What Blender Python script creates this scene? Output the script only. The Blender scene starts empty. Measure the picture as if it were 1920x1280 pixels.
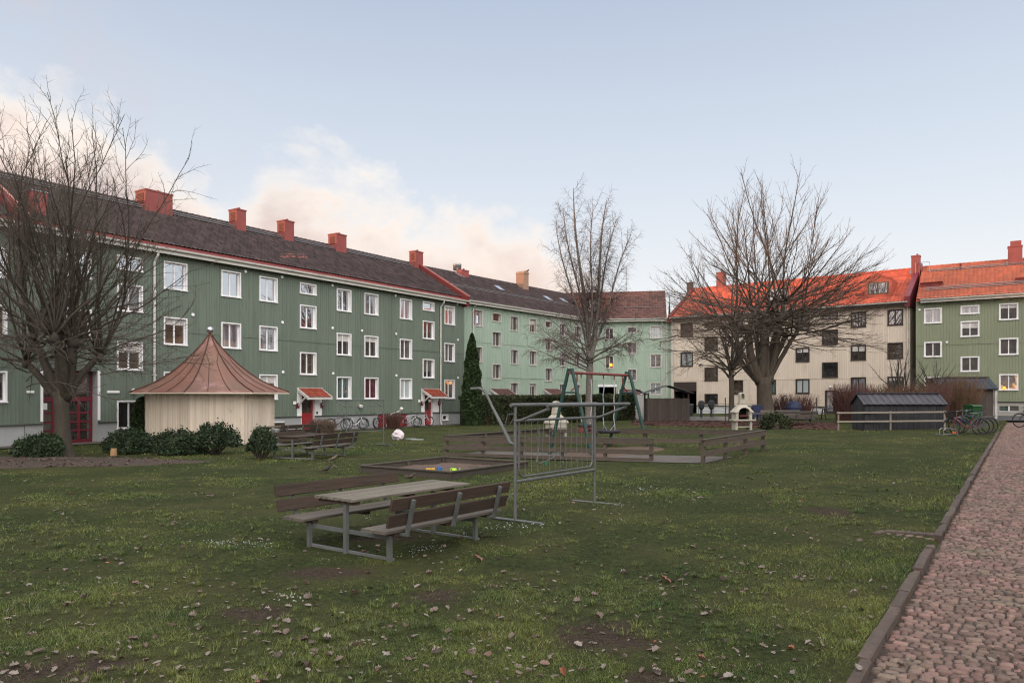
import bpy, math, random
import numpy as np
from math import sin, cos, pi, sqrt, radians, atan2
from mathutils import Vector, Matrix
random.seed(7)
rng = np.random.default_rng(11)
sc = bpy.context.scene
COL = sc.collection
H = 2.1
F = 1400.0
HY = 742.0

# ------------------------------------------------------------------ terrain
UP = (0.5679, 0.8231)      # direction of the cobbled path
VP = (0.8231, -0.5679)
K0 = (2.5, 5.46)

def g(x, y):
    xs = 0.5 * (x + sqrt(x * x + 4.0)) - 0.35
    t = max(0.001, 0.028 * xs)
    return (t ** -4 + 0.65 ** -4) ** -0.25

def wpath(x, y):
    return (x - K0[0]) * VP[0] + (y - K0[1]) * VP[1]

def upath(x, y):
    return (x - K0[0]) * UP[0] + (y - K0[1]) * UP[1]

def gp(px, py, up=0.0):
    """the point of the lawn seen at a place of the survey photograph"""
    z = 0.0
    for _ in range(12):
        Y = (H - z) * F / (py - HY)
        X = (px - 960) / F * Y
        z = g(X, Y) + up
    return Vector((X, Y, z))

def at(px, Y):
    X = (px - 960) / F * Y
    return Vector((X, Y, g(X, Y)))

# ------------------------------------------------------------------ materials
def node(nt, typ, **kw):
    n = nt.nodes.new(typ)
    for k, v in kw.items():
        if k.startswith('i_'):
            n.inputs[k[2:]].default_value = v
        else:
            setattr(n, k, v)
    return n

def noise(nt, vec, scale, detail=4, rough=0.6, dist=0.0, mapscale=None):
    if mapscale:
        mp = nt.nodes.new('ShaderNodeMapping')
        mp.inputs['Scale'].default_value = mapscale
        nt.links.new(vec, mp.inputs[0]); vec = mp.outputs[0]
    n = nt.nodes.new('ShaderNodeTexNoise')
    n.inputs['Scale'].default_value = scale
    n.inputs['Detail'].default_value = detail
    n.inputs['Roughness'].default_value = rough
    n.inputs['Distortion'].default_value = dist
    nt.links.new(vec, n.inputs['Vector'])
    return n.outputs['Fac']

def ramp(nt, fac, stops):
    r = nt.nodes.new('ShaderNodeValToRGB')
    e = r.color_ramp.elements
    while len(e) < len(stops):
        e.new(0.5)
    for i, (p, c) in enumerate(stops):
        e[i].position = p
        if not hasattr(c, '__len__'):
            c = (c, c, c)
        e[i].color = (c[0], c[1], c[2], 1)
    nt.links.new(fac, r.inputs[0])
    return r.outputs[0]

def mixc(nt, fac, a, b, mode='MIX'):
    m = nt.nodes.new('ShaderNodeMix')
    m.data_type = 'RGBA'; m.blend_type = mode
    for s, v in ((0, fac), (6, a), (7, b)):
        if hasattr(v, 'links') or hasattr(v, 'is_linked'):
            nt.links.new(v, m.inputs[s])
        elif s == 0:
            m.inputs[0].default_value = v
        else:
            m.inputs[s].default_value = (v[0], v[1], v[2], 1)
    return m.outputs[2]

def math_(nt, op, a, b=None, c=None, clamp=False):
    m = nt.nodes.new('ShaderNodeMath'); m.operation = op; m.use_clamp = clamp
    for i, v in enumerate((a, b, c)):
        if v is None: continue
        if hasattr(v, 'is_linked'): nt.links.new(v, m.inputs[i])
        else: m.inputs[i].default_value = v
    return m.outputs[0]

def newmat(name):
    m = bpy.data.materials.new(name); m.use_nodes = True
    nt = m.node_tree; nt.nodes.clear()
    out = nt.nodes.new('ShaderNodeOutputMaterial')
    b = nt.nodes.new('ShaderNodeBsdfPrincipled')
    nt.links.new(b.outputs[0], out.inputs[0])
    tc = nt.nodes.new('ShaderNodeTexCoord')
    return m, nt, b, tc.outputs['Object'], out

def bump(nt, b, h, strength, dist=0.02):
    bp = nt.nodes.new('ShaderNodeBump')
    bp.inputs['Strength'].default_value = strength
    bp.inputs['Distance'].default_value = dist
    nt.links.new(h, bp.inputs['Height'])
    nt.links.new(bp.outputs[0], b.inputs['Normal'])

MATS = {}
def M(name, c1, c2=None, scale=3.0, rough=0.75, bmp=0.0, bscale=40.0, metal=0.0, stretch=None, attr=0.0, spec=0.4,
      stain=None, stain_scale=1.0, stain_pos=(0.55, 0.75), attr_col=None):
    if name in MATS: return MATS[name]
    m, nt, b, co, _ = newmat(name)
    c2 = c2 or tuple(x * 0.8 for x in c1)
    f = noise(nt, co, scale, 5, 0.6, 0.2, stretch)
    col = mixc(nt, ramp(nt, f, [(0.3, 0.0), (0.7, 1.0)]), c1, c2)
    if stain:
        s = noise(nt, co, stain_scale, 6, 0.7, 0.4, stretch)
        col = mixc(nt, ramp(nt, s, [(stain_pos[0], 0.0), (stain_pos[1], 1.0)]), col, stain)
    if attr:
        a = nt.nodes.new('ShaderNodeAttribute'); a.attribute_name = 'rnd'
        if attr_col:
            col = mixc(nt, math_(nt, 'MULTIPLY', a.outputs['Fac'], attr), col, attr_col)
        else:
            k = math_(nt, 'MULTIPLY_ADD', a.outputs['Fac'], attr * 2, 1 - attr)
            hs = nt.nodes.new('ShaderNodeHueSaturation')
            nt.links.new(k, hs.inputs['Value']); nt.links.new(col, hs.inputs['Color'])
            col = hs.outputs[0]
    nt.links.new(col, b.inputs['Base Color'])
    b.inputs['Roughness'].default_value = rough
    b.inputs['Metallic'].default_value = metal
    b.inputs['Specular IOR Level'].default_value = spec
    if bmp:
        bump(nt, b, noise(nt, co, bscale, 5, 0.65, 0, stretch), bmp)
    MATS[name] = m
    return m

def wood(name, c1, c2, stretch=(1, 12, 12), scale=4, moss=None, rough=0.85):
    return M(name, c1, c2, scale=scale, rough=rough, bmp=0.5, bscale=14, stretch=stretch,
             stain=moss, stain_scale=1.6, attr=0.18)

def glass(name, c1, c2, refl=0.35, stretch=(1, 1, 1), scale=2.0, emit=None):
    m, nt, b, co, out = newmat(name)
    f = noise(nt, co, scale, 3, 0.5, 0.5, stretch)
    col = mixc(nt, ramp(nt, f, [(0.4, 0.0), (0.6, 1.0)]), c1, c2)
    nt.links.new(col, b.inputs['Base Color'])
    b.inputs['Roughness'].default_value = 0.5
    b.inputs['Specular IOR Level'].default_value = 0.1
    if emit:
        vz = nt.nodes.new('ShaderNodeTexNoise'); vz.inputs['Scale'].default_value = 1.3
        nt.links.new(co, vz.inputs['Vector'])
        nt.links.new(ramp(nt, vz.outputs['Fac'], [(0.5, 0.0), (0.62, 1.0)]), b.inputs['Emission Strength'])
        b.inputs['Emission Color'].default_value = (emit[0], emit[1], emit[2], 1)
    gl = nt.nodes.new('ShaderNodeBsdfGlossy'); gl.inputs['Roughness'].default_value = 0.015
    gl.inputs['Color'].default_value = (0.92, 0.96, 1, 1)
    bp = nt.nodes.new('ShaderNodeBump'); bp.inputs['Strength'].default_value = 0.05; bp.inputs['Distance'].default_value = 0.02
    nt.links.new(noise(nt, co, 1.7, 1, 0.4), bp.inputs['Height']); nt.links.new(bp.outputs[0], gl.inputs['Normal'])
    fr = nt.nodes.new('ShaderNodeLayerWeight'); fr.inputs['Blend'].default_value = 0.32
    k = math_(nt, 'MAXIMUM', math_(nt, 'MULTIPLY_ADD', fr.outputs['Fresnel'], 0.8 if refl > 0.1 else 0.3, refl - 0.08), refl, clamp=True)
    mx = nt.nodes.new('ShaderNodeMixShader')
    nt.links.new(k, mx.inputs[0]); nt.links.new(b.outputs[0], mx.inputs[1]); nt.links.new(gl.outputs[0], mx.inputs[2])
    nt.links.new(mx.outputs[0], out.inputs[0])
    MATS[name] = m
    return m

def emis(name, c, s):
    m, nt, b, co, out = newmat(name)
    b.inputs['Base Color'].default_value = (c[0], c[1], c[2], 1)
    b.inputs['Emission Color'].default_value = (c[0], c[1], c[2], 1)
    b.inputs['Emission Strength'].default_value = s
    MATS[name] = m
    return m

# ------------------------------------------------------------------ mesh builder
class MB:
    def __init__(s):
        s.v = []; s.f = []; s.a = []
    def add(s, vs, fs, r=None):
        n = len(s.v)
        s.v.extend([tuple(p) for p in vs])
        s.f.extend([tuple(i + n for i in f) for f in fs])
        if r is None: r = random.random()
        s.a.extend([r] * len(fs))
        return s
    def box(s, x0, x1, y0, y1, z0, z1, r=None):
        vs = [(x0,y0,z0),(x1,y0,z0),(x1,y1,z0),(x0,y1,z0),(x0,y0,z1),(x1,y0,z1),(x1,y1,z1),(x0,y1,z1)]
        return s.add(vs, [(0,3,2,1),(4,5,6,7),(0,1,5,4),(1,2,6,5),(2,3,7,6),(3,0,4,7)], r)
    def bar(s, p, q, w, h, upv=(0,0,1), r=None, bev=0.0):
        p = Vector(p); q = Vector(q); d = (q - p).normalized(); u = Vector(upv)
        if abs(d.dot(u)) > 0.98: u = Vector((1,0,0))
        sd = d.cross(u).normalized(); u = sd.cross(d).normalized()
        if bev:
            w2, h2, c = w/2, h/2, bev
            prof = [(-w2+c,-h2),(w2-c,-h2),(w2,-h2+c),(w2,h2-c),(w2-c,h2),(-w2+c,h2),(-w2,h2-c),(-w2,-h2+c)]
        else:
            prof = [(-w/2,-h/2),(w/2,-h/2),(w/2,h/2),(-w/2,h/2)]
        n = len(prof)
        vs = [p + sd*a + u*b for a, b in prof] + [q + sd*a + u*b for a, b in prof]
        fs = [(i, (i+1)%n, n+(i+1)%n, n+i) for i in range(n)] + [tuple(range(n))[::-1], tuple(range(n, 2*n))]
        return s.add(vs, fs, r)
    def tube(s, pts, rad, n=8, caps=True, r=None):
        pts = [Vector(p) for p in pts]
        if not hasattr(rad, '__len__'): rad = [rad] * len(pts)
        vs = []; fs = []
        ref = Vector((0.13, 0.27, 0.95)).normalized()
        m = len(pts)
        for i, p in enumerate(pts):
            d = pts[min(i+1, m-1)] - pts[max(i-1, 0)]
            if d.length < 1e-9: d = Vector((0,0,1))
            d.normalize()
            if abs(d.dot(ref)) > 0.97: ref = Vector((0.9, 0.4, 0.1)).normalized()
            a = d.cross(ref).normalized(); b = d.cross(a)
            ref = a.cross(d).normalized() if abs(a.cross(d).dot(d)) < 0.5 else ref
            for k in range(n):
                t = 2*pi*k/n
                vs.append(p + (a*cos(t) + b*sin(t)) * rad[i])
        for i in range(m-1):
            for k in range(n):
                fs.append((i*n+k, i*n+(k+1)%n, (i+1)*n+(k+1)%n, (i+1)*n+k))
        if caps:
            fs.append(tuple(range(n))[::-1]); fs.append(tuple(range((m-1)*n, m*n)))
        return s.add(vs, fs, r)
    def lathe(s, c, prof, n=16, r=None):
        """prof: (radius, z) list"""
        vs = []; fs = []
        for (ra, z) in prof:
            for k in range(n):
                t = 2*pi*k/n
                vs.append((c[0] + ra*cos(t), c[1] + ra*sin(t), c[2] + z))
        for i in range(len(prof)-1):
            for k in range(n):
                fs.append((i*n+k, i*n+(k+1)%n, (i+1)*n+(k+1)%n, (i+1)*n+k))
        fs.append(tuple(range(n))[::-1]); fs.append(tuple(range((len(prof)-1)*n, len(prof)*n)))
        return s.add(vs, fs, r)
    def ring(s, c, ax, R, r_, n=24, m=6):
        c = Vector(c); ax = Vector(ax).normalized()
        a = ax.orthogonal().normalized(); b = ax.cross(a)
        pts = [c + (a*cos(2*pi*i/n) + b*sin(2*pi*i/n))*R for i in range(n)]
        vs = []; fs = []
        for i in range(n):
            o = (pts[i] - c).normalized()
            for k in range(m):
                t = 2*pi*k/m
                vs.append(pts[i] + (o*cos(t) + ax*sin(t))*r_)
        for i in range(n):
            j = (i+1) % n
            for k in range(m):
                fs.append((i*m+k, j*m+k, j*m+(k+1)%m, i*m+(k+1)%m))
        return s.add(vs, fs)
    def extr(s, poly, axis, a0, a1, r=None):
        """poly of 2d points extruded along axis ('x','y','z') from a0 to a1"""
        n = len(poly)
        def P(p, a):
            if axis == 'x': return (a, p[0], p[1])
            if axis == 'y': return (p[0], a, p[1])
            return (p[0], p[1], a)
        vs = [P(p, a0) for p in poly] + [P(p, a1) for p in poly]
        fs = [(i, (i+1)%n, n+(i+1)%n, n+i) for i in range(n)] + [tuple(range(n))[::-1], tuple(range(n, 2*n))]
        return s.add(vs, fs, r)
    def build(s, name, mat=None, parent=None, smooth=False):
        return mesh_obj(name, s.v, s.f, mat, parent, smooth, s.a)

def mesh_obj(name, v, f, mat=None, parent=None, smooth=False, a=None):
    me = bpy.data.meshes.new(name)
    me.from_pydata([tuple(p) for p in v], [], f)
    if a is not None and len(a) == len(me.polygons):
        at_ = me.attributes.new('rnd', 'FLOAT', 'FACE')
        at_.data.foreach_set('value', np.array(a, dtype=np.float32))
    return finish(me, name, mat, parent, smooth)

def finish(me, name, mat, parent, smooth):
    if mat:
        for m in (mat if isinstance(mat, (list, tuple)) else [mat]): me.materials.append(m)
    me.update()
    if smooth:
        me.polygons.foreach_set('use_smooth', np.ones(len(me.polygons), dtype=bool))
    o = bpy.data.objects.new(name, me); COL.objects.link(o)
    if parent: o.parent = parent
    return o

def np_mesh(name, V, Fc, mat, parent=None, a=None, smooth=False):
    """fast mesh from numpy arrays: V (n,3), Fc (m,k)"""
    me = bpy.data.meshes.new(name)
    m, k = Fc.shape
    me.vertices.add(len(V)); me.vertices.foreach_set('co', V.astype(np.float32).ravel())
    me.loops.add(m*k); me.loops.foreach_set('vertex_index', Fc.astype(np.int32).ravel())
    me.polygons.add(m)
    me.polygons.foreach_set('loop_start', np.arange(0, m*k, k, dtype=np.int32))
    me.update(calc_edges=True)
    if a is not None:
        at_ = me.attributes.new('rnd', 'FLOAT', 'FACE')
        at_.data.foreach_set('value', a.astype(np.float32))
    me.validate()
    return finish(me, name, mat, parent, smooth)

def tag(o, label=None, cat=None, group=None, kind=None):
    if label: o['label'] = label
    if cat: o['category'] = cat
    if group: o['group'] = group
    if kind: o['kind'] = kind
    return o

def empty(name, loc, rz=0.0, label=None, cat=None, group=None):
    o = bpy.data.objects.new(name, None); COL.objects.link(o)
    o.location = loc; o.rotation_euler = (0, 0, rz)
    o.empty_display_size = 0.3
    return tag(o, label, cat, group)

def copy_tree(o, parent=None):
    c = o.copy(); COL.objects.link(c); c.parent = parent
    for ch in list(KIDS(o)): copy_tree(ch, c)
    return c
def KIDS(o):
    return [x for x in bpy.data.objects if x.parent == o]

# ------------------------------------------------------------------ material set
wt = M('white_paint', (0.80,0.81,0.82), (0.72,0.73,0.74), scale=2, rough=0.5, stain=(0.42,0.41,0.38), stain_scale=1.5, stain_pos=(0.62,0.85))
M('gutter_paint', (0.58,0.58,0.54), (0.50,0.50,0.46), scale=1, rough=0.5, stain=(0.33,0.33,0.29), stain_scale=2)
M('old_white', (0.55,0.54,0.52), (0.44,0.43,0.41), scale=2, rough=0.6, stain=(0.3,0.28,0.25), stain_scale=2)
M('dark_green_cladding', (0.136,0.172,0.138), (0.112,0.145,0.115), scale=0.8, rough=0.6, stain=(0.088,0.118,0.090), stain_scale=2.2, stain_pos=(0.52,0.80), stretch=(1,1,0.16), attr=0.16, bmp=0.05, bscale=60)
M('pale_green_cladding', (0.315,0.41,0.335), (0.285,0.375,0.305), scale=0.8, rough=0.65, stretch=(1,1,0.25), stain=(0.25,0.325,0.265), stain_scale=0.9, attr=0.05)
M('mid_green_cladding', (0.225,0.255,0.170), (0.19,0.22,0.145), scale=0.4, rough=0.6, attr=0.07)
M('beige_cladding', (0.60,0.53,0.445), (0.54,0.47,0.39), scale=0.9, rough=0.7, stain=(0.40,0.335,0.265), stain_scale=1.1, stretch=(1,1,0.25), attr=0.06)
M('grey_plinth', (0.33,0.35,0.355), (0.27,0.285,0.285), scale=0.8, rough=0.85, bmp=0.25, bscale=50, stain=(0.19,0.19,0.165), stain_scale=1.0, stain_pos=(0.56,0.85))
M('white_plinth', (0.52,0.54,0.56), (0.42,0.43,0.44), scale=0.8, rough=0.85, bmp=0.2, bscale=50, stain=(0.26,0.26,0.24), stain_scale=1.2)
M('beige_plinth', (0.36,0.35,0.315), (0.30,0.29,0.26), scale=0.8, rough=0.85, bmp=0.2, stain=(0.2,0.19,0.16))
M('dark_trim', (0.030,0.033,0.030), (0.05,0.055,0.045), rough=0.6)
M('red_metal', (0.15,0.030,0.026), (0.11,0.023,0.021), scale=2.5, rough=0.65, spec=0.2, stain=(0.19,0.03,0.025), stain_scale=5, stain_pos=(0.5,0.8), attr=0.08)
M('chimney_red', (0.24,0.058,0.050), (0.185,0.045,0.040), scale=1.5, rough=0.6, stain=(0.22,0.035,0.03), stain_scale=4, attr=0.05)
M('pale_red_metal', (0.50,0.20,0.15), (0.42,0.15,0.12), scale=3, rough=0.5)
M('dark_tiles', (0.056,0.037,0.037), (0.036,0.025,0.026), scale=1.1, rough=0.7, attr=0.42, stain=(0.085,0.075,0.04), stain_scale=1.6, stain_pos=(0.6,0.8))
M('brown_tiles', (0.115,0.052,0.042), (0.075,0.036,0.032), scale=1.1, rough=0.72, attr=0.38, stain=(0.06,0.045,0.035), stain_scale=1.0)
M('orange_tiles', (0.47,0.088,0.044), (0.36,0.068,0.036), scale=0.9, rough=0.62, attr=0.22, stain=(0.36,0.06,0.03), stain_scale=1.3)
M('canopy_tiles', (0.27,0.065,0.040), (0.20,0.05,0.033), rough=0.8, attr=0.2, spec=0.15)
M('faded_tiles', (0.36,0.098,0.052), (0.29,0.078,0.045), scale=0.9, rough=0.68, attr=0.14, stain=(0.22,0.085,0.045), stain_scale=0.8)
M('galvanised', (0.32,0.33,0.34), (0.24,0.25,0.26), scale=6, rough=0.42, metal=0.7, bmp=0.06)
M('rack_steel', (0.135,0.145,0.145), (0.095,0.10,0.10), scale=7, rough=0.5, metal=0.25, stain=(0.07,0.072,0.06), stain_scale=9)
M('dark_galvanised', (0.12,0.132,0.13), (0.085,0.092,0.09), scale=6, rough=0.6, metal=0.2, stain=(0.10,0.11,0.085), stain_scale=5)
M('brown_wood_paint', (0.045,0.032,0.028), (0.03,0.022,0.02), rough=0.6)
M('door_red', (0.30,0.028,0.030), (0.24,0.022,0.026), rough=0.45)
M('wine_red', (0.135,0.018,0.028), (0.10,0.014,0.022), rough=0.45)
M('interior_dark', (0.012,0.011,0.010), (0.02,0.017,0.014), rough=0.9)
glass('pane_dark', (0.018,0.018,0.017), (0.05,0.043,0.036), 0.17)
glass('pane_brown', (0.040,0.030,0.022), (0.075,0.055,0.038), 0.16)
glass('pane_sky', (0.03,0.03,0.035), (0.08,0.08,0.09), 0.62)
glass('pane_murk', (0.045,0.038,0.032), (0.02,0.018,0.017), 0.05)
glass('pane_black', (0.008,0.008,0.009), (0.018,0.017,0.016), 0.10)
glass('pane_blind', (0.42,0.47,0.47), (0.34,0.40,0.41), 0.15, (8,8,0.4), 1.0)
glass('pane_pale', (0.30,0.31,0.33), (0.10,0.10,0.11), 0.3, (6,6,0.5), 0.8)
glass('pane_teal', (0.07,0.12,0.12), (0.03,0.05,0.05), 0.18, (7,7,0.3), 1.0)
glass('pane_redcurtain', (0.095,0.012,0.022), (0.03,0.006,0.01), 0.08, (9,9,0.3), 1.2)
glass('pane_lamp', (0.04,0.03,0.025), (0.10,0.07,0.04), 0.12, (1,1,1), 2.0, emit=(1.0,0.42,0.12))
emis('lamp_orange', (1.0,0.30,0.03), 1.6)
emis('lamp_yellow', (1.0,0.5,0.14), 1.1)
M('lamp_white', (0.75,0.74,0.70), rough=0.4)
M('copper_roof', (0.20,0.085,0.062), (0.155,0.095,0.065), scale=0.9, rough=0.45, metal=0.15, stain=(0.34,0.19,0.19), stain_scale=0.5, stain_pos=(0.52,0.66), attr=0.12, bmp=0.08, bscale=5)
M('copper_seam', (0.055,0.022,0.018), (0.09,0.04,0.03), rough=0.5, metal=0.4)
M('kiosk_boards', (0.60,0.53,0.44), (0.53,0.465,0.38), scale=0.9, rough=0.8, stain=(0.24,0.20,0.13), stain_scale=0.75, stain_pos=(0.60,0.80), attr=0.10, bmp=0.08, bscale=25, stretch=(1,1,0.35))
wood('grey_wood', (0.088,0.076,0.062), (0.050,0.043,0.036), moss=(0.085,0.090,0.052))
wood('table_wood', (0.175,0.160,0.132), (0.075,0.067,0.055), moss=(0.15,0.155,0.10), stretch=(14,0.7,14), scale=2.2)
wood('brown_boards', (0.062,0.041,0.029), (0.028,0.020,0.015), moss=(0.050,0.045,0.032), stretch=(14,0.7,14), scale=2.2)
wood('bench_grey', (0.115,0.102,0.088), (0.078,0.068,0.060), moss=(0.11,0.115,0.075), stretch=(14,0.7,14), scale=2.2)
wood('fence_wood', (0.108,0.088,0.068), (0.060,0.049,0.039), moss=(0.085,0.085,0.055))
wood('pale_rail', (0.26,0.24,0.20), (0.20,0.18,0.15), moss=(0.16,0.16,0.12))
wood('shed_boards', (0.095,0.078,0.068), (0.055,0.045,0.042), stretch=(12,12,1), moss=(0.10,0.065,0.05))
wood('dark_shed', (0.038,0.040,0.045), (0.024,0.025,0.028), stretch=(12,12,1))
M('tarred_roof', (0.13,0.135,0.14), (0.09,0.09,0.095), rough=0.8, bmp=0.3, bscale=20)
M('slate_blue_roof', (0.050,0.048,0.060), (0.026,0.026,0.034), rough=0.5, attr=0.3)
M('navy_roof', (0.018,0.024,0.040), (0.012,0.016,0.027), rough=0.5)
M('swing_green', (0.010,0.042,0.040), (0.016,0.055,0.045), rough=0.5)
M('swing_red', (0.20,0.050,0.042), (0.14,0.038,0.034), rough=0.5, stain=(0.40,0.2,0.17), stain_scale=6)
M('rope_green', (0.30,0.36,0.22), rough=0.8)
M('rope_blue', (0.25,0.36,0.44), rough=0.8)
M('rope_pale', (0.42,0.40,0.40), rough=0.8)
M('rubber', (0.018,0.018,0.022), rough=0.7)
M('concrete_pale', (0.42,0.40,0.34), (0.33,0.31,0.26), scale=5, rough=0.9, bmp=0.3, bscale=60, stain=(0.20,0.185,0.14), stain_scale=4, stain_pos=(0.55,0.8))
M('soot', (0.012,0.011,0.010), rough=1)
M('grill_red', (0.10,0.03,0.02), rough=0.8)
M('bark_dark', (0.060,0.050,0.038), (0.035,0.030,0.024), scale=5, rough=0.95, bmp=0.9, bscale=12, stretch=(3,3,0.7), stain=(0.062,0.068,0.032), stain_scale=2.5)
M('twig_dark', (0.085,0.070,0.055), (0.055,0.046,0.038), scale=3, rough=0.9)
M('bark_brown', (0.105,0.085,0.066), (0.055,0.046,0.038), scale=4, rough=0.95, bmp=0.9, bscale=9, stretch=(3,3,0.6), stain=(0.065,0.075,0.035), stain_scale=1.3)
M('twig_brown', (0.120,0.086,0.070), (0.080,0.060,0.050), scale=3, rough=0.9)
M('bark_birch', (0.19,0.175,0.155), (0.07,0.062,0.055), scale=6, rough=0.9, bmp=0.4, stretch=(1,1,3), stain=(0.035,0.03,0.028), stain_scale=3)
M('twig_birch', (0.088,0.060,0.053), (0.058,0.043,0.040), scale=3, rough=0.9)
M('yew_leaf', (0.014,0.030,0.013), (0.026,0.046,0.017), scale=3, rough=0.8, attr=0.45)
M('hedge_leaf', (0.020,0.034,0.012), (0.040,0.050,0.018), scale=1.2, rough=0.85, attr=0.45, stain=(0.055,0.040,0.020), stain_scale=1.0, stain_pos=(0.52,0.7))
M('thuja_leaf', (0.014,0.034,0.010), (0.026,0.050,0.012), scale=1.5, rough=0.85, attr=0.45)
M('stem_brown', (0.11,0.052,0.036), (0.07,0.036,0.028), scale=3, rough=0.9, attr=0.3)
M('stem_red', (0.115,0.055,0.045), (0.08,0.038,0.034), scale=3, rough=0.9, attr=0.3)
M('stem_grey', (0.14,0.10,0.072), (0.09,0.066,0.050), scale=3, rough=0.9, attr=0.3)
M('stem_straw', (0.155,0.095,0.055), (0.10,0.06,0.040), scale=3, rough=0.9, attr=0.3)
M('asphalt', (0.070,0.072,0.076), (0.05,0.052,0.055), scale=1.2, rough=0.75, bmp=0.3, bscale=120)
M('wet_asphalt', (0.11,0.115,0.12), (0.07,0.072,0.075), scale=0.6, rough=0.35, bmp=0.1, bscale=60)
M('paving', (0.135,0.122,0.112), (0.095,0.085,0.078), scale=0.9, rough=0.8, spec=0.2, bmp=0.2, bscale=40, stain=(0.13,0.095,0.075), stain_scale=0.7, attr=0.14)
M('sett_stone', (0.215,0.132,0.112), (0.130,0.088,0.077), scale=2.6, rough=0.82, bmp=0.8, bscale=60, attr=0.38, stain=(0.135,0.115,0.085), stain_scale=1.3, stain_pos=(0.45,0.7))
M('sett_joint', (0.040,0.032,0.027), (0.065,0.050,0.040), scale=6, rough=0.95, bmp=0.6, bscale=60)
M('kerb_stone', (0.105,0.078,0.066), (0.062,0.050,0.044), scale=4, rough=0.9, bmp=0.8, bscale=55, attr=0.18, stain=(0.070,0.070,0.045), stain_scale=5)
M('mulch', (0.080,0.030,0.021), (0.042,0.020,0.015), scale=9, rough=0.95, bmp=1.0, bscale=25, attr=0.2)
M('leaf_bed', (0.060,0.042,0.032), (0.035,0.026,0.021), scale=7, rough=0.95, bmp=1.0, bscale=20)
M('sand_soil', (0.115,0.078,0.055), (0.075,0.050,0.036), scale=3, rough=0.95, bmp=0.7, bscale=22)
M('gravel_strip', (0.115,0.095,0.085), (0.075,0.062,0.055), scale=5, rough=0.95, bmp=0.7, bscale=40)
# ------------------------------------------------------------------ buildings
class Bld:
    def __init__(s, name, label, O, d, ze, zr, depth=10.0, zb=0.0, cat='building'):
        l = sqrt(d[0]**2 + d[1]**2)
        s.O = O; s.d = (d[0]/l, d[1]/l); s.n = (-s.d[1], s.d[0]); s.ze = ze; s.zr = zr; s.dep = depth; s.zb = zb
        s.root = empty(name, (O[0], O[1], 0), atan2(s.d[1], s.d[0]), label, cat)
        s.open = []
        s.k = (zr - ze) / (depth/2 + 0.45)
    def sz(s, px, py, off=0.0):
        """survey pixel -> (s, z) on the facade plane (off metres inwards)"""
        k = (px - 960) / F
        ox = s.O[0] + s.n[0]*off; oy = s.O[1] + s.n[1]*off
        t = (k*oy - ox) / (s.d[0] - k*s.d[1])
        Y = oy + t*s.d[1]
        return t, H + (HY - py) * Y / F, Y
    def roof(s, px, py):
        k = Vector(((px-960)/F, 1, (HY-py)/F))
        # plane: z = ze + k*(yl+.45), yl = (P-O).n
        a = s.O[0]*s.n[0] + s.O[1]*s.n[1]
        # H + Y*kz = ze + K*(Y*(kx nx + ny) - a + .45)
        Y = (s.ze - H + s.k*(-a + 0.45)) / (k.z - s.k*(k.x*s.n[0] + s.n[1]))
        P = Vector((k.x*Y, Y, H + k.z*Y))
        q = Vector((P.x - s.O[0], P.y - s.O[1]))
        return q.x*s.d[0] + q.y*s.d[1], q.x*s.n[0] + q.y*s.n[1], P.z, Y
    def rz(s, y):
        return s.ze + s.k*(y + 0.45)

def wall_cells(L0, L1, z0, z1, opens):
    xs = sorted({L0, L1} | {a for o in opens for a in (o[0], o[1]) if L0 < a < L1})
    zs = sorted({z0, z1} | {a for o in opens for a in (o[2], o[3]) if z0 < a < z1})
    out = []
    for i in range(len(xs)-1):
        run = None
        for j in range(len(zs)-1):
            cx = (xs[i]+xs[i+1])/2; cz = (zs[j]+zs[j+1])/2
            inside = any(o[0] < cx < o[1] and o[2] < cz < o[3] for o in opens)
            if not inside:
                if run: run[3] = zs[j+1]
                else: run = [xs[i], xs[i+1], zs[j], zs[j+1]]
            else:
                if run: out.append(run); run = None
        if run: out.append(run)
    return out

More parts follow.
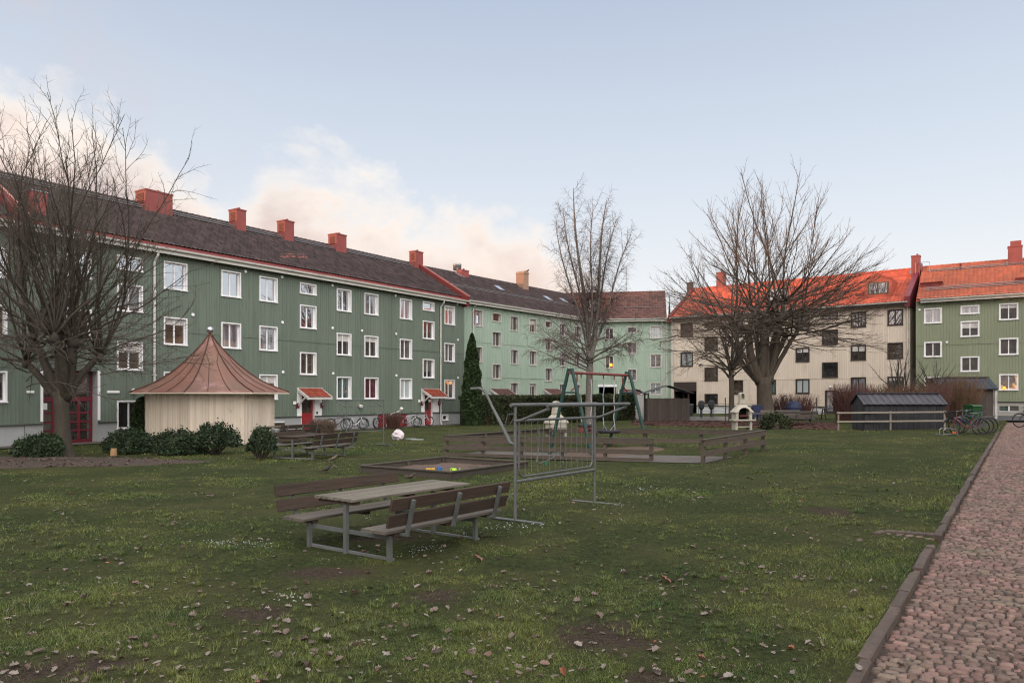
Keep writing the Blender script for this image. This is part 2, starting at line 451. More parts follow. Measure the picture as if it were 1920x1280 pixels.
def facade(b, L0, L1, zp, mwall, mplinth, rib=0.15, ribw=0.04, ribd=0.02, seams=(), name='wall'):
    opens = [o for o in b.open]
    m = MB()
    for x0, x1, z0, z1 in wall_cells(L0, L1, zp, b.ze, opens):
        m.add([(x0,0,z0),(x1,0,z0),(x1,0,z1),(x0,0,z1)], [(0,1,2,3)], 0.5)
    # back and gable walls close the body
    D = b.dep
    m.add([(L0,0,b.zb-0.5),(L0,D,b.zb-0.5),(L0,D,b.ze),(L0,D/2,b.zr-0.1),(L0,0,b.ze)], [(0,4,3,2,1)], 0.5)
    m.add([(L1,0,b.zb-0.5),(L1,D,b.zb-0.5),(L1,D,b.ze),(L1,D/2,b.zr-0.1),(L1,0,b.ze)], [(0,1,2,3,4)], 0.5)
    m.add([(L0,D,b.zb-0.5),(L1,D,b.zb-0.5),(L1,D,b.ze),(L0,D,b.ze)], [(3,2,1,0)], 0.5)
    x = L0 + rib
    while x < L1 - 0.02:
        cuts = sorted([(o[2]-0.07, o[3]+0.07) for o in opens if o[0]-0.07 < x < o[1]+0.07])
        z = zp
        r = random.random()
        for a, c in cuts + [(b.ze, b.ze)]:
            if a - z > 0.03:
                m.add([(x-ribw/2,0,z),(x-ribw/4,-ribd,z),(x+ribw/4,-ribd,z),(x+ribw/2,0,z),
                       (x-ribw/2,0,a),(x-ribw/4,-ribd,a),(x+ribw/4,-ribd,a),(x+ribw/2,0,a)],
                      [(0,1,5,4),(1,2,6,5),(2,3,7,6)], r)
            z = max(z, c)
        x += rib
    for (sz, sx0, sx1) in seams:
        for x0, x1, z0, z1 in wall_cells(sx0, sx1, sz-0.015, sz+0.015, [(o[0]-.07,o[1]+.07,o[2],o[3]) for o in opens]):
            m.box(x0, x1, -ribd-0.012, 0.0, sz-0.015, sz+0.015, 0.2)
    w = m.build(name, mwall, b.root)
    # plinth
    p = MB()
    for x0, x1, z0, z1 in wall_cells(L0, L1, b.zb-0.6, zp, opens):
        p.add([(x0,0.03,z0),(x1,0.03,z0),(x1,0.03,z1),(x0,0.03,z1)], [(0,1,2,3)], 0.5)
    pl = p.build('plinth', mplinth, b.root)
    t = MB()
    for x0, x1, z0, z1 in wall_cells(L0, L1, zp-0.06, zp, [o for o in opens if o[2] < zp+0.02]):
        t.box(x0, x1, -0.045, 0.028, zp-0.055, zp-0.002)
    t.build('drip_edge', MATS['dark_trim'], b.root)
    return w

def window(b, s0, s1, z0, z1, mframe='white_paint', pane='pane_dark', case=0.06, reveal=0.13, sash=0.055, mull=1, cproud=0.03, blind=0.0, bcol='old_white', name='window'):
    """opening s0..s1,z0..z1 is the outer edge of the casing"""
    a0, a1, c0, c1 = s0+case*0.6, s1-case*0.6, z0+case*0.6, z1-case*0.6
    b.open.append((a0, a1, c0, c1))
    m = MB()
    e = case*0.4
    # casing proud of the cladding
    m.box(s0, s1, -cproud-0.02, -0.001, c1-e, z1); m.box(s0-0.02, s1+0.02, -cproud-0.045, -0.001, z0, c0+e)
    m.box(s0, a0+e, -cproud-0.02, -0.001, c0+e, c1-e); m.box(a1-e, s1, -cproud-0.02, -0.001, c0+e, c1-e)
    # reveal
    y1 = reveal
    m.box(a0-0.001, a0+0.012, 0.0, y1, c0, c1); m.box(a1-0.012, a1+0.001, 0.0, y1, c0, c1)
    m.box(a0+0.012, a1-0.012, 0.0, y1, c0, c0+0.014); m.box(a0+0.012, a1-0.012, 0.0, y1, c1-0.014, c1)
    # sash
    i0, i1, j0, j1 = a0+0.012, a1-0.012, c0+0.014, c1-0.014
    y0, ys = y1-0.045, y1
    m.box(i0, i1, y0, ys, j0, j0+sash); m.box(i0, i1, y0, ys, j1-sash, j1)
    m.box(i0, i0+sash, y0, ys, j0+sash, j1-sash); m.box(i1-sash, i1, y0, ys, j0+sash, j1-sash)
    for k in range(mull):
        c = i0 + (i1-i0)*(k+1)/(mull+1)
        m.box(c-sash*0.62, c+sash*0.62, y0-0.008, ys, j0+sash, j1-sash)
    w = m.build(name, MATS[mframe], b.root)
    p = MB()
    p.box(i0+0.01, i1-0.01, y1-0.018, y1-0.008, j0+0.01, j1-0.01)
    p.build('pane', MATS[pane], w)
    if blind:
        q = MB(); q.box(i0+sash, i1-sash, y1-0.030, y1-0.022, j1-sash-(j1-j0)*blind, j1-sash); q.build('blind', MATS[bcol], w)
    return w

def tile_roof(b, L0, L1, mat, y0=None, y1=None, tw=0.24, th=0.36, amp=0.05, lift=0.055, name='roof', step=3, rear=True, hole=None):
    """pantiles: one corrugated, stepped sheet per slope, thickness below"""
    y0 = -0.45 if y0 is None else y0
    y1 = b.dep/2 if y1 is None else y1
    sl = sqrt((y1-y0)**2 + (b.rz(y1)-b.rz(y0))**2)
    rows = max(2, int(sl/th)); cols = max(2, int((L1-L0)/tw))
    nx = cols*step + 1
    X = np.linspace(L0, L1, nx)
    ph = (np.arange(nx) % step)/step
    prof = amp*np.array([[0.0, 1.0, 0.35, 0.1, 0][int(p*step)] if step == 3 else 0 for p in ph])
    V = []; 
    dz = (b.rz(y1)-b.rz(y0))
    nl = sqrt((y1-y0)**2 + dz**2); ny, nz = -dz/nl, (y1-y0)/nl
    for r in range(rows):
        for e in (0, 1):
            t = (r+e)/rows
            hgt = prof + (lift if e == 0 else 0.0)
            V.append(np.stack([X, y0+(y1-y0)*t + ny*hgt, b.rz(y0)+dz*t + nz*hgt + 0.02], 1))
    V = np.concatenate(V)
    nr = rows*2
    I = np.arange(nx-1)
    Fs = []; A = []
    tr = rng.random((rows, cols+2))
    for r in range(nr-1):
        a = r*nx + I
        Fs.append(np.stack([a, a+1, a+1+nx, a+nx], 1))
        A.append(tr[r//2, I//step])
    roof = np_mesh(name, V, np.concatenate(Fs), MATS[mat], b.root, np.concatenate(A))
    # body of the roof: rear slope, underside, ridge
    if rear:
        m = MB()
        D = b.dep
        zr = b.rz(D/2)
        m.extr([(D/2, zr+0.0), (D+0.45, b.ze), (D+0.45, b.ze-0.12), (D/2, zr-0.2)], 'x', L0, L1)
        m.extr([(-0.44, b.ze-0.02), (D/2, zr-0.03), (D/2, zr-0.2), (-0.44, b.ze-0.12)], 'x', L0, L1)
        m.build('roof_slab', MATS[mat], roof)
        rd = MB(); x = L0
        while x < L1:
            xe = min(L1, x+0.4)
            rd.tube([(x, D/2, zr+0.02), (xe, D/2, zr+0.035)], [0.13, 0.145], 8)
            x += 0.38
        rd.build('ridge_tiles', MATS[mat], roof)
    return roof

def chimney(b, roof, px0, px1, pytop, pybot, mat='chimney_red', depth=0.9, vent=True, cap=None, front=None):
    sm, ym, zm, Y = b.roof((px0+px1)/2, pybot)
    if front is not None: ym = front
    sm, _, Y = b.sz((px0+px1)/2, HY, ym + 0.4)
    w = (px1-px0)*Y/F
    zt = H + (HY-pytop)*Y/F
    # visible width = w_front*|cos| + depth*|..|: solve for the front width
    dx = abs(b.d[0] - b.d[1]*((px0+px1)/2-960)/F); nx = abs(b.n[0] - b.n[1]*((px0+px1)/2-960)/F)
    depth = min(depth, 0.45*w/max(nx, 0.05))
    wf = max(0.5, (w - depth*nx)/max(dx, 0.2))
    m = MB()
    zb = b.rz(ym) - 0.6
    m.box(sm-wf/2, sm+wf/2, ym, ym+depth, zb, zt-0.08)
    m.box(sm-wf/2-0.03, sm+wf/2+0.03, ym-0.03, ym+depth+0.03, zt-0.08, zt)
    c = m.build('chimney', MATS[mat], roof)
    if vent:
        v = MB(); n = 7
        zz0, zz1 = zt-0.75, zt-0.2
        v.box(sm-wf/2-0.012, sm-wf/2+0.01, ym+depth*0.18, ym+depth*0.78, zz0, zz1)
        for i in range(n):
            z = zz0 + (zz1-zz0)*(i+0.5)/n
            v.box(sm-wf/2-0.03, sm-wf/2-0.013, ym+depth*0.18, ym+depth*0.78, z-0.02, z+0.01)
        v.build('louvre', M('louvre_brown', (0.16,0.045,0.03), rough=0.7), b.root)
    # small flue pipe on top and lead apron
    f = MB(); f.tube([(sm+wf*0.15, ym+depth/2, zt-0.02), (sm+wf*0.15, ym+depth/2, zt+0.14)], 0.06, 8)
    f.lathe((sm+wf*0.15, ym+depth/2, zt+0.12), [(0.0,0.08),(0.1,0.02),(0.1,0.0),(0.0,0.0)][::-1], 8)
    f.build('flue', MATS[mat], b.root)
    a = MB(); a.bar((sm-wf/2-0.05, ym-0.08, b.rz(ym-0.08)+0.07), (sm-wf/2-0.05, ym+depth, b.rz(ym+depth)+0.07), 0.10, 0.02)
    a.build('lead_apron', MATS['galvanised'], b.root)
    return c

def parapet(b, x, w=0.3, h=0.42, mat='red_metal', trim=True, z0=0.35, y0=-0.5):
    D = b.dep
    m = MB()
    zt = lambda y: b.rz(y)
    m.extr([(y0, zt(y0)-0.35), (y0, zt(y0)+h), (D/2, zt(D/2)+h), (D+0.5, zt(y0)+h), (D+0.5, zt(y0)-0.35)], 'x', x, x+w)
    m.build('firewall', MATS[mat], b.root)
    if trim:
        t = MB()
        t.bar((x+w+0.02, y0-0.02, zt(y0)+h+0.012), (x+w+0.02, D/2, zt(D/2)+h+0.012), 0.09, 0.03)
        t.build('coping', MATS['pale_red_metal'], b.root)

def downpipe(b, x, z0, z1, mat='gutter_paint', r=0.05, y=-0.10, elbow=True):
    m = MB()
    pts = []
    if elbow: pts += [(x, -0.42, z1+0.02), (x, -0.40, z1-0.15), (x, y-0.02, z1-0.42)]
    pts += [(x, y, z1-0.55), (x, y, z0+0.15), (x, y-0.08, z0+0.02)]
    m.tube(pts, r, 8)
    z = z0+1.0
    while z < z1-0.6:
        m.box(x-r-0.02, x+r+0.02, y-r-0.01, -0.001, z-0.02, z+0.02); z += 2.0
    m.build('downpipe', MATS[mat], b.root)

def gutter(b, L0, L1, mat='gutter_paint', fascia=0.24, mf=None):
    m = MB()
    pr = [(-0.47,b.ze+0.03),(-0.50,b.ze-0.05),(-0.56,b.ze-0.085),(-0.62,b.ze-0.05),(-0.64,b.ze+0.03),(-0.62,b.ze+0.03),(-0.60,b.ze-0.035),(-0.56,b.ze-0.06),(-0.515,b.ze-0.03),(-0.49,b.ze+0.03)]
    m.extr(pr, 'x', L0, L1)
    m.build('gutter', MATS[mat], b.root)
    if fascia:
        f = MB(); f.box(L0, L1, -0.465, -0.44, b.ze-0.24, b.ze+0.0)
        f.box(L0, L1, -0.44, -0.022, b.ze-0.14, b.ze-0.125)
        f.build('fascia', MATS[mf or mat], b.root)

def rail_on_roof(b, L0, L1, y, mat='galvanised', h=0.16, n=2, name='snow_rail', step=1.6, r=0.018):
    m = MB(); z = b.rz(y)+0.04
    for k in range(n):
        m.tube([(L0, y-0.04*k, z+h*(k+1)/n), (L1, y-0.04*k, z+h*(k+1)/n)], r, 5)
    x = L0 + 0.4
    while x < L1:
        m.bar((x, y+0.12, b.rz(y+0.12)+0.05), (x, y-0.03, z+h), 0.03, 0.03); x += step
    m.build(name, MATS[mat], b.root)

def vents(b, pts):
    for px, py in pts:
        s, z, _ = b.sz(px, py)
        m = MB(); m.lathe((0,0,0), [(0.0,0.0),(0.085,0.0),(0.085,0.04),(0.06,0.055),(0.0,0.055)], 12)
        o = m.build('wall_vent', MATS['white_paint'], b.root)
        o.rotation_euler = (radians(90), 0, 0); o.location = (s, -0.018, z)

def rows(b, px0, px1, ys, **kw):
    """a column of windows: horizontal pixel edges and (top, bottom) pixels at its middle"""
    out = []
    for y0, y1, *o in ys:
        k = dict(kw); k.update(o[0] if o else {})
        s0 = b.sz(px0, HY)[0]; s1 = b.sz(px1, HY)[0]
        c = (px0+px1)/2
        z1 = b.sz(c, y0)[1]; z0 = b.sz(c, y1)[1]
        if k.get('pane') in ('pane_dark','pane_brown','pane_murk') and k.get('mull',1) and random.random() < 0.22: k['blind'] = random.uniform(.15,.4)
        out.append(window(b, s0, s1, z0, z1, **k))
    return out

def canopy_door(b, px0, px1, pyt, dp0, dp1, dbot=0.05, dtop=2.15, tiles='canopy_tiles', glass_=True, grp=None):
    """white framed porch with a small tiled lean-to roof; dp0..dp1 the door leaf"""
    s0 = b.sz(px0, HY)[0]; s1 = b.sz(px1, HY)[0]
    zt = b.sz((px0+px1)/2, pyt)[1]
    a0 = b.sz(dp0, HY)[0]; a1 = b.sz(dp1, HY)[0]
    b.open.append((a0, a1, b.zb, dtop))
    m = MB()
    m.box(s0, a0, -0.045, -0.002, 0.93, zt); m.box(a1, s1, -0.045, -0.002, 0.93, zt); m.box(a0, a1, -0.045, -0.002, dtop, zt)
    sur = m.build('door_surround', MATS['white_paint'], b.root)
    d = MB()
    yb = 0.14
    d.box(a0+0.02, a1-0.02, yb, yb+0.05, dbot, dbot+1.05); d.box(a0+0.02, a0+0.16, yb, yb+0.05, dbot+1.05, dtop-0.02)
    d.box(a1-0.16, a1-0.02, yb, yb+0.05, dbot+1.05, dtop-0.02); d.box(a0+0.16, a1-0.16, yb, yb+0.05, dtop-0.16, dtop-0.02)
    door = d.build('door', MATS['door_red'], b.root)
    q = MB(); q.box(a0+0.16, a1-0.16, yb+0.02, yb+0.03, dbot+1.05, dtop-0.16); q.build('pane', MATS['pane_brown'], door)
    hn = MB(); hn.tube([(a1-0.10, yb-0.05, dbot+0.9), (a1-0.10, yb-0.05, dbot+1.15)], 0.014, 6); hn.build('handle', MATS['galvanised'], door)
    r = MB()
    r.box(a0-0.001, a0+0.02, 0.0, yb+0.05, b.zb, dtop); r.box(a1-0.02, a1+0.001, 0.0, yb+0.05, b.zb, dtop); r.box(a0+.02, a1-.02, 0.0, yb+0.05, dtop-0.02, dtop)
    r.build('door_reveal', MATS['white_paint'], b.root)
    st = MB(); st.box(a0-0.25, a1+0.25, -0.75, -0.005, b.zb-0.2, dbot-0.02); st.build('door_step', MATS['concrete_pale'], b.root)
    # canopy
    c = MB()
    yo = -0.95; zl = zt-0.52
    for xx in (s0-0.02, s1-0.06):
        c.extr([(-0.05, zt), (-0.05, zt-0.16), (yo, zl-0.14), (yo, zl+0.04)], 'x', xx, xx+0.08)
        c.bar((xx+0.04, -0.10, zt-1.0), (xx+0.04, yo+0.25, zl-0.02), 0.08, 0.08)
    c.box(s0+0.06, s1-0.06, yo-0.015, yo+0.03, zl-0.13, zl+0.0)
    c.box(s0-0.02, s1+0.02, -0.075, -0.046, zt, zt+0.05)
    can = c.build('canopy', MATS['old_white'], b.root)
    tl = MB(); n = int((s1-s0-0.2)/0.11)
    for i in range(n):
        x = s0 + 0.08 + (s1-s0-0.16)*(i+0.5)/n
        for k in range(3):
            y_0 = -0.06 + (yo+0.02)*k/3*0.97; y_1 = -0.06 + (yo+0.02)*(k+1)/3*0.97
            zf = lambda y: zt + (zl-zt)*((y+0.05)/(yo+0.05)) + 0.01
            tl.bar((x, y_0, zf(y_0)+0.012), (x, y_1, zf(y_1)+0.03), 0.095, 0.03)
    tl.build('tiles', MATS[tiles], can)
    nb = MB()
    for xx in (s0+0.02, s1-0.02):
        nb.box(xx-0.10, xx+0.06, -0.14, -0.046, zt-1.15, zt-0.85)
    nb.build('canopy_bracket', MATS['wine_red'], b.root)

# ============ A: long dark green house on the left ============
A = Bld('apartment_house', 'long dark green apartment house with brown tiled roof and five red chimneys, on the left',
        (-21.0, 30.6), (0.668, 1.0), 9.22, 12.5)
W3 = [(8.72, 7.33), (5.98, 4.60), (3.29, 1.88)]
def colA(px0, px1, panes, rws=(0,1,2), **kw):
    s0 = A.sz(px0, HY)[0]; s1 = A.sz(px1, HY)[0]
    for k, p in zip(rws, panes):
        if p.endswith('+'): kw['blind'] = random.uniform(0.16, 0.34); p = p[:-1]
        else: kw.pop('blind', None)
        window(A, s0, s1, W3[k][1], W3[k][0], pane=p, reveal=0.16, **kw)
colA(122, 171, ['pane_sky', 'pane_brown'], (0,1))
rows(A, 219, 267, [(481,508,{'pane':'pane_sky','mull':0}), (533.5,585.5,{'pane':'pane_brown'}), (640.5,694.5,{'pane':'pane_brown'}), (750.5,804.5,{'pane':'pane_black'})], reveal=0.16)
colA(306.5, 350.5, ['pane_sky', 'pane_brown+', 'pane_brown'])
colA(414.3, 451.2, ['pane_sky', 'pane_pale', 'pane_dark'])
colA(485.7, 519.7, ['pane_sky', 'pane_pale', 'pane_dark+'])
rows(A, 562, 592.5, [(531.5,552.5,{'pane':'pane_sky','mull':0}), (572.5,616.5,{'pane':'pane_sky'}), (660.5,703,{'pane':'pane_brown'})], reveal=0.16)
colA(630.8, 658, ['pane_sky', 'pane_dark+', 'pane_teal'])
colA(682.8, 708.6, ['pane_pale', 'pane_dark+', 'pane_redcurtain'])
colA(749.2, 771.8, ['pane_pale', 'pane_dark', 'pane_blind'])
rows(A, 792.3, 813.6, [(566,583,{'pane':'pane_sky','mull':0}), (602,636,{'pane':'pane_brown'}), (673,709,{'pane':'pane_dark'})], reveal=0.16)
colA(833, 852.3, ['pane_pale+', 'pane_dark', 'pane_lamp'])
# basement windows and hatches
rows(A, 829, 840, [(777,788.5,{'pane':'pane_black','mull':0})], case=0.05)
rows(A, 508, 532, [(790,803,{'pane':'pane_black','mull':0})], case=0.05)
canopy_door(A, 556.5, 602.5, 728, 565, 590)
canopy_door(A, 789.5, 822, 729.5, 795.5, 811)
hatches = []
for p0, p1 in ((709.5, 724.5), (747.5, 764.5)):
    s0 = A.sz(p0, HY)[0]; s1 = A.sz(p1, HY)[0]
    A.open.append((s0, s1, -0.5, 0.84))
    hatches.append((s0, s1))
# left entrance
e0 = A.sz(80, HY)[0]; e1 = A.sz(183, HY)[0]
A.open.append((e0, e1, -0.6, 3.25))
SA = A.sz(46, HY)[0]; EA = 31.25
facade(A, SA, EA, 0.92, MATS['dark_green_cladding'], MATS['grey_plinth'], seams=((5.28, A.sz(205,HY)[0], EA), (3.3, SA, A.sz(185,HY)[0])))
for s0, s1 in hatches:
    m = MB(); m.box(s0, s1, 0.06, 0.10, -0.5, 0.86)
    for i in range(5): m.box(s0+(s1-s0)*i/5+0.01, s0+(s1-s0)*(i+1)/5-0.01, 0.045, 0.06, -0.45, 0.84)
    m.build('basement_hatch', MATS['door_red'], A.root)
roofA = tile_roof(A, SA, EA-0.3, 'dark_tiles', y0=0.02)
m = MB(); x = SA
while x < EA-0.3:
    xe = min(x+0.62, EA-0.3)
    m.add([(x,-0.47,A.rz(-0.45)+0.03),(xe-0.012,-0.47,A.rz(-0.45)+0.03),(xe-0.012,0.08,A.rz(0.08)+0.02),(x,0.08,A.rz(0.08)+0.02),
           (x,-0.47,A.rz(-0.45)-0.03),(xe-0.012,-0.47,A.rz(-0.45)-0.03)], [(0,1,2,3),(4,5,1,0)])
    m.box(xe-0.03, xe-0.012, -0.46, -0.44, A.rz(-0.45)+0.0, A.rz(-0.45)+0.06)
    x = xe
m.build('eaves_flashing', MATS['red_metal'], A.root)
gutter(A, SA, EA-0.02, 'gutter_paint')
parapet(A, EA-0.3, 0.34, 0.40)
rail_on_roof(A, SA+0.2, EA-1.2, 4.28, r=0.028, n=2, h=0.2, name='roof_walkway_rail')
for c in ((256,326,361,405), (428.5,461,394,432), (519,551,415,452), (615.5,650,440,472)):
    chimney(A, roofA, *c, depth=1.0, front=4.1)
chimney(A, roofA, 766, 792, 472, 501, depth=0.8, front=4.2)
downpipe(A, A.sz(287.5, HY)[0], 0.1, 9.0, r=0.06)
downpipe(A, A.sz(824.5, HY)[0], 0.0, 9.0, r=0.055)
# patch of paler, cracked tiles
m = MB()
for i in range(34):
    s_, y_, z_, _ = A.roof(random.uniform(528, 577), random.uniform(477, 485.5))
    s_ = round(s_/0.24)*0.24
    m.bar((s_-0.1, y_, A.rz(y_)+0.062), (s_+0.13, y_, A.rz(y_)+0.062), 0.10, 0.02)
m.build('replaced_tiles', MATS['pale_red_metal'], roofA)
vents(A, [(459.5,509),(528,519.5),(622.5,535),(741,554),(857,570),(529,604.5),(623,615),(678,620),(742,626),(858,637),(624,700),(742.5,704),(858,708),(530,697.5),(361,590),(361,694)])
# plates and lamps on the wall
def plate(b, px0, px1, py0, py1, mat='white_paint', name='sign_plate'):
    s0, z1, _ = b.sz(px0, py0); s1, z0, _ = b.sz(px1, py1)
    m = MB(); m.box(s0, s1, -0.06, -0.021, z0, z1)
    return m.build(name, MATS[mat], b.root)
plate(A, 49, 63, 732, 736.5); plate(A, 200, 223, 732, 736.5)
plate(A, 549, 554.5, 752, 757.5); plate(A, 783.5, 787, 749, 754); plate(A, 592, 595, 771, 776, 'dark_trim')
def wall_lamp(b, px, py, r=0.13):
    s_, z_, _ = b.sz(px, py)
    m = MB(); m.lathe((s_, -0.17, z_), [(0,-0.13),(0.09,-0.12),(0.14,-0.05),(0.15,0.03),(0.10,0.06),(0.05,0.07)], 12)
    m.tube([(s_, -0.17, z_+0.06), (s_, -0.02, z_+0.1)], 0.025, 6)
    return m.build('wall_lamp', MATS['lamp_white'], b.root, True)
wall_lamp(A, 673, 761); wall_lamp(A, 248, 732); wall_lamp(A, 803, 751)
# entrance recess: dark red glazed screen
m = MB()
zt = 3.25
m.box(e0-0.10, e0, -0.05, -0.002, 1.0, zt); m.box(e1, e1+0.10, -0.05, -0.002, 1.0, zt)
m.build('entrance_trim', MATS['white_paint'], A.root)
m = MB()
m.box(e0-0.001, e0+0.02, 0.0, 0.8, -0.3, zt); m.box(e1-0.02, e1+0.001, 0.0, 0.8, -0.3, zt); m.box(e0+.02, e1-.02, 0.0, 0.8, zt-0.02, zt)
m.build('entrance_reveal', MATS['grey_plinth'], A.root)
m = MB(); yb = 0.42; n = 4
zs = [0.0, 0.34, 0.72, 1.10, 1.48]
m.box(e0+.02, e1-.02, yb, yb+0.08, 0.0, 0.16)
m.box(e0+.02, e1-.02, yb-0.02, yb+0.08, 1.86, 2.06); m.box(e0+.02, e1-.02, yb, yb+0.08, zt-0.12, zt-0.02)
for i in range(n+1):
    c = e0+0.07 + (e1-e0-0.14)*i/n
    m.box(c-0.055, c+0.055, yb-0.01, yb+0.07, 0.16, 1.86); 
    if i % 2 == 0: m.box(c-0.05, c+0.05, yb-0.01, yb+0.07, 2.06, zt-0.12)
for z in (0.52, 0.90, 1.30):
    m.box(e0+.07, e1-.07, yb+0.005, yb+0.07, z, z+0.09)
sc_ = m.build('entrance_doors', MATS['wine_red'], A.root)
q = MB(); q.box(e0+.03, e1-.03, yb+0.03, yb+0.04, 0.16, zt-0.12); q.build('pane', MATS['pane_dark'], sc_)
m = MB(); m.box(e0+0.18, e0+0.36, yb-0.03, yb-0.012, 1.5, 1.78); m.build('paper_notice', MATS['white_paint'], sc_)

# ============ A2: the house before the firewall, running out of the picture ============
A2 = Bld('apartment_house', 'green apartment house at the far left edge, beyond the red roof firewall',
         (-21.0, 30.6), (0.668, 1.0), 9.22, 12.5)
SA2 = -62.0
for s in np.arange(-60, -2.5, 3.1):
    for z1, z0 in W3: window(A2, s, s+1.25, z0, z1, pane=random.choice(['pane_sky','pane_dark','pane_brown']), reveal=0.16, mull=1)
rows(A2, -38, 13, [(462,520,{'pane':'pane_sky'}),(570,629,{'pane':'pane_brown'}),(695,755,{'pane':'pane_dark'})], reveal=0.16)
facade(A2, SA2, SA-0.002, 0.9, MATS['dark_green_cladding'], MATS['grey_plinth'], rib=0.15, seams=((3.3, SA2, SA-0.01),))
roofA2 = tile_roof(A2, SA2, SA-0.36, 'dark_tiles', y0=0.02, tw=0.26, th=0.4)
m = MB(); m.add([(SA2,-0.47,A2.rz(-0.45)+0.03),(SA-0.36,-0.47,A2.rz(-0.45)+0.03),(SA-0.36,0.08,A2.rz(0.08)+0.02),(SA2,0.08,A2.rz(0.08)+0.02)], [(0,1,2,3)])
m.build('eaves_flashing', MATS['red_metal'], A2.root)
gutter(A2, SA2, SA-0.02)
parapet(A2, SA-0.36, 0.34, 0.42)
m = MB(); m.box(SA-1.9, SA-0.1, 3.7, 4.9, 11.3, 13.55); m.box(SA-1.94, SA-0.06, 3.66, 4.94, 13.55, 13.63); m.build('chimney', MATS['chimney_red'], roofA2)
# roof hatch with a lead top, on A just right of the firewall
s_, y_, z_, _ = A.roof(64, 395)
m = MB(); m.box(s_-0.32, s_+0.32, y_-0.5, y_+0.7, z_-0.4, z_+0.75); m.build('roof_hatch', MATS['chimney_red'], roofA)
m = MB(); m.box(s_-0.36, s_+0.36, y_-0.54, y_+0.74, z_+0.752, z_+0.80); m.build('hatch_cover', MATS['galvanised'], roofA)

# ============ C: pale green house, D: its return wing ============
C = Bld('apartment_house', 'pale green apartment house with dark roof behind the clipped hedge, next to the cypress',
        (-3.15, 58.9), (10.97, 14.1), 9.5, 12.7)
D_ = Bld('apartment_house', 'pale green house wing with brown roof and open passage, touching the beige house',
         (7.82, 73.0), (7.34, -1.3), 9.5, 12.75)
LC = sqrt(10.97**2+14.1**2); LD = sqrt(7.34**2+1.3**2)
kC = dict(mframe='old_white', reveal=0.2, pane='pane_dark', case=0.07, cproud=0.02)
rows(C, 886, 904.5, [(580,612,{'pane':'pane_pale'}),(649,679),(715,745)], **kC)
rows(C, 923, 939.5, [(586.5,603.5,{'mull':0}),(621.5,650),(682,711)], **kC)
rows(C, 957, 971.5, [(592.5,620.5),(654.5,683),(716.5,743.5)], **kC)
rows(C, 992, 1005.5, [(597,624,{'pane':'pane_brown'}),(657,685),(717.5,743.5)], **kC)
rows(C, 1021.7, 1035, [(601.5,615,{'mull':0}),(633,657.5),(689.5,715)], **kC)
rows(C, 1048.7, 1061.3, [(606,630),(662,687),(719,742)], **kC)
rows(C, 1077, 1089, [(611,634),(664.5,688.5),(720,743)], **kC)
facade(C, -2.3, LC+0.0, 1.0, MATS['pale_green_cladding'], MATS['grey_plinth'], rib=0.2, ribw=0.06, ribd=0.028, seams=((3.62,-2.3,LC),(6.4,-2.3,LC)))
roofC = tile_roof(C, -1.6, LC+10.4, 'dark_tiles', tw=0.27, th=0.38)
gutter(C, -2.2, LC-0.45, 'gutter_paint', fascia=0.2)
rail_on_roof(C, -1.4, LC+0.8, 1.7, n=2, h=0.22, step=1.5)
downpipe(C, 0.02, 0.0, 9.4, 'gutter_paint'); downpipe(C, LC-0.25, 0, 9.4, 'gutter_paint')
for (p0,p1,yt,yb_) in ((917.5,953,729,0),(1018,1046,729,0)):
    canopy_door(C, p0, p1, yt, p0+8, p0+17, dbot=0.1, dtop=2.1, tiles='brown_tiles')
c1 = chimney(C, roofC, 855, 878, 507, 520, mat='chimney_red', vent=False, depth=0.9)
s_, y_, z_, _ = C.roof(867, 519)
m = MB(); m.lathe((s_, y_+0.6, 0), [(0.0,13.05),(0.36,13.05),(0.36,13.45),(0.40,13.5),(0.30,13.62),(0.0,13.66)], 14); m.build('roof_ventilator', MATS['galvanised'], roofC, True)
tan = M('tan_render', (0.30,0.19,0.13), (0.24,0.15,0.105), rough=0.8, stain=(0.3,0.12,0.08), stain_scale=1)
s_, y_, z_, _ = C.roof(989, 546)
m = MB(); m.box(s_-0.40, s_+0.40, 4.1, 5.0, 11.0, 13.75)
m.extr([(s_+0.42*-cos(pi*i/8), 13.752+0.30*sin(pi*i/8)) for i in range(9)], 'y', 4.05, 5.05)
m.build('arched_chimney', tan, roofC)
def skylight(b, roof, px, py, w=0.7, h=0.9):
    s_, y_, z_, _ = b.roof(px, py)
    m = MB(); m.bar((s_-w/2, y_, b.rz(y_)+0.09), (s_+w/2, y_, b.rz(y_)+0.09), h, 0.09, upv=(0,-sin(0.55),cos(0.55)))
    o = m.build('skylight', MATS['galvanised'], roof)
    q = MB(); q.bar((s_-w/2+.07, y_, b.rz(y_)+0.142), (s_+w/2-.07, y_, b.rz(y_)+0.142), h-0.14, 0.02, upv=(0,-sin(0.55),cos(0.55)))
    q.build('pane', MATS['pane_sky'], roof)
skylight(C, roofC, 862, 517); skylight(C, roofC, 936, 542); skylight(C, roofC, 1027, 561); skylight(C, roofC, 1057, 565)
kD = dict(mframe='old_white', reveal=0.12, pane='pane_dark', case=0.07, cproud=0.02)
rows(D_, 1134, 1151, [(615,637),(666.5,691.5,{'pane':'pane_dark'})], **kD)
rows(D_, 1175.5, 1194.5, [(612.5,624.5,{'mull':0}),(641,663.5),(691.5,714.5)], **kD)
rows(D_, 1218.7, 1240.3, [(610.5,634.5,{'pane':'pane_blind'}),(663.5,689),(716.5,740.5,{'pane':'pane_teal'})], **kD)
p0 = D_.sz(1123, HY)[0]; p1 = D_.sz(1154.5, HY)[0]
D_.open.append((p0, p1, -0.5, D_.sz(1138, 725)[1]))
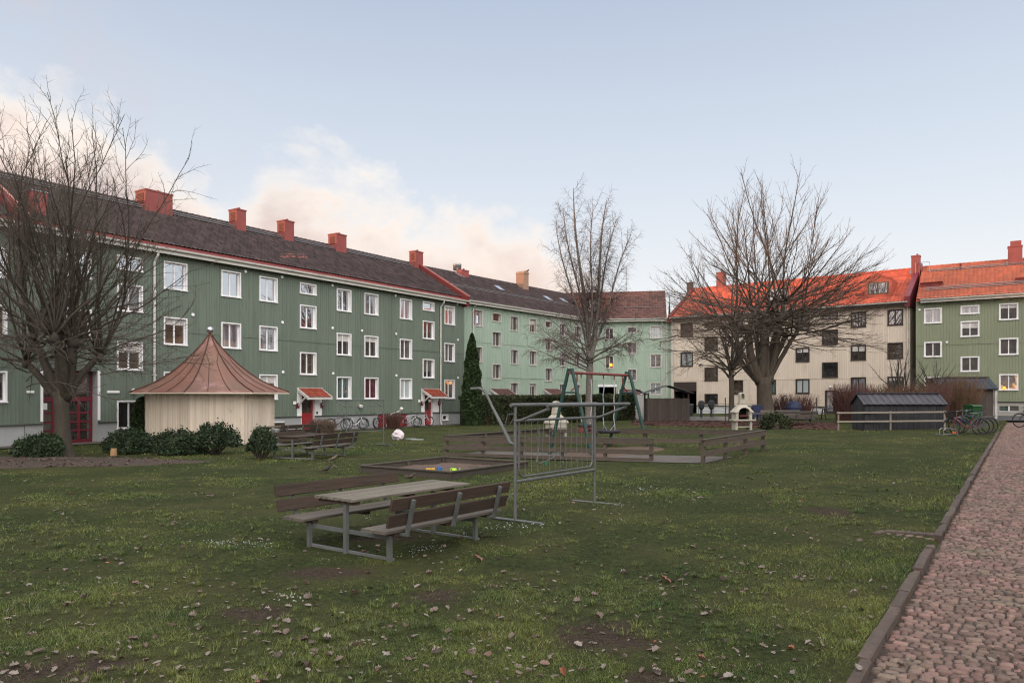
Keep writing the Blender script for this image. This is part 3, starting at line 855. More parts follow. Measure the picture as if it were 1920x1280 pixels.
facade(D_, -0.0, LD+0.1, 1.0, MATS['pale_green_cladding'], MATS['grey_plinth'], rib=0.2, ribw=0.06, ribd=0.02, seams=((3.62,0,LD),(6.4,0,LD)))
zo = D_.sz(1138, 725)[1]
m = MB(); m.box(p0-0.1, p1+0.1, -0.06, -0.003, zo, zo+0.22); m.build('passage_lintel', MATS['white_paint'], D_.root)
m = MB(); m.box(p0, p0+0.02, 0.0, 6, -.5, zo); m.box(p1-0.02, p1, 0.0, 6, -.5, zo); m.box(p0, p1, 5.9, 6, -.5, zo); m.box(p0+.02,p1-.02,0,5.9,zo-0.02,zo)
m.build('passage', MATS['interior_dark'], D_.root)
roofD = tile_roof(D_, -6.0, LD-0.3, 'brown_tiles', tw=0.27, th=0.38)
gutter(D_, 0.45, LD, 'gutter_paint', fascia=0.2)
rail_on_roof(D_, 1.0, LD-0.5, 1.5, n=1, h=0.15)
downpipe(D_, LD-0.75, 0, 9.4, 'gutter_paint'); downpipe(D_, LD-0.28, 0, 9.4, 'gutter_paint')
canopy_door(D_, 1160, 1203, 730, 1172, 1184, dbot=0.3, dtop=2.2, tiles='brown_tiles')
# orange paper lamp glowing in a window
s_, z_, _ = D_.sz(1145.5, 684); m = MB(); m.lathe((s_, 0.10, z_-0.22), [(0.0,0.05),(0.10,0.08),(0.15,0.17),(0.15,0.26),(0.10,0.35),(0.0,0.38)], 12)
o = m.build('paper_lamp', MATS['lamp_orange'], D_.root, True)
# dormer in the valley
s_, y_, z_, _ = D_.roof(1112, 598)
m = MB(); m.box(s_-1.8, s_+1.6, 1.2, 4.5, 9.8, 11.75); m.extr([(s_-2.0,11.752),(s_+1.8,11.752),(s_+1.4,12.1),(s_-1.6,12.1)], 'y', 1.05, 4.6)
dm = m.build('dormer', M('dormer_rust', (0.20,0.085,0.06), (0.15,0.065,0.05), rough=0.7), roofD)
m = MB(); m.box(s_-0.4, s_+0.35, 1.12, 1.19, 10.35, 11.55); m.box(s_-0.5, s_+0.45, 1.14, 1.195, 10.25, 11.65); m.build('dormer_window', MATS['old_white'], roofD)
m = MB(); m.box(s_-0.33, s_-0.06, 1.105, 1.118, 10.42, 11.48); m.box(s_+0.01, s_+0.28, 1.105, 1.118, 10.42, 11.48); m.build('pane', MATS['pane_sky'], roofD)
s_, y_, z_, _ = D_.roof(1174, 550)
m = MB(); m.tube([(s_, 5.2, 12.4), (s_, 5.2, 15.4)], 0.035, 6)
for k in range(6): m.bar((s_-0.35+0.03*k, 5.2, 14.2+0.2*k), (s_+0.35-0.03*k, 5.2, 14.2+0.2*k), 0.02, 0.02)
m.build('aerial', MATS['dark_galvanised'], D_.root)

# ============ E: beige house ============
E = Bld('apartment_house', 'beige apartment house with bright orange roof and dark windows behind the big bare tree',
        (15.2, 71.4), (16.2, -12.5), 9.5, 12.8, zb=0.3)
LE = sqrt(16.2**2+12.5**2)
kE = dict(mframe='brown_wood_paint', reveal=0.06, pane='pane_dark', case=0.06, sash=0.07)
rows(E, 1276.3, 1299.3, [(605.7,631.5,{'pane':'pane_brown'}),(660.5,687,{'pane':'pane_pale'})], **kE)
rows(E, 1321.3, 1346, [(602.5,614,{'mull':0}),(631,657.5,{'pane':'pane_brown'}),(688.5,714,{'mull':0,'pane':'pane_brown'}),(738,757.5,{'mull':0,'pane':'pane_black'})], **kE)
rows(E, 1371.3, 1393.5, [(601,627),(657.5,685,{'pane':'pane_pale'}),(712.5,739,{'mull':0,'pane':'pane_brown'})], **kE)
rows(E, 1432, 1455, [(596,623),(655,682,{'pane':'pane_pale'}),(711.5,739,{'pane':'pane_teal'})], **kE)
rows(E, 1492, 1518, [(591.5,619,{'pane':'pane_pale'}),(651.5,678.5),(710,738,{'pane':'pane_blind'})], **kE)
rows(E, 1541.5, 1571.3, [(586.5,598.6,{'pane':'pane_pale'}),(618,646,{'pane':'pane_dark'}),(679,708,{'mull':0,'pane':'pane_black'})], **kE)
rows(E, 1595.4, 1624, [(584.6,614,{'pane':'pane_sky'}),(646,675.5),(707,736,{'pane':'pane_pale'})], **kE)
rows(E, 1664, 1693.5, [(580,610,{'pane':'pane_sky'}),(642.5,672.5,{'pane':'pane_brown'}),(705.5,732,{'pane':'pane_dark'})], **kE)
d0 = E.sz(1546.5, HY)[0]; d1 = E.sz(1570.7, HY)[0]; dzt = E.sz(1558, 731.5)[1]
E.open.append((d0, d1, 0.0, dzt))
q0 = E.sz(1264, HY)[0]; q1 = E.sz(1306, HY)[0]; qz = E.sz(1285, 716)[1]
E.open.append((q0, q1, -0.5, qz))
bw = []
for p0_, p1_ in ((1375,1398),(1452,1462),(1506,1519)):
    s0 = E.sz(p0_,HY)[0]; s1 = E.sz(p1_,HY)[0]; bw.append((s0,s1)); E.open.append((s0, s1, 0.62, 1.10))
facade(E, 0.0, LE, 1.22, MATS['beige_cladding'], MATS['white_plinth'], rib=0.18, ribw=0.05, ribd=0.018, seams=((3.55,0,LE),(6.4,0,LE)))
for s0, s1 in bw:
    m = MB(); m.box(s0, s1, 0.10, 0.12, 0.6, 1.12); o = m.build('basement_window', MATS['pane_black'], E.root)
    m = MB(); m.box(s0, s1, 0.05, 0.10, 0.6, 0.65); m.box(s0, s1, 0.05, 0.10, 1.07, 1.12); m.box((s0+s1)/2-.03, (s0+s1)/2+.03, 0.05, 0.10, 0.65, 1.07); m.build('basement_frame', MATS['galvanised'], E.root)
m = MB(); m.box(d0, d1, 0.15, 0.2, 0.3, dzt); m.box(d0, d0+0.12, 0.02, 0.15, 0.3, dzt); m.box(d1-0.12, d1, 0.02, 0.15, 0.3, dzt); m.box(d0, d1, 0.02, 0.15, dzt-0.1, dzt); m.box(d0,d1,0.04,0.15,0.3,0.75)
dE = m.build('door', MATS['brown_wood_paint'], E.root)
m = MB(); m.box(d0+0.14, (d0+d1)/2+0.1, 0.12, 0.14, 0.8, dzt-0.12); m.build('pane', MATS['pane_pale'], dE)
m = MB(); m.box(d0-.5, d1+.5, -1.2, -0.003, 0.0, 0.42); m.build('door_step', MATS['concrete_pale'], E.root)
wall_lamp(E, 1558, 725)
m = MB(); zc = E.sz(1285, 733)[1]
m.box(q0+.02, q1-.02, -0.02, 0.05, zc, qz)
for i in range(9): m.box(q0+(q1-q0)*i/9+0.01, q0+(q1-q0)*(i+1)/9-0.01, -0.05, -0.02, zc, qz)
m.build('passage_fascia', MATS['brown_wood_paint'], E.root)
m = MB(); m.box(q0, q0+0.02, 0.0, 7, -.5, qz); m.box(q1-0.02, q1, 0.0, 7, -.5, qz); m.box(q0, q1, 6.9, 7, -.5, qz); m.box(q0+.02,q1-.02,0,6.9,qz-0.02,qz)
m.build('passage', MATS['interior_dark'], E.root)
roofE = tile_roof(E, 0.25, LE-0.32, 'orange_tiles', tw=0.28, th=0.38)
gutter(E, 0.1, LE-0.1, 'gutter_paint', fascia=0.2, mf='brown_wood_paint')
parapet(E, -0.1, 0.35, 0.22, 'red_metal', trim=False)
parapet(E, LE-0.32, 0.4, 0.45, 'wine_red', trim=False)
downpipe(E, 0.25, 0.3, 9.4, 'gutter_paint'); downpipe(E, LE-0.15, 0.5, 9.4, 'gutter_paint', r=0.06)
rail_on_roof(E, 0.6, LE-0.8, 0.35, 'red_metal', n=1, h=0.16)
vents(E, [(1480,748)] )
c1 = chimney(E, roofE, 1343, 1362, 511, 541, 'chimney_red', vent=False, depth=0.8)
c1 = chimney(E, roofE, 1291, 1300, 530, 541, 'louvre_dark' if 'louvre_dark' in MATS else 'brown_wood_paint', vent=False, depth=0.5)
def dormer(b, roof, px0, px1, pyt, pyw0, pyw1, pyb):
    s0, y0, z0, _ = b.roof(px0, pyb); s1 = b.roof(px1, pyb)[0]
    yf = y0+0.35
    # heights on the dormer face
    cpx = (px0+px1)/2
    zw1 = b.sz(cpx, pyw0, yf)[1]; zw0 = b.sz(cpx, pyw1, yf)[1]; zt = b.sz(cpx, pyt, yf)[1]
    zsh = zw1 + 0.22
    m = MB()
    m.extr([(s0,b.rz(yf)-0.25),(s0,zsh),((s0+s1)/2,zt),(s1,zsh),(s1,b.rz(yf)-0.25)], 'y', yf, yf+2.6)
    m.bar((s0-0.14, yf-0.05, zsh+0.0), ((s0+s1)/2, yf-0.05, zt+0.08), 0.12, 0.10)
    m.bar((s1+0.14, yf-0.05, zsh+0.0), ((s0+s1)/2, yf-0.05, zt+0.08), 0.12, 0.10)
    o = m.build('dormer', M('dormer_red', (0.33,0.075,0.045), (0.25,0.055,0.038), rough=0.55, stain=(0.2,0.04,0.03), stain_scale=3), roof)
    w0 = s0+(s1-s0)*0.14; w1 = s1-(s1-s0)*0.12
    f = MB(); c = (w0+w1)/2
    f.box(w0,w1,yf-0.05,yf-0.002,zw0,zw0+0.07); f.box(w0,w1,yf-0.05,yf-0.002,zw1-0.07,zw1)
    for x in (w0, c-0.05, w1-0.09): f.box(x, x+0.09, yf-0.05, yf-0.002, zw0+0.07, zw1-0.07)
    f.build('dormer_window', MATS['dark_trim'], roof)
    p = MB(); p.box(w0+.03,w1-.03,yf-0.03,yf-0.012,zw0+.03,zw1-.03); p.build('dormer_pane', MATS['pane_sky'], roof)
dormer(E, roofE, 1618.5, 1669, 516, 529.5, 551.5, 566)
dormer(E, roofE, 1433, 1480, 527, 541, 563, 581)

# ============ F: mid green house at the right ============
FB = Bld('apartment_house', 'green apartment house with weathered orange roof and white framed windows at the right edge',
         (31.55, 58.0), (5.75, -3.75), 9.5, 12.75, zb=0.6)
LF = 19.5
kF = dict(mframe='white_paint', reveal=0.08, case=0.09, sash=0.05)
rows(FB, 1732.5, 1766, [(577.5,606.5,{'pane':'pane_pale'}),(640.5,669.5,{'pane':'pane_murk'}),(706,736,{'pane':'pane_murk'})], **kF)
rows(FB, 1801, 1836.5, [(572.5,589,{'pane':'pane_pale'}),(601.5,631.5,{'pane':'pane_murk'}),(668,697,{'pane':'pane_murk'})], **kF)
rows(FB, 1873, 1909.5, [(568.5,600,{'pane':'pane_murk'}),(633.5,665.5,{'pane':'pane_murk'}),(701,732,{'pane':'pane_lamp'})], **kF)
for s in np.arange(FB.sz(1909,HY)[0]+2.0, LF-2, 3.0):
    for z1, z0 in ((8.9,7.6),(6.2,4.9),(3.5,2.2)): window(FB, s, s+1.3, z0, z1, pane='pane_dark', **kF)
b0 = FB.sz(1874,HY)[0]; b1 = FB.sz(1910,HY)[0]
FB.open.append((b0, b1, FB.sz(1892,770.5)[1], FB.sz(1892,761)[1]))
zpF = FB.sz(1850,752.3)[1]
facade(FB, -0.16, LF, zpF, MATS['mid_green_cladding'], MATS['beige_plinth'], rib=0.19, ribw=0.055, ribd=0.02, seams=((6.0,-0.16,LF),))
m = MB(); m.box(b0,(b0+b1)/2-.04,0.12,0.14,1.0,1.5); m.build('basement_pane', MATS['pane_teal'], FB.root)
m = MB(); m.box((b0+b1)/2+.04,b1,0.10,0.12,1.0,1.5); m.build('basement_board', MATS['bench_grey'], FB.root)
m = MB(); m.box(b0-.03,b1+.03,0.0,0.02,FB.sz(1892,770.5)[1]-0.05,FB.sz(1892,770.5)[1]); m.box((b0+b1)/2-.04,(b0+b1)/2+.04,0.05,0.14,1.0,1.5); m.build('basement_frame', MATS['white_paint'], FB.root)
roofF = tile_roof(FB, -0.1, LF, 'faded_tiles', tw=0.28, th=0.38)
gutter(FB, 0.2, LF, 'gutter_paint', fascia=0.2)
rail_on_roof(FB, 0.4, LF-1, 0.75, 'galvanised', n=3, h=0.3, r=0.03)
rail_on_roof(FB, 0.4, LF-1, 3.95, 'galvanised', n=2, h=0.22, r=0.035, name='roof_walkway_rail')
chimney(FB, roofF, 1708.5, 1726.5, 480, 513, 'chimney_red', vent=False, depth=0.8)
chimney(FB, roofF, 1889.5, 1917, 462, 498, 'chimney_red', vent=False, depth=0.8)
s_, y_, z_, Y_ = FB.roof(1903, 498)
m = MB(); m.box(s_-0.3, s_+0.42, y_+0.1, y_+0.7, H+(HY-464)*Y_/F, H+(HY-451)*Y_/F); m.build('chimney_head', MATS['chimney_red'], roofF)
s_, y_, z_, Y_ = FB.roof(1746, 540)
m = MB(); m.box(s_-0.72, s_+0.72, y_, y_+1.1, z_-0.5, z_+0.42); m.box(s_-0.78, s_+0.78, y_-0.06, y_+1.1, z_+0.42, z_+0.47); m.build('roof_hatch', MATS['red_metal'], roofF)
s_, y_, z_, Y_ = FB.roof(1922, 532)
m = MB(); m.box(s_-0.6, s_+1.2, y_, y_+1.1, z_-0.5, z_+0.5); m.build('roof_hatch', MATS['red_metal'], roofF)
s_, y_, z_, Y_ = FB.roof(1801, 506)
m = MB(); m.tube([(s_, y_, z_-0.1), (s_, y_, z_+0.55)], 0.07, 8); m.build('roof_vent_pipe', MATS['red_metal'], roofF)
s_, y_, z_, Y_ = FB.roof(1730, 512)
m = MB()
s2 = FB.roof(1743, 511)[0]
m.tube([(s_-0.5,3.9,FB.rz(3.9)),(s_-0.5,3.9,FB.rz(3.9)+0.95)],0.02,5); m.tube([(s2,3.9,FB.rz(3.9)),(s2,3.9,FB.rz(3.9)+0.95)],0.02,5); m.tube([(s_-0.5,3.9,FB.rz(3.9)+0.95),(s2,3.9,FB.rz(3.9)+0.95)],0.02,5)
m.build('roof_handrail', MATS['galvanised'], roofF)
vents(FB, [(1724,581),(1775.5,641.5)])
s_, z_, _ = FB.sz(1883, 727); m = MB(); m.lathe((s_, 0.04, z_-0.1), [(0.0,0.2),(0.05,0.2),(0.15,0.0),(0.0,0.0)][::-1], 12); m.build('table_lamp', MATS['lamp_orange'], FB.root, True)

# ============ G: the wing on the right, outside the frame, seen in the window reflections ============
G = Bld('apartment_house', 'beige apartment house right of the path, outside the picture',
        (48.0, 46.0), (-0.62, -0.86), 9.3, 12.4, zb=0.4)
for s in np.arange(3, 58, 4.0):
    for z1, z0 in ((8.7,7.3),(5.98,4.6),(3.4,2.0)): window(G, s, s+1.4, z0, z1, pane='pane_dark', mframe='brown_wood_paint')
facade(G, 0, 62, 1.1, MATS['beige_cladding'], MATS['beige_plinth'], rib=0.4)
tile_roof(G, 0, 62, 'brown_tiles', tw=0.5, th=0.6)
# ------------------------------------------------------------------ ground
def pxpoly(pts): return [tuple(gp(*p)[:2]) for p in pts]
FL, FR, SN, SF, BL = (-2.3,26.2), (4.2,22.5), (5.45,21.3), (8.5,25.3), (1.6,31.2)
SBO = (-1.85, 21.1); SU = (0.56,0.8285); SV = (0.8285,-0.56)
sand_poly = [(SBO[0]+SU[0]*a+SV[0]*b_, SBO[1]+SU[1]*a+SV[1]*b_) for a, b_ in ((-1.75,-1.5),(-1.75,1.5),(1.75,1.5),(1.75,-1.5))]
pave_poly = [(-2.2,26.05),(5.5,21.35),(6.9,23.2),(-1.0,28.1)]
swing_c = (3.3, 27.3)
bed_poly = pxpoly([(-260,885),(-260,846),(290,852),(300,868),(120,884)])
mulch_poly = pxpoly([(1185,797),(1575,806),(1575,793),(1185,788.5)])
wet_poly = pxpoly([(1185,788),(1425,789.5),(1425,782),(1185,780)])
patio_poly = [(A.O[0]+A.d[0]*s_-A.n[0]*o, A.O[1]+A.d[1]*s_-A.n[1]*o) for s_, o in ((-30,0.0),(31.3,0.0),(31.3,1.3),(-30,1.3))]
FBs = FB
asph_poly = [(FB.O[0]+FB.d[0]*s_-FB.n[0]*o, FB.O[1]+FB.d[1]*s_-FB.n[1]*o) for s_, o in ((-0.5,-0.3),(19.5,-0.3),(19.5,11.5),(-0.5,11.5))]
EXC = [sand_poly, pave_poly, bed_poly, mulch_poly, wet_poly, patio_poly, asph_poly]

def inpoly(X, Y, poly):
    ins = np.zeros(len(X), bool); n = len(poly)
    for i in range(n):
        x1, y1 = poly[i]; x2, y2 = poly[(i+1) % n]
        c = ((y1 > Y) != (y2 > Y)) & (X < (x2-x1)*(Y-y1)/(y2-y1+1e-12)+x1)
        ins ^= c
    return ins

def gv(X, Y):
    xs = 0.5*(X+np.sqrt(X*X+4))-0.35
    t = np.maximum(0.001, 0.028*xs)
    return (t**-4+0.65**-4)**-0.25

def vnoise(X, Y, s, seed=0):
    r = np.random.default_rng(seed); T = r.random((64,64))
    x = X/s; y = Y/s; i = np.floor(x).astype(int); j = np.floor(y).astype(int); fx = x-i; fy = y-j
    fx = fx*fx*(3-2*fx); fy = fy*fy*(3-2*fy)
    a = T[i%64,j%64]; b = T[(i+1)%64,j%64]; c = T[i%64,(j+1)%64]; d = T[(i+1)%64,(j+1)%64]
    return a*(1-fx)*(1-fy)+b*fx*(1-fy)+c*(1-fx)*fy+d*fx*fy

WORN = [(1130,1190,0.62,0.62),(150,1248,0.6,0.4),(1215,1268,0.3,0.2),(610,1075,0.75,0.45),(720,1010,0.9,0.5),(40,1262,0.5,0.3),(1560,960,0.5,0.8),(820,1120,0.4,0.4),(480,1150,0.45,0.4)]
def lawn_mat(name, blade):
    m, nt, b, co, _ = newmat(name)
    n1 = noise(nt, co, 0.45, 5, 0.65, 0.3)
    n2 = noise(nt, co, 2.2, 6, 0.7, 0.4)
    n3 = noise(nt, co, 14.0, 4, 0.7)
    if blade:
        c = mixc(nt, ramp(nt, n2, [(0.42,0),(0.58,1)]), (0.028,0.064,0.013), (0.098,0.138,0.024))
        c = mixc(nt, ramp(nt, n1, [(0.42,0),(0.62,0.85)]), c, (0.140,0.158,0.032))
        c = mixc(nt, ramp(nt, noise(nt, co, 0.9, 5, 0.7, 0.6), [(0.52,0),(0.66,0.75)]), c, (0.026,0.052,0.014))
        a = nt.nodes.new('ShaderNodeAttribute'); a.attribute_name = 'rnd'
        c = mixc(nt, ramp(nt, a.outputs['Fac'], [(0.0,0.0),(0.86,0.0),(1.0,0.7)]), c, (0.27,0.24,0.15))
        hs = nt.nodes.new('ShaderNodeHueSaturation'); nt.links.new(c, hs.inputs['Color'])
        nt.links.new(math_(nt,'MULTIPLY_ADD', a.outputs['Fac'], 0.9, 0.55), hs.inputs['Value']); c = hs.outputs[0]
        b.inputs['Roughness'].default_value = 0.55; b.inputs['Specular IOR Level'].default_value = 0.35
    else:
        c = mixc(nt, ramp(nt, n3, [(0.35,0),(0.65,1)]), (0.018,0.024,0.009), (0.052,0.070,0.018))
        c = mixc(nt, ramp(nt, n1, [(0.42,0),(0.70,0.7)]), c, (0.088,0.086,0.033))
        c = mixc(nt, ramp(nt, n2, [(0.60,0),(0.74,0.7)]), c, (0.060,0.046,0.034))
        msk = None
        nz = noise(nt, co, 3.2, 6, 0.72, 0.5)
        for px_, py_, rx_, ry_ in WORN:
            p0 = gp(px_, py_)
            mp = nt.nodes.new('ShaderNodeMapping'); mp.vector_type = 'TEXTURE'
            mp.inputs['Location'].default_value = (p0.x, p0.y, p0.z); mp.inputs['Scale'].default_value = (rx_, ry_, 5)
            nt.links.new(co, mp.inputs[0])
            ln = nt.nodes.new('ShaderNodeVectorMath'); ln.operation = 'LENGTH'; nt.links.new(mp.outputs[0], ln.inputs[0])
            v = math_(nt, 'SUBTRACT', 1.75, math_(nt, 'ADD', ln.outputs['Value'], math_(nt, 'MULTIPLY', nz, 1.5)), clamp=True)
            msk = v if msk is None else math_(nt, 'MAXIMUM', msk, v)
        soil = mixc(nt, ramp(nt, noise(nt, co, 22, 5, 0.7), [(0.35,0),(0.65,1)]), (0.034,0.025,0.019), (0.082,0.060,0.046))
        c = mixc(nt, ramp(nt, msk, [(0.15,0),(0.6,1)]), c, soil)
        b.inputs['Roughness'].default_value = 0.95; b.inputs['Specular IOR Level'].default_value = 0.15
        bump(nt, b, math_(nt,'ADD', noise(nt, co, 9, 6, 0.75), noise(nt, co, 60, 3, 0.7)), 0.9, 0.06)
    nt.links.new(c, b.inputs['Base Color'])
    return m
LAWN = lawn_mat('lawn_ground', False); BLADE = lawn_mat('grass_blade', True)

# ground sheet in the frame of the path, lowered where the path runs
ws = sorted(set([-700,-400,-200,-120,-90,-70] + list(np.arange(-60,0,0.75)) + [-0.02, 0.05, 4.72, 4.79] + list(np.arange(5.5,16,1.5)) + [20,30,60,150,400,700]))
us = sorted(set([-500,-200,-100,-60] + list(np.arange(-40,100,0.9)) + [120,160,250,500,900]))
W_, U_ = np.meshgrid(ws, us)
GX = K0[0]+VP[0]*W_+UP[0]*U_; GY = K0[1]+VP[1]*W_+UP[1]*U_
GZ = gv(GX, GY) - 0.10*((W_ > 0.0) & (W_ < 4.75))
GZ += 0.018*(vnoise(GX, GY, 1.7, 3)-0.5)*((W_ < -0.5)) + 0.03*(vnoise(GX,GY,5.3,4)-0.5)*(W_ < -2)
nw, nu = len(ws), len(us)
idx = (np.arange(nu-1)[:,None]*nw + np.arange(nw-1)[None,:]).ravel()
ground = np_mesh('ground', np.stack([GX.ravel(), GY.ravel(), GZ.ravel()],1), np.stack([idx,idx+1,idx+1+nw,idx+nw],1), LAWN, smooth=False)
tag(ground, 'mossy winter lawn of the courtyard, gently rising to the right', 'lawn', kind='structure')

def sheet(name, poly, mat, off=0.02, label=None, cat='ground', kind='structure', nsub=26, jit=0.0):
    """four sided patch following the ground"""
    a, b_, c, d = [np.array(p) for p in poly[:4]]
    V = []
    for j in range(nsub+1):
        t = j/nsub
        for i in range(nsub+1):
            s_ = i/nsub
            p = (a*(1-s_)+b_*s_)*(1-t) + (d*(1-s_)+c*s_)*t
            ed = min(i, j, nsub-i, nsub-j)
            V.append((p[0]+random.uniform(-4,4)*jit, p[1]+random.uniform(-4,4)*jit, g(p[0], p[1])+off+random.uniform(-1,1)*jit-(2*jit if ed == 0 else 0)))
    n = nsub+1
    I = [(j*n+i, j*n+i+1, (j+1)*n+i+1, (j+1)*n+i) for j in range(nsub) for i in range(nsub)]
    o = mesh_obj(name, V, I, MATS[mat])
    return tag(o, label, cat, kind=kind)
sheet('bark_mulch_bed', mulch_poly, 'mulch', 0.03, 'band of red brown bark mulch before the beige house', 'flower bed', nsub=70, jit=0.035)
sheet('asphalt_walk', wet_poly, 'wet_asphalt', 0.03, 'wet grey walk behind the mulch bed by the plank shelter', 'path')
sheet('gravel_strip', patio_poly, 'gravel_strip', 0.03, 'brown gravel strip along the foot of the dark green house', 'ground', nsub=60)
sheet('service_road', asph_poly, 'asphalt', 0.02, 'grey asphalt lane in front of the green house on the right', 'road')
sheet('playground_paving', pave_poly, 'paving', 0.03, 'damp grey slabs inside the low playground fence', 'paving')
# leaf bed: irregular outline round the left tree
V = []; n = 40
bc = gp(70, 866)
for r in (0.0, 0.5, 0.85, 1.0):
    for i in range(n):
        t = 2*pi*i/n
        rr = r*(1+0.12*sin(3*t+1)+0.08*sin(7*t)) 
        x = bc.x + cos(t)*4.8*rr; y = bc.y + sin(t)*1.9*rr - cos(t)*0.25*rr
        V.append((x, y, g(x,y)+0.045-0.05*(r>0.9)+random.uniform(-.012,.012)))
Fq = [(k*n+i, k*n+(i+1)%n, (k+1)*n+(i+1)%n, (k+1)*n+i) for k in range(3) for i in range(n)]
o = mesh_obj('leaf_bed', V, Fq, MATS['leaf_bed']); tag(o, 'dark bed of rotting leaves round the left tree', 'flower bed', kind='structure')
bed_ring = [(V[3*n+i][0], V[3*n+i][1]) for i in range(n)]
# worn sandy soil under the swing
V = []
for r in (0.0, 0.6, 0.9, 1.0):
    for i in range(n):
        t = 2*pi*i/n; rr = r*(1+0.1*sin(3*t)+0.07*sin(5*t+2))
        a, b_ = cos(t)*2.7*rr, sin(t)*1.5*rr
        x = swing_c[0]+0.6*a+0.8*b_+0.3; y = swing_c[1]+0.8*a-0.6*b_-0.7
        V.append((x, y, g(x,y)+0.04-0.05*(r>0.95)))
o = mesh_obj('worn_soil', V, Fq, MATS['sand_soil']); tag(o, 'bare sandy soil under the swing frame', 'ground', kind='structure')
soil_ring = [(V[3*n+i][0], V[3*n+i][1]) for i in range(n)]
EXC += [bed_ring, soil_ring]

# ---- path of setts
def setts():
    V = []; A_ = []
    u = -4.5; row = 0
    rs = np.random.default_rng(5)
    while u < 47:
        rw = rs.uniform(0.066, 0.092)
        w = 0.05 + rs.uniform(-0.01, 0.06)
        lim = 4.7
        Yc = K0[1]+UP[1]*u; 
        while w < lim:
            L = rs.uniform(0.065, 0.135)
            if rs.random() < 0.3: L = rs.uniform(0.055, 0.085)
            w1 = min(w+L, lim)
            cx = K0[0]+VP[0]*(w+L/2)+UP[0]*u; cy = K0[1]+VP[1]*(w+L/2)+UP[1]*u
            if cy > 1 and (cx/cy*F+960) < 2350+1500/cy*2 and cx < 34:
                V.append((w+0.006, w1-0.006, u+0.005, u+rw-0.006, rs.uniform(-0.014,0.012), rs.uniform(-.008,.008), rs.uniform(-.006,.006)))
                A_.append(rs.random())
            w = w1 + rs.uniform(0.0, 0.008)
        u += rw
    a = np.array(V); n = len(a)
    w0,w1,u0,u1,hz,tx,ty = a.T
    ch = 0.009
    base = -0.055
    def P(w,u,z):
        j = rs.uniform(-0.0035,0.0035,(2,n))
        w = w+j[0]; u = u+j[1]
        X = K0[0]+VP[0]*w+UP[0]*u; Y = K0[1]+VP[1]*w+UP[1]*u
        return np.stack([X, Y, gv(X,Y)-0.075+z],1)
    q = []
    for (ww,uu) in ((w0,u0),(w1,u0),(w1,u1),(w0,u1)): q.append(P(ww,uu,np.full(n,base)))
    for (ww,uu) in ((w0,u0),(w1,u0),(w1,u1),(w0,u1)): q.append(P(ww,uu,hz-ch))
    for (ww,uu,sg) in ((w0+ch*1.4,u0+ch*1.4,-1),(w1-ch*1.4,u0+ch*1.4,1),(w1-ch*1.4,u1-ch*1.4,-1),(w0+ch*1.4,u1-ch*1.4,1)): q.append(P(ww,uu,hz+tx*sg))
    VV = np.stack(q,1).reshape(-1,3)
    f = np.array([(0,1,5,4),(1,2,6,5),(2,3,7,6),(3,0,4,7),(4,5,9,8),(5,6,10,9),(6,7,11,10),(7,4,8,11),(8,9,10,11)])
    FF = (np.arange(n)[:,None,None]*12+f[None]).reshape(-1,4)
    return VV, FF, np.repeat(np.array(A_),9), n
VV, FF, AA, ns = setts()
path = np_mesh('path', VV, FF, MATS['sett_stone'], a=AA)
tag(path, 'path of reddish granite setts along the right side of the lawn', 'path', kind='structure')
V = []; nn = 60
for i in range(nn+1):
    u = -6 + 56*i/nn
    for w in (0.0, 1.5, 3.0, 4.75):
        x = K0[0]+VP[0]*w+UP[0]*u; y = K0[1]+VP[1]*w+UP[1]*u
        V.append((x, y, g(x,y)-0.092))
o = mesh_obj('path_joints', V, [(i*4+k,i*4+k+1,(i+1)*4+k+1,(i+1)*4+k) for i in range(nn) for k in range(3)], MATS['sett_joint'])
tag(o, 'dark grit between the setts of the path', 'path', kind='structure')

# ---- kerb of granite stones (one continuous edging)
def pt(u, w, z=0.0):
    x = K0[0]+VP[0]*w+UP[0]*u; y = K0[1]+VP[1]*w+UP[1]*u
    return (x, y, g(x,y)+z)
kerb = MB()
def kerb_stone(u0, u1, w, wd=0.105, top=0.02):
    j = [random.uniform(-0.008,0.008) for _ in range(8)]
    c = 0.014
    a = pt(u0, w+j[0]); b_ = pt(u1, w+j[1])
    prof = [(0,-0.16),(wd,-0.16),(wd,top-c),(wd-c,top),(c,top),(0,top-c)]
    vs = []
    for (p, dz) in ((a,j[2]),(b_,j[3])):
        for q, z in prof:
            vs.append((p[0]+VP[0]*(q+random.uniform(-.006,.006)), p[1]+VP[1]*(q+random.uniform(-.006,.006)), p[2]+z+dz+random.uniform(-.005,.005)))
    n = 6
    kerb.add(vs, [(i,(i+1)%n,n+(i+1)%n,n+i) for i in range(n)]+[tuple(range(n))[::-1],tuple(range(n,2*n))])
u = -4.6
GAP = (upath(*gp(1768,1024)[:2]), upath(*gp(1768,1006)[:2]))
while u < 33.2:
    L = random.uniform(0.42, 0.95)
    u1 = min(u+L, 33.3)
    if u1 > GAP[0] and u < GAP[0]: u1 = GAP[0]
    if GAP[0] <= u < GAP[1]: u = GAP[1]; continue
    kerb_stone(u, u1-0.012, -0.05+random.uniform(-0.008,0.008), top=0.012+random.uniform(-0.012,0.014))
    u = u1
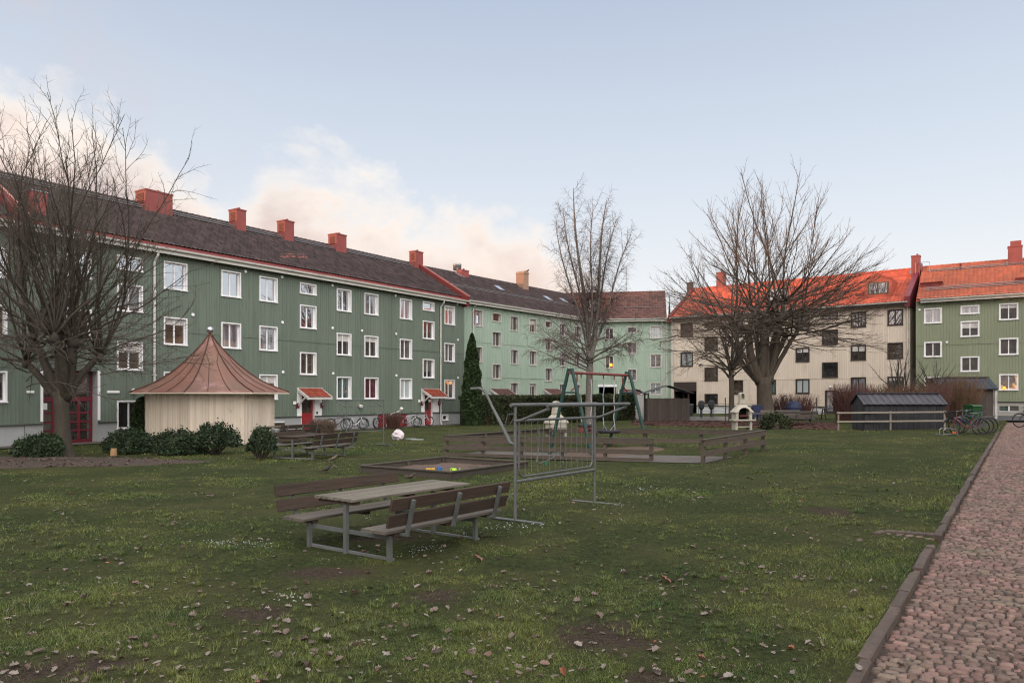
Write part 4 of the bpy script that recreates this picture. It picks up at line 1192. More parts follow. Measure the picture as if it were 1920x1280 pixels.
# the little notch: a side stone running into the lawn and a short return
a = Vector(pt(GAP[1]+0.03, -0.02, 0.0)); b_ = Vector(pt(GAP[1]+0.03, -0.62, 0.0)); 
kerb.bar(a-Vector((0,0,0.05)), b_-Vector((0,0,0.05)), 0.09, 0.17, bev=0.012)
c = Vector(pt(GAP[1]+0.02, -0.66, -0.05)); d = Vector(pt(GAP[1]-0.24, -0.72, -0.05))
kerb.bar(c, d, 0.10, 0.16, bev=0.012)
o = kerb.build('kerb', MATS['kerb_stone']); tag(o, 'weathered granite kerb between the lawn and the sett path, with a small notch', 'kerb', kind='structure')
nt_ = MB()
for i in range(5):
    for k in range(5):
        uu = GAP[1]-0.06-0.085*i; w = -0.56+0.125*k
        if i > 1 and k < 2*i-2: continue
        p = pt(uu, w, -0.018+random.uniform(-.006,.006))
        nt_.box(p[0]-0.045, p[0]+0.045, p[1]-0.035, p[1]+0.035, p[2]-0.06, p[2]+0.02)
o = nt_.build('path_notch', MATS['sett_stone']); tag(o, 'small patch of setts set into the lawn at the kerb notch', 'path', kind='structure')
notch_poly = [pt(GAP[0]+0.02,-0.02)[:2], pt(GAP[1]+0.05,-0.02)[:2], pt(GAP[1]+0.05,-0.66)[:2], pt(GAP[0]+0.45,-0.6)[:2]]
EXC.append(notch_poly)

# ---- grass blades
def grass(N, seed, ymin, ymax, hmul=1.0, wmul=1.0, xp=(-120, 2050)):
    r = np.random.default_rng(seed)
    # more per square metre near the eye: uniform in 1/Y
    q = r.random(N); Y = 1/((1-q)/ymin + q/ymax)
    px = r.uniform(xp[0], xp[1], N); X = (px-960)/F*Y
    X = X + r.normal(0, 0.02, N)
    w = (X-K0[0])*VP[0]+(Y-K0[1])*VP[1]
    keep = (w < -0.045)
    for p in EXC: keep &= ~inpoly(X, Y, p)
    n1 = vnoise(X, Y, 0.55, 21); n2 = vnoise(X, Y, 0.17, 22); n3 = vnoise(X, Y, 2.3, 23)
    bare = vnoise(X, Y, 1.1, 31)*0.6+vnoise(X, Y, 0.35, 32)*0.4
    # worn patches of the photograph
    for bx, by, br in [(gp(q[0],q[1]).x, gp(q[0],q[1]).y, (q[2]+q[3])*0.45) for q in WORN]:
        bare = bare + 0.55*np.exp(-((X-bx)**2+(Y-by)**2)/br**2)
    dens = np.clip((0.74-bare)*3.0, 0.05, 1)*(0.55+0.6*n2)
    keep &= r.random(N) < dens
    X, Y, n1, n2, n3, w = X[keep], Y[keep], n1[keep], n2[keep], n3[keep], w[keep]
    n = len(X)
    Z = gv(X, Y) - 0.012
    h = (0.012+0.050*n1**2.0*(0.3+n3)+0.016*n2)*r.uniform(0.6,1.3,n)*hmul
    h *= np.where(w > -0.35, 1.35, 1.0)
    wd = np.maximum(0.0028, Y*0.00042)*wmul*r.uniform(0.7,1.3,n)
    th = r.uniform(0, 2*pi, n); lean = r.uniform(0.2, 1.25, n)*h*1.3; ph = r.uniform(0,2*pi,n)+n3*3
    dx, dy = np.cos(th)*wd/2, np.sin(th)*wd/2
    lx, ly = np.cos(ph)*lean, np.sin(ph)*lean
    v = np.stack([
        np.stack([X-dx, Y-dy, Z],1), np.stack([X+dx, Y+dy, Z],1),
        np.stack([X+dx*.7+lx*.35, Y+dy*.7+ly*.35, Z+h*.62],1), np.stack([X-dx*.7+lx*.35, Y-dy*.7+ly*.35, Z+h*.62],1),
        np.stack([X+lx, Y+ly, Z+h],1)],1).reshape(-1,3)
    b_ = np.arange(n)*5
    f = np.stack([np.stack([b_,b_+1,b_+2],1),np.stack([b_,b_+2,b_+3],1),np.stack([b_+3,b_+2,b_+4],1)],1).reshape(-1,3)
    a = np.repeat(r.random(n),3)
    return v, f, a
parts = [grass(900000, 1, 4.4, 16), grass(300000, 2, 15, 60, 1.0, 1.3), grass(22000, 3, 3.6, 9, 1.8, 1.0, (-200,2050))]
def tufts(N, seed):
    r = np.random.default_rng(seed); q = r.random(N); Y = 1/((1-q)/4.5+q/24); px = r.uniform(-120,1850,N); X = (px-960)/F*Y
    k = (vnoise(X,Y,1.9,51) > 0.45) & (((X-K0[0])*VP[0]+(Y-K0[1])*VP[1]) < -0.08)
    for p in EXC: k &= ~inpoly(X,Y,p)
    X, Y = X[k], Y[k]; nb = 38; n = len(X)
    s = r.uniform(0.5,1.25,n); X0 = np.repeat(X,nb); Y0 = np.repeat(Y,nb); S = np.repeat(s,nb); M_ = len(X0)
    ph = r.uniform(0,2*pi,M_); rr = np.abs(r.normal(0,0.028,M_))*S; X1 = X0+np.cos(ph)*rr; Y1 = Y0+np.sin(ph)*rr
    h = r.uniform(0.025,0.075,M_)*S; ln = h*r.uniform(0.3,1.1,M_)+rr*.6; Z = gv(X1,Y1)-0.01
    wd = np.maximum(0.0030,Y1*0.00045); th = ph+pi/2; dx, dy = np.cos(th)*wd/2, np.sin(th)*wd/2; lx, ly = np.cos(ph)*ln, np.sin(ph)*ln
    v = np.stack([np.stack([X1-dx,Y1-dy,Z],1),np.stack([X1+dx,Y1+dy,Z],1),np.stack([X1+dx*.7+lx*.4,Y1+dy*.7+ly*.4,Z+h*.7],1),np.stack([X1-dx*.7+lx*.4,Y1-dy*.7+ly*.4,Z+h*.7],1),np.stack([X1+lx,Y1+ly,Z+h],1)],1).reshape(-1,3)
    b_ = np.arange(M_)*5
    f = np.stack([np.stack([b_,b_+1,b_+2],1),np.stack([b_,b_+2,b_+3],1),np.stack([b_+3,b_+2,b_+4],1)],1).reshape(-1,3)
    return v, f, np.repeat(r.random(M_)*0.8,3)
parts.append(tufts(2600, 77))
off = 0; Vs=[]; Fs=[]; As=[]
for v, f, a in parts:
    Vs.append(v); Fs.append(f+off); As.append(a); off += len(v)
gr = np_mesh('grass', np.concatenate(Vs), np.concatenate(Fs), BLADE, a=np.concatenate(As))
tag(gr, 'short mossy grass growing all over the courtyard lawn', 'grass', kind='stuff')

# ---- fallen leaves
m_, nt, b, co, _ = newmat('fallen_leaf')
a = nt.nodes.new('ShaderNodeAttribute'); a.attribute_name = 'rnd'
c = ramp(nt, a.outputs['Fac'], [(0.0,(0.045,0.026,0.020)),(0.20,(0.085,0.055,0.040)),(0.42,(0.115,0.088,0.070)),(0.72,(0.215,0.19,0.17)),(0.95,(0.13,0.105,0.088)),(0.99,(0.15,0.06,0.035)),(1.0,(0.26,0.09,0.04))])
c = mixc(nt, ramp(nt, noise(nt, co, 40, 3, 0.6), [(0.4,0),(0.7,0.5)]), c, (0.13,0.095,0.075))
nt.links.new(c, b.inputs['Base Color']); b.inputs['Roughness'].default_value = 0.6
LEAFM = m_
def leaf_verts(x, y, z, s, rz, tilt, curl, lob):
    out = []
    pts = [(0,-.55),(0,-.30)] 
    prof = [(-.52,.03),(-.40,.24),(-.22,.34),(-.05,.27),(.10,.42),(.26,.24),(.38,.27),(.55,.02)]
    L = [(-a_*lob*random.uniform(.8,1.15), t) for t, a_ in prof]; R = [(a_*lob*random.uniform(.8,1.15), t) for t, a_ in prof]
    vs = []
    for (l, r_) in zip(L, R):
        for p in (l, (random.uniform(-.05,.05), l[1]), r_):
            zz = curl*abs(p[0])*1.3 + 0.25*curl*p[1]**2*2
            vs.append(Vector((p[0]*s, p[1]*s, zz*s)))
    Rm = Matrix.Rotation(rz, 3, 'Z') @ Matrix.Rotation(tilt[0], 3, 'X') @ Matrix.Rotation(tilt[1], 3, 'Y')
    vs = [Rm @ v + Vector((x, y, z)) for v in vs]
    f = []
    for k in range(len(prof)-1):
        f += [(k*3,k*3+1,k*3+4,k*3+3),(k*3+1,k*3+2,k*3+5,k*3+4)]
    return vs, f
lm = MB()
rl = random.Random(3)
clus = [(rl.uniform(-100,1500), rl.uniform(900,1270)) for _ in range(46)]
def put_leaf(x, y, s=None, r=None):
    if wpath(x,y) > -0.1 and r is None and rl.random() < 0.6: return
    z = g(x,y)+rl.uniform(0.006,0.026) - (0.05 if wpath(x,y) > 0.05 else 0)
    vs, f = leaf_verts(x, y, z, s or rl.uniform(0.03,0.085), rl.uniform(0,6.3), (rl.gauss(0,.22), rl.gauss(0,.22)), rl.choice((.7,.3,-.6,1.2)), rl.uniform(.75,1.25))
    lm.add(vs, f, rl.random() if r is None else r)
for _ in range(680):
    py = 742 + 1/(rl.random()/98+ (1/560)*(0) + 1/700) if False else rl.uniform(850, 1285)
    px = rl.uniform(-60, 1700) if py > 960 else rl.uniform(-60, 1750)
    if rl.random() < (px-900)/1500: continue
    p = gp(px, py); put_leaf(p.x, p.y)
for cx, cy in clus:
    p = gp(cx, cy)
    for _ in range(rl.randint(2,7)):
        put_leaf(p.x+rl.gauss(0,.16), p.y+rl.gauss(0,.22))
for _ in range(650):      # small crumbs
    p = gp(rl.uniform(-60,1700), rl.uniform(880,1285)); put_leaf(p.x, p.y, rl.uniform(0.02,0.045))
for _ in range(900):      # in the bed round the left tree
    t = rl.uniform(0,2*pi); r = sqrt(rl.random())
    put_leaf(bc.x+cos(t)*4.7*r, bc.y+sin(t)*1.8*r, rl.uniform(.06,.12), rl.choice((.05,.12,.2,.25,.3,.12)))
for _ in range(26):
    p = gp(rl.uniform(1620,1900), rl.uniform(900,1280))
    if wpath(p.x,p.y) > 0.1: put_leaf(p.x, p.y, rl.uniform(.04,.08), 0.5)
o = lm.build('fallen_leaves', LEAFM); tag(o, 'pale and brown fallen leaves scattered over the lawn', 'leaves', kind='stuff')
for (px, py, lab) in ((895,1053,'single bright rust orange leaf on the grass right of the picnic table'), (1246,1094,'small orange leaf on the open lawn'), (712,888,'small orange leaf on the grass left of the sandbox')):
    p = gp(px, py); k = MB(); vs, f = leaf_verts(0,0,0.04,0.13,1.1,(0.5,0.2),0.6,1.0); k.add(vs,f,0.985)
    o = k.build('fallen_leaf', LEAFM); o.location = p; tag(o, lab, 'leaf', 'orange leaves on the lawn')

# ---- remnants of snow / hail
sm_ = MB(); MS = M('old_snow', (0.30,0.33,0.30), (0.20,0.23,0.20), scale=20, rough=0.6)
for cx, cy, rx, ry, nn in ((455,1022,75,11,120),(405,1018,24,7,50),(805,1030,42,10,170),(760,1040,30,7,50),(980,985,60,9,60),(920,990,40,6,40),(1205,918,34,10,75),(1160,946,22,6,30),(545,1118,30,14,50),(860,1000,24,7,50),(700,970,14,5,20)):
    for _ in range(int(nn*0.5)):
        p = gp(cx+rl.gauss(0,.45)*rx, cy+rl.gauss(0,.45)*ry)
        s = rl.uniform(.004,.013)
        sm_.add([(p.x+cos(t)*s*rl.uniform(.6,1.4), p.y+sin(t)*s*1.3*rl.uniform(.6,1.4), p.z+rl.uniform(.004,.016)) for t in (0,1.2,2.4,3.7,5.0)]+[(p.x,p.y,p.z+rl.uniform(.016,.03))], [(0,1,5),(1,2,5),(2,3,5),(3,4,5),(4,0,5)])
o = sm_.build('snow_remnants', MS); tag(o, 'thin white crumbs of old snow in the grass', 'snow', kind='stuff')
# ------------------------------------------------------------------ furniture
def picnic(loc, rz, label, group=None, top='table_wood', back='brown_boards', seat='bench_grey', shift=-0.15, Lt=2.35, steel='dark_galvanised'):
    root = empty('picnic_table', loc, rz, label, 'picnic table', group)
    t = MB(); n = 6; w = 0.80/n
    for i in range(n):
        x = shift-0.40+w*(i+0.5)
        t.bar((x, -Lt/2+0.15+random.uniform(-.006,.006), 0.725), (x, Lt/2+0.15, 0.725+random.uniform(-.003,.003)), w-0.012, 0.038, bev=0.005)
    tt = t.build('tabletop', MATS[top], root)
    for y in (-0.93, 0.1, 0.95):
        bt = MB(); bt.box(shift-0.36, shift+0.36, y-0.05, y+0.05, 0.66, 0.703); bt.build('batten', MATS[back], tt)
    for sgn in (-1, 1):
        sx = 0.86 if sgn < 0 else 0.75
        s = MB()
        for k in (-1, 1):
            s.bar((sgn*sx+k*0.115, -1.15, 0.40), (sgn*sx+k*0.115, 1.2, 0.40+random.uniform(-.003,.003)), 0.215, 0.04, bev=0.006)
        st = s.build('seat', MATS[seat], root)
        for y in (-0.92, 0.05, 0.92):
            b_ = MB(); b_.box(sgn*sx-0.2, sgn*sx+0.2, y-0.05, y+0.05, 0.335, 0.378); b_.build('batten', MATS[back], st)
        bk = MB(); xo = sgn*(sx+0.27)
        up = Vector((sgn*0.26, 0, 0.965))
        nv = Vector((0.965, 0, -sgn*0.26))
        for k, (z) in enumerate((0.555, 0.76)):
            x = xo + sgn*0.27*(z-0.45)
            bk.bar((x, -1.18, z), (x, 1.2, z), 0.036, 0.165, upv=up, bev=0.005)
        bb = bk.build('backrest', MATS[back], root)
        for y in (-0.86, 0.02, 0.9):
            p = MB(); 
            p.bar((xo+sgn*0.035, y, 0.345), (xo+sgn*(0.035+0.27*0.42)+sgn*0.01, y, 0.80), 0.045, 0.045)
            p.bar((sgn*sx, y, 0.352), (xo+sgn*0.06, y, 0.352), 0.04, 0.03) if y != 0.02 else None
            p.build('back_post', MATS[steel], bb)
    for y in (-0.97, 0.72):
        for x, zt in ((-0.72, 0.34), (0.04, 0.66), (0.86, 0.34)):
            l = MB(); l.bar((x, y, 0.0), (x, y, zt), 0.055, 0.055, upv=(0,1,0)); l.build('leg', MATS[steel], root)
        gb = MB(); gb.bar((-0.76, y+0.035, 0.03), (0.90, y+0.035, 0.03), 0.03, 0.04); gb.build('ground_bar', MATS['galvanised'], root)
        ar = MB(); ar.bar((-0.72, y+0.03, 0.30), (0.86, y+0.03, 0.30), 0.035, 0.05); ar.build('cross_arm', MATS[steel], root)
    return root
def ZA(x, y): return Vector((x, y, g(x, y)))
picnic(ZA(-1.65, 10.70), atan2(-0.6, 0.8), 'large weathered picnic table with two backed benches in the foreground of the lawn', 'picnic tables with backed benches')
p = gp(549, 861)
picnic(ZA(-6.95, 25.75), atan2(-0.40, 0.92), 'picnic table with brown backed benches beside the copper roofed kiosk', 'picnic tables with backed benches', top='brown_boards')
p = at(532, 33.5); picnic(p, atan2(-0.5, 0.87), 'picnic table half hidden behind the right wall of the kiosk', 'picnic tables with backed benches')
p = at(1478, 43.0); picnic(p, radians(93), 'grey green picnic table seen from the side under the big bare tree', 'picnic tables with backed benches', back='bench_grey')
p = at(1400, 43.0)
root = empty('garden_table', p, radians(5), 'small grey garden table right of the white garden fireplace', 'table')
m = MB()
for i in range(4): m.bar((-1.0, -0.3+0.2*i, 0.72), (1.0, -0.3+0.2*i, 0.72), 0.18, 0.04)
m.build('tabletop', MATS['bench_grey'], root)
for x in (-0.75, 0.75):
    for y in (-0.25, 0.25):
        m = MB(); m.bar((x, y, 0), (x, y, 0.70), 0.06, 0.06, upv=(0,1,0)); m.build('leg', MATS['dark_galvanised'], root)
p = at(1566, 50.0)
root = empty('trestle_table', p, radians(-8), 'dark trestle picnic table left of the post and rail fence', 'picnic table')
m = MB()
for i in range(4): m.bar((-1.0, -0.3+0.2*i, 0.74), (1.0, -0.3+0.2*i, 0.74), 0.18, 0.04)
m.build('tabletop', MATS['dark_shed'], root)
for s in (-1, 1):
    m = MB()
    for k in (0, 1): m.bar((-1.0, s*(0.62+0.14*k), 0.44), (1.0, s*(0.62+0.14*k), 0.44), 0.13, 0.04)
    m.build('seat', MATS['dark_shed'], root)
    for x in (-0.75, 0.75):
        m = MB(); m.bar((x, s*0.62, 0.0), (x, s*0.15, 0.72), 0.05, 0.09); m.build('leg', MATS['dark_shed'], root)

# rack for beating carpets: two posts with ground bars, brackets, two top tubes, hinged wire panel
def rack(loc, rz, label, L=2.57, htop=1.9, panel=True, handle=True, hook=1, group='carpet beating racks', armdir=1, mat='rack_steel'):
    root = empty('carpet_rack', loc, rz, label, 'carpet rack', group)
    # local x along the rack, y towards +v'
    for x in (0, L):
        m = MB(); m.tube([(x,0,0.02),(x,0,htop)], 0.027, 10); m.build('post', MATS[mat], root)
        m = MB(); m.tube([(x,-0.55,0.025),(x,0.5,0.025)], 0.022, 8); m.build('ground_bar', MATS[mat], root)
        m = MB(); m.tube([(x,0.0,htop-0.24),(x,armdir*0.12,htop-0.22),(x,armdir*0.66,htop-0.03)], 0.026, 8); m.tube([(x,armdir*0.66,htop-0.05),(x,armdir*0.68,htop+0.02)], 0.02, 6)
        m.build('bracket', MATS[mat], root)
    for y, a, b_ in ((0.0, -0.12, L+0.06), (armdir*0.68, -0.05, L+0.12)):
        m = MB(); m.tube([(a,y,htop+0.03),(b_,y,htop+0.03)], 0.031, 10)
        m.build('top_tube', MATS[mat], root)
    if panel:
        m = MB()
        zt, zb = htop-0.23, 0.66
        m.tube([(0.02,0,zt),(L-0.02,0,zt)], 0.024, 8); m.tube([(0.02,0,zb),(L-0.02,0,zb)], 0.028, 8)
        R = 0.14; i0, i1, jz = 0.10, L-0.09, zb+0.07
        pts = [(i0,0,zt)] + [(i0,0,jz+R)] + [(i0+R-R*cos(t),0,jz+R-R*sin(t)) for t in np.linspace(0.2,pi/2,6)] + [(i1-R+R*sin(t),0,jz+R-R*cos(t)) for t in np.linspace(0,pi/2,6)] + [(i1,0,zt)]
        m.tube(pts, 0.017, 8)
        n = 12
        for i in range(n):
            x = i0 + (i1-i0)*(i+1)/(n+1)
            dx = random.uniform(-.02,.02)
            m.tube([(x,0,zt),(x+dx,0.01,(zt+zb)/2),(x,0,jz)], 0.0065, 5)
        pn = m.build('wire_panel', MATS[mat], root)
        m = MB(); m.tube([(0.62,-0.05,zt-0.1),(0.60,-0.06,1.2),(0.52,-0.06,0.95),(0.62,-0.07,0.92),(1.0,-0.08,1.0),(1.22,-0.06,1.08)], 0.010, 5); m.build('carpet_beater', MATS['dark_galvanised'], root)
    if handle:
        m = MB(); h = htop
        m.tube([(0.0,-0.02,1.28),(0.0,-0.10,1.30),(0.0,-0.30,1.62),(0,-0.50,1.92),(0,-0.58,2.06),(0,-0.66,2.17),(0,-0.76,2.21),(0,-0.95,2.20)], [0.022,0.035,0.032,0.024,0.024,0.026,0.028,0.028], 8)
        m.build('crank_handle', MATS['dark_galvanised'], root)
        m = MB(); m.tube([(0,-0.03,htop-0.12),(0,-0.16,htop-0.13),(0,-0.2,1.62),(0,-0.26,1.55)], 0.009, 5); m.tube([(0,-0.04,htop-0.2),(0,-0.14,1.56),(0,-0.18,1.48)], 0.009, 5)
        m.build('wire_hook', MATS['dark_galvanised'], root)
        m = MB(); m.tube([(0,-0.03,0.45),(0,-0.12,0.43),(0,-0.10,0.34)], 0.008, 5); m.build('wire_hook', MATS['dark_galvanised'], root)
    else:
        for z in (htop-0.23, 0.62):
            m = MB(); m.tube([(0.02,0,z),(L-0.02,0,z)], 0.022 if z < 1 else 0.012, 6); m.build('cross_tube', MATS[mat], root)
    return root
# local y points along -v (left); arms go the other way
rack(ZA(0.053, 12.35), atan2(0.8, 0.6), 'grey steel carpet rack with wire panel and bent handle beside the front picnic table', armdir=-1)
# handle is on the left: mirror by building it along +y
for ch in list(bpy.data.objects):
    if ch.name.startswith(('crank_handle','wire_hook')):
        ch.scale = (1,-1,1)
rack(ZA(-6.75, 30.4), atan2(1.5, 1.26), 'bare grey steel carpet rack on the grass before the bicycles', L=1.96, panel=False, handle=False, armdir=1, mat='dark_galvanised')

# sandbox
root = empty('sandbox', (SBO[0], SBO[1], g(*SBO)), atan2(SU[1], SU[0]), 'low plank sandbox sunk in the lawn with toys in it', 'sandbox')
for (a, b_, c, d) in ((-1.8,1.8,-1.58,-1.53),(-1.8,1.8,1.53,1.58)):
    m = MB(); m.box(a,b_,c,d,-0.1,0.17); m.box(a-0.02,b_+0.02,c-0.035,d+0.035,0.172,0.205); m.build('side_board', MATS['grey_wood'], root)
for x in (-1.78, 1.73):
    m = MB(); m.box(x,x+0.05,-1.528,1.528,-0.1,0.168); m.box(x-0.035,x+0.085,-1.49,1.49,0.172,0.203); m.build('end_board', MATS['grey_wood'], root)
for x in (-1.68,0,1.64):
    for y in (-1.50,1.44): m = MB(); m.box(x,x+0.08,y,y+0.07,-0.1,0.158); m.build('stake', MATS['grey_wood'], root)
V=[];n_=24
for j in range(n_+1):
    for i in range(n_+1):
        x=-1.7+3.4*i/n_; y=-1.5+3.0*j/n_
        V.append((x,y,0.02+0.03*sin(x*3+1)*cos(y*4)+random.uniform(0,0.02)))
mesh_obj('sand', V, [(j*(n_+1)+i,j*(n_+1)+i+1,(j+1)*(n_+1)+i+1,(j+1)*(n_+1)+i) for j in range(n_) for i in range(n_)], M('wet_sand',(0.11,0.075,0.058),(0.075,0.052,0.042),scale=4,rough=0.95,bmp=0.6,bscale=30), root)
def toy(px, py, Y, name, col, label, build, up=0.05):
    X=(px-960)/F*Y; m=MB(); build(m); o=m.build(name, M('toy_'+name, col, rough=0.4)); o.location=(X,Y,g(X,Y)+up); tag(o,label,'toy'); return o
def bucket(m): m.lathe((0,0,0),[(0.055,0),(0.075,0.13),(0.08,0.13),(0.078,0.12),(0.05,0.01)],12); m.tube([(0.075,0,0.13),(0.0,0,0.20),(-0.075,0,0.13)],0.006,5)
def truck(m): m.box(-0.11,0.11,-0.05,0.05,0.03,0.07); m.box(0.03,0.10,-0.045,0.045,0.07,0.13); m.extr([(-0.11,0.07),(-0.13,0.12),(0.02,0.12),(0.01,0.07)],'y',-0.05,0.05); [m.ring((x,y,0.03),(0,1,0),0.02,0.012,10,5) for x in (-.07,.07) for y in (-.05,.05)]
def can(m): m.lathe((0,0,0),[(0.07,0),(0.08,0.06),(0.06,0.12),(0.035,0.14)],12); m.tube([(0.07,0,0.04),(0.13,0,0.10),(0.15,0,0.14)],[0.015,0.012,0.02],8); m.ring((-0.07,0,0.09),(0,1,0),0.045,0.01,12,5)
def shovel(m): m.tube([(0,0,0.02),(0.18,0.02,0.03)],0.012,6); m.box(0.17,0.27,-0.03,0.06,0.01,0.03); m.ring((-0.03,0,0.02),(0,0,1),0.03,0.009,10,5)
def ball(m): m.lathe((0,0,0.0),[(0,0),(0.05,0.015),(0.075,0.05),(0.08,0.08),(0.06,0.125),(0.03,0.145),(0,0.15)],12)
toy(808,868,19.9,'toy_truck',(0.75,0.42,0.05),'yellow toy truck lying in the sandbox',truck)
toy(824,866,20.0,'toy_bucket',(0.04,0.20,0.55),'small blue bucket in the sandbox',bucket)
toy(852,866,19.6,'watering_can',(0.38,0.72,0.02),'lime green watering can in the sandbox',can,0.06)
toy(838,869,19.8,'toy_shovel',(0.6,0.6,0.58),'white toy shovel between the blue bucket and the green can',shovel)
p=gp(971,874); m=MB(); ball(m); m.box(0.02,0.2,-0.03,0.03,0.03,0.09); o=m.build('toy_ball',M('toy_or',(0.85,0.36,0.02),rough=0.4),smooth=False); o.location=p; tag(o,'orange plastic toy on the grass behind the rack post','toy')
p=gp(1024,871); m=MB(); bucket(m); o=m.build('toy_cup',M('toy_teal',(0.02,0.22,0.15),rough=0.4)); o.location=p; o.scale=(.6,.6,.6); tag(o,'tiny teal cup on the grass seen through the wire panel','toy')

# low two-rail fence round the playground
def fence(pts, label, hts, posts, name='rail_fence', mat='fence_wood', rails=((0.60,0.145),(0.30,0.145)), cap=True, post=0.10, h=0.68, board=False, side=1, grp='low plank fences round the playground'):
    a, b_ = Vector(pts[0]), Vector(pts[1])
    L = (b_-a).length; rz = atan2((b_-a).y, (b_-a).x)
    z0 = g(a.x,a.y); z1 = g(b_.x,b_.y)
    root = empty(name, (a.x,a.y,z0), rz, label, 'fence', grp)
    dz = z1-z0
    for i in range(posts):
        x = L*i/(posts-1); z = dz*x/L
        m = MB(); m.box(x-post/2,x+post/2,-post/2,post/2,z-0.15,z+h); m.build('post', MATS[mat], root)
    for (zc, w) in rails:
        m = MB(); k = max(1,int(L/3.2))
        for i in range(k):
            x0 = -0.08+(L+0.16)*i/k; x1 = -0.08+(L+0.16)*(i+1)/k-0.006
            m.bar((x0, -side*(post/2+0.022), zc+dz*x0/L+random.uniform(-.006,.006)), (x1, -side*(post/2+0.022), zc+dz*x1/L+random.uniform(-.006,.006)), 0.04, w)
        m.build('rail', MATS[mat], root)
    if cap:
        m = MB(); m.bar((-0.1,-side*0.03,h+0.018),(L+0.1,-side*0.03,h+0.018+dz),0.13,0.032); m.build('cap_rail', MATS['grey_wood'], root)
    if board:
        m = MB(); m.bar((0,-side*(post/2+0.02),0.05),(L,-side*(post/2+0.02),0.05+dz),0.035,0.12); m.build('kick_board', MATS[mat], root)
    return root
fence([FL,FR],'low plank fence along the front of the playground, behind the carpet rack',None,6,board=True)
fence([SN,SF],'low plank fence along the right side of the playground opening',None,4,cap=True)
fence([FL,BL],'low plank fence along the left side of the playground',None,4,side=-1,cap=True)
fence([SF,BL],'low plank fence along the back of the playground',None,5,side=-1,cap=True)
a=gp(1572,807); b_=gp(1771,806)
fence([a[:2],b_[:2]],'pale grey post and rail fence in front of the low shed',None,3,mat='pale_rail',rails=((0.86,0.075),(0.44,0.075)),cap=False,post=0.07,h=0.92,board=False,grp=None)

# swing frame
s0=Vector((2.0,25.6)); s1=Vector((4.5,29.0)); L=(s1-s0).length; rz=atan2((s1-s0).y,(s1-s0).x)
z0=g(*s0); zT=3.0
root=empty('swing_set',(s0.x,s0.y,0),rz,'green timber swing frame with a red top bar','swing')
for x,zb in ((0,g(*s0)),(L,g(*s1))):
    for s in (-1,1):
        m=MB(); m.tube([(x,s*0.88,zb-0.1),(x,s*0.06,zT+0.04)],0.062,10); m.build('leg',MATS['swing_green'],root)
    m=MB(); m.tube([(x,-0.30,zT-0.78),(x,0.30,zT-0.78)],0.03,8); m.build('spreader',MATS['swing_green'],root)
m=MB(); m.tube([(-0.05,0,zT-0.10),(L+0.05,0,zT-0.10)],0.05,10); m.build('top_bar',MATS['swing_red'],root)
for x,s in ((0.0,1),(L,-1)):
    m=MB(); m.tube([(x+s*0.45,0,zT-0.15),(x+s*0.43,0,zT-0.4),(x+s*0.28,0,zT-0.62),(x+s*0.05,0,zT-0.72)],0.026,8); m.build('brace',MATS['swing_red'],root)
def swing_seat(x0,x1,zs,ropes,kind,label):
    r=empty('hanging_swing',(s0.x+cos(rz)*(x0+x1)/2,s0.y+sin(rz)*(x0+x1)/2,0),rz,label,'swing','swings hanging from the green frame')
    c=(x1-x0)/2
    for sx,rm in zip((-1,1),ropes):
        m=MB(); m.tube([(sx*c,0,zT-0.14),(sx*c,0.0,zT-0.3)],[0.035,0.014],6); m.build('hook',MATS['swing_red'],r)
        m=MB(); n=14; pts=[(sx*c+0.015*sin(i*1.3+sx),0.02*cos(i*1.1),zT-0.3+(zs+0.25-zT+0.3)*i/n) for i in range(n+1)]
        m.tube(pts,0.017,6); 
        m.tube([pts[-1],(sx*c-sx*0.12,0.1,zs+0.03)],0.012,5); m.tube([pts[-1],(sx*c-sx*0.12,-0.1,zs+0.03)],0.012,5); m.build('rope',MATS[rm],r)
    if kind=='tyre':
        m=MB(); m.ring((0,0,zs),(0,0,1),0.36,0.065,24,8); m.build('tyre',MATS['rubber'],r)
    else:
        m=MB(); m.ring((0,0,zs+0.12),(0,0,1),0.26,0.05,20,8); m.box(-0.2,0.2,-0.13,0.13,zs-0.08,zs-0.03); m.build('seat',MATS['rubber'],r)
        m=MB(); m.box(-0.24,0.24,-0.16,0.16,zs-0.12,zs-0.085); m.box(-0.26,-0.2,-0.16,0.16,zs-0.08,zs+0.1); m.box(0.2,0.26,-0.16,0.16,zs-0.08,zs+0.1); m.build('seat_shell',MATS['swing_red'],r)
swing_seat(0.72,1.42,0.93,('rope_green','rope_pale'),'baby','small red and black toddler swing at the left of the frame')
swing_seat(2.30,3.12,0.78,('rope_blue','rope_pale'),'tyre','black tyre swing at the right of the frame')
p=gp(1148,836); root=empty('seesaw_seat',(p.x,p.y,p.z),0.3,'small red and blue spring seat under the tyre swing','play seat')
m=MB(); m.box(-0.2,0.2,-0.13,0.13,0.30,0.34); m.build('seat',M('toy_blue',(0.05,0.14,0.3),rough=0.5),root)
m=MB(); m.box(-0.17,0.17,-0.1,0.1,0.27,0.298); m.tube([(0,0,-0.05),(0,0,0.27)],0.05,8); m.build('base',MATS['swing_red'],root)

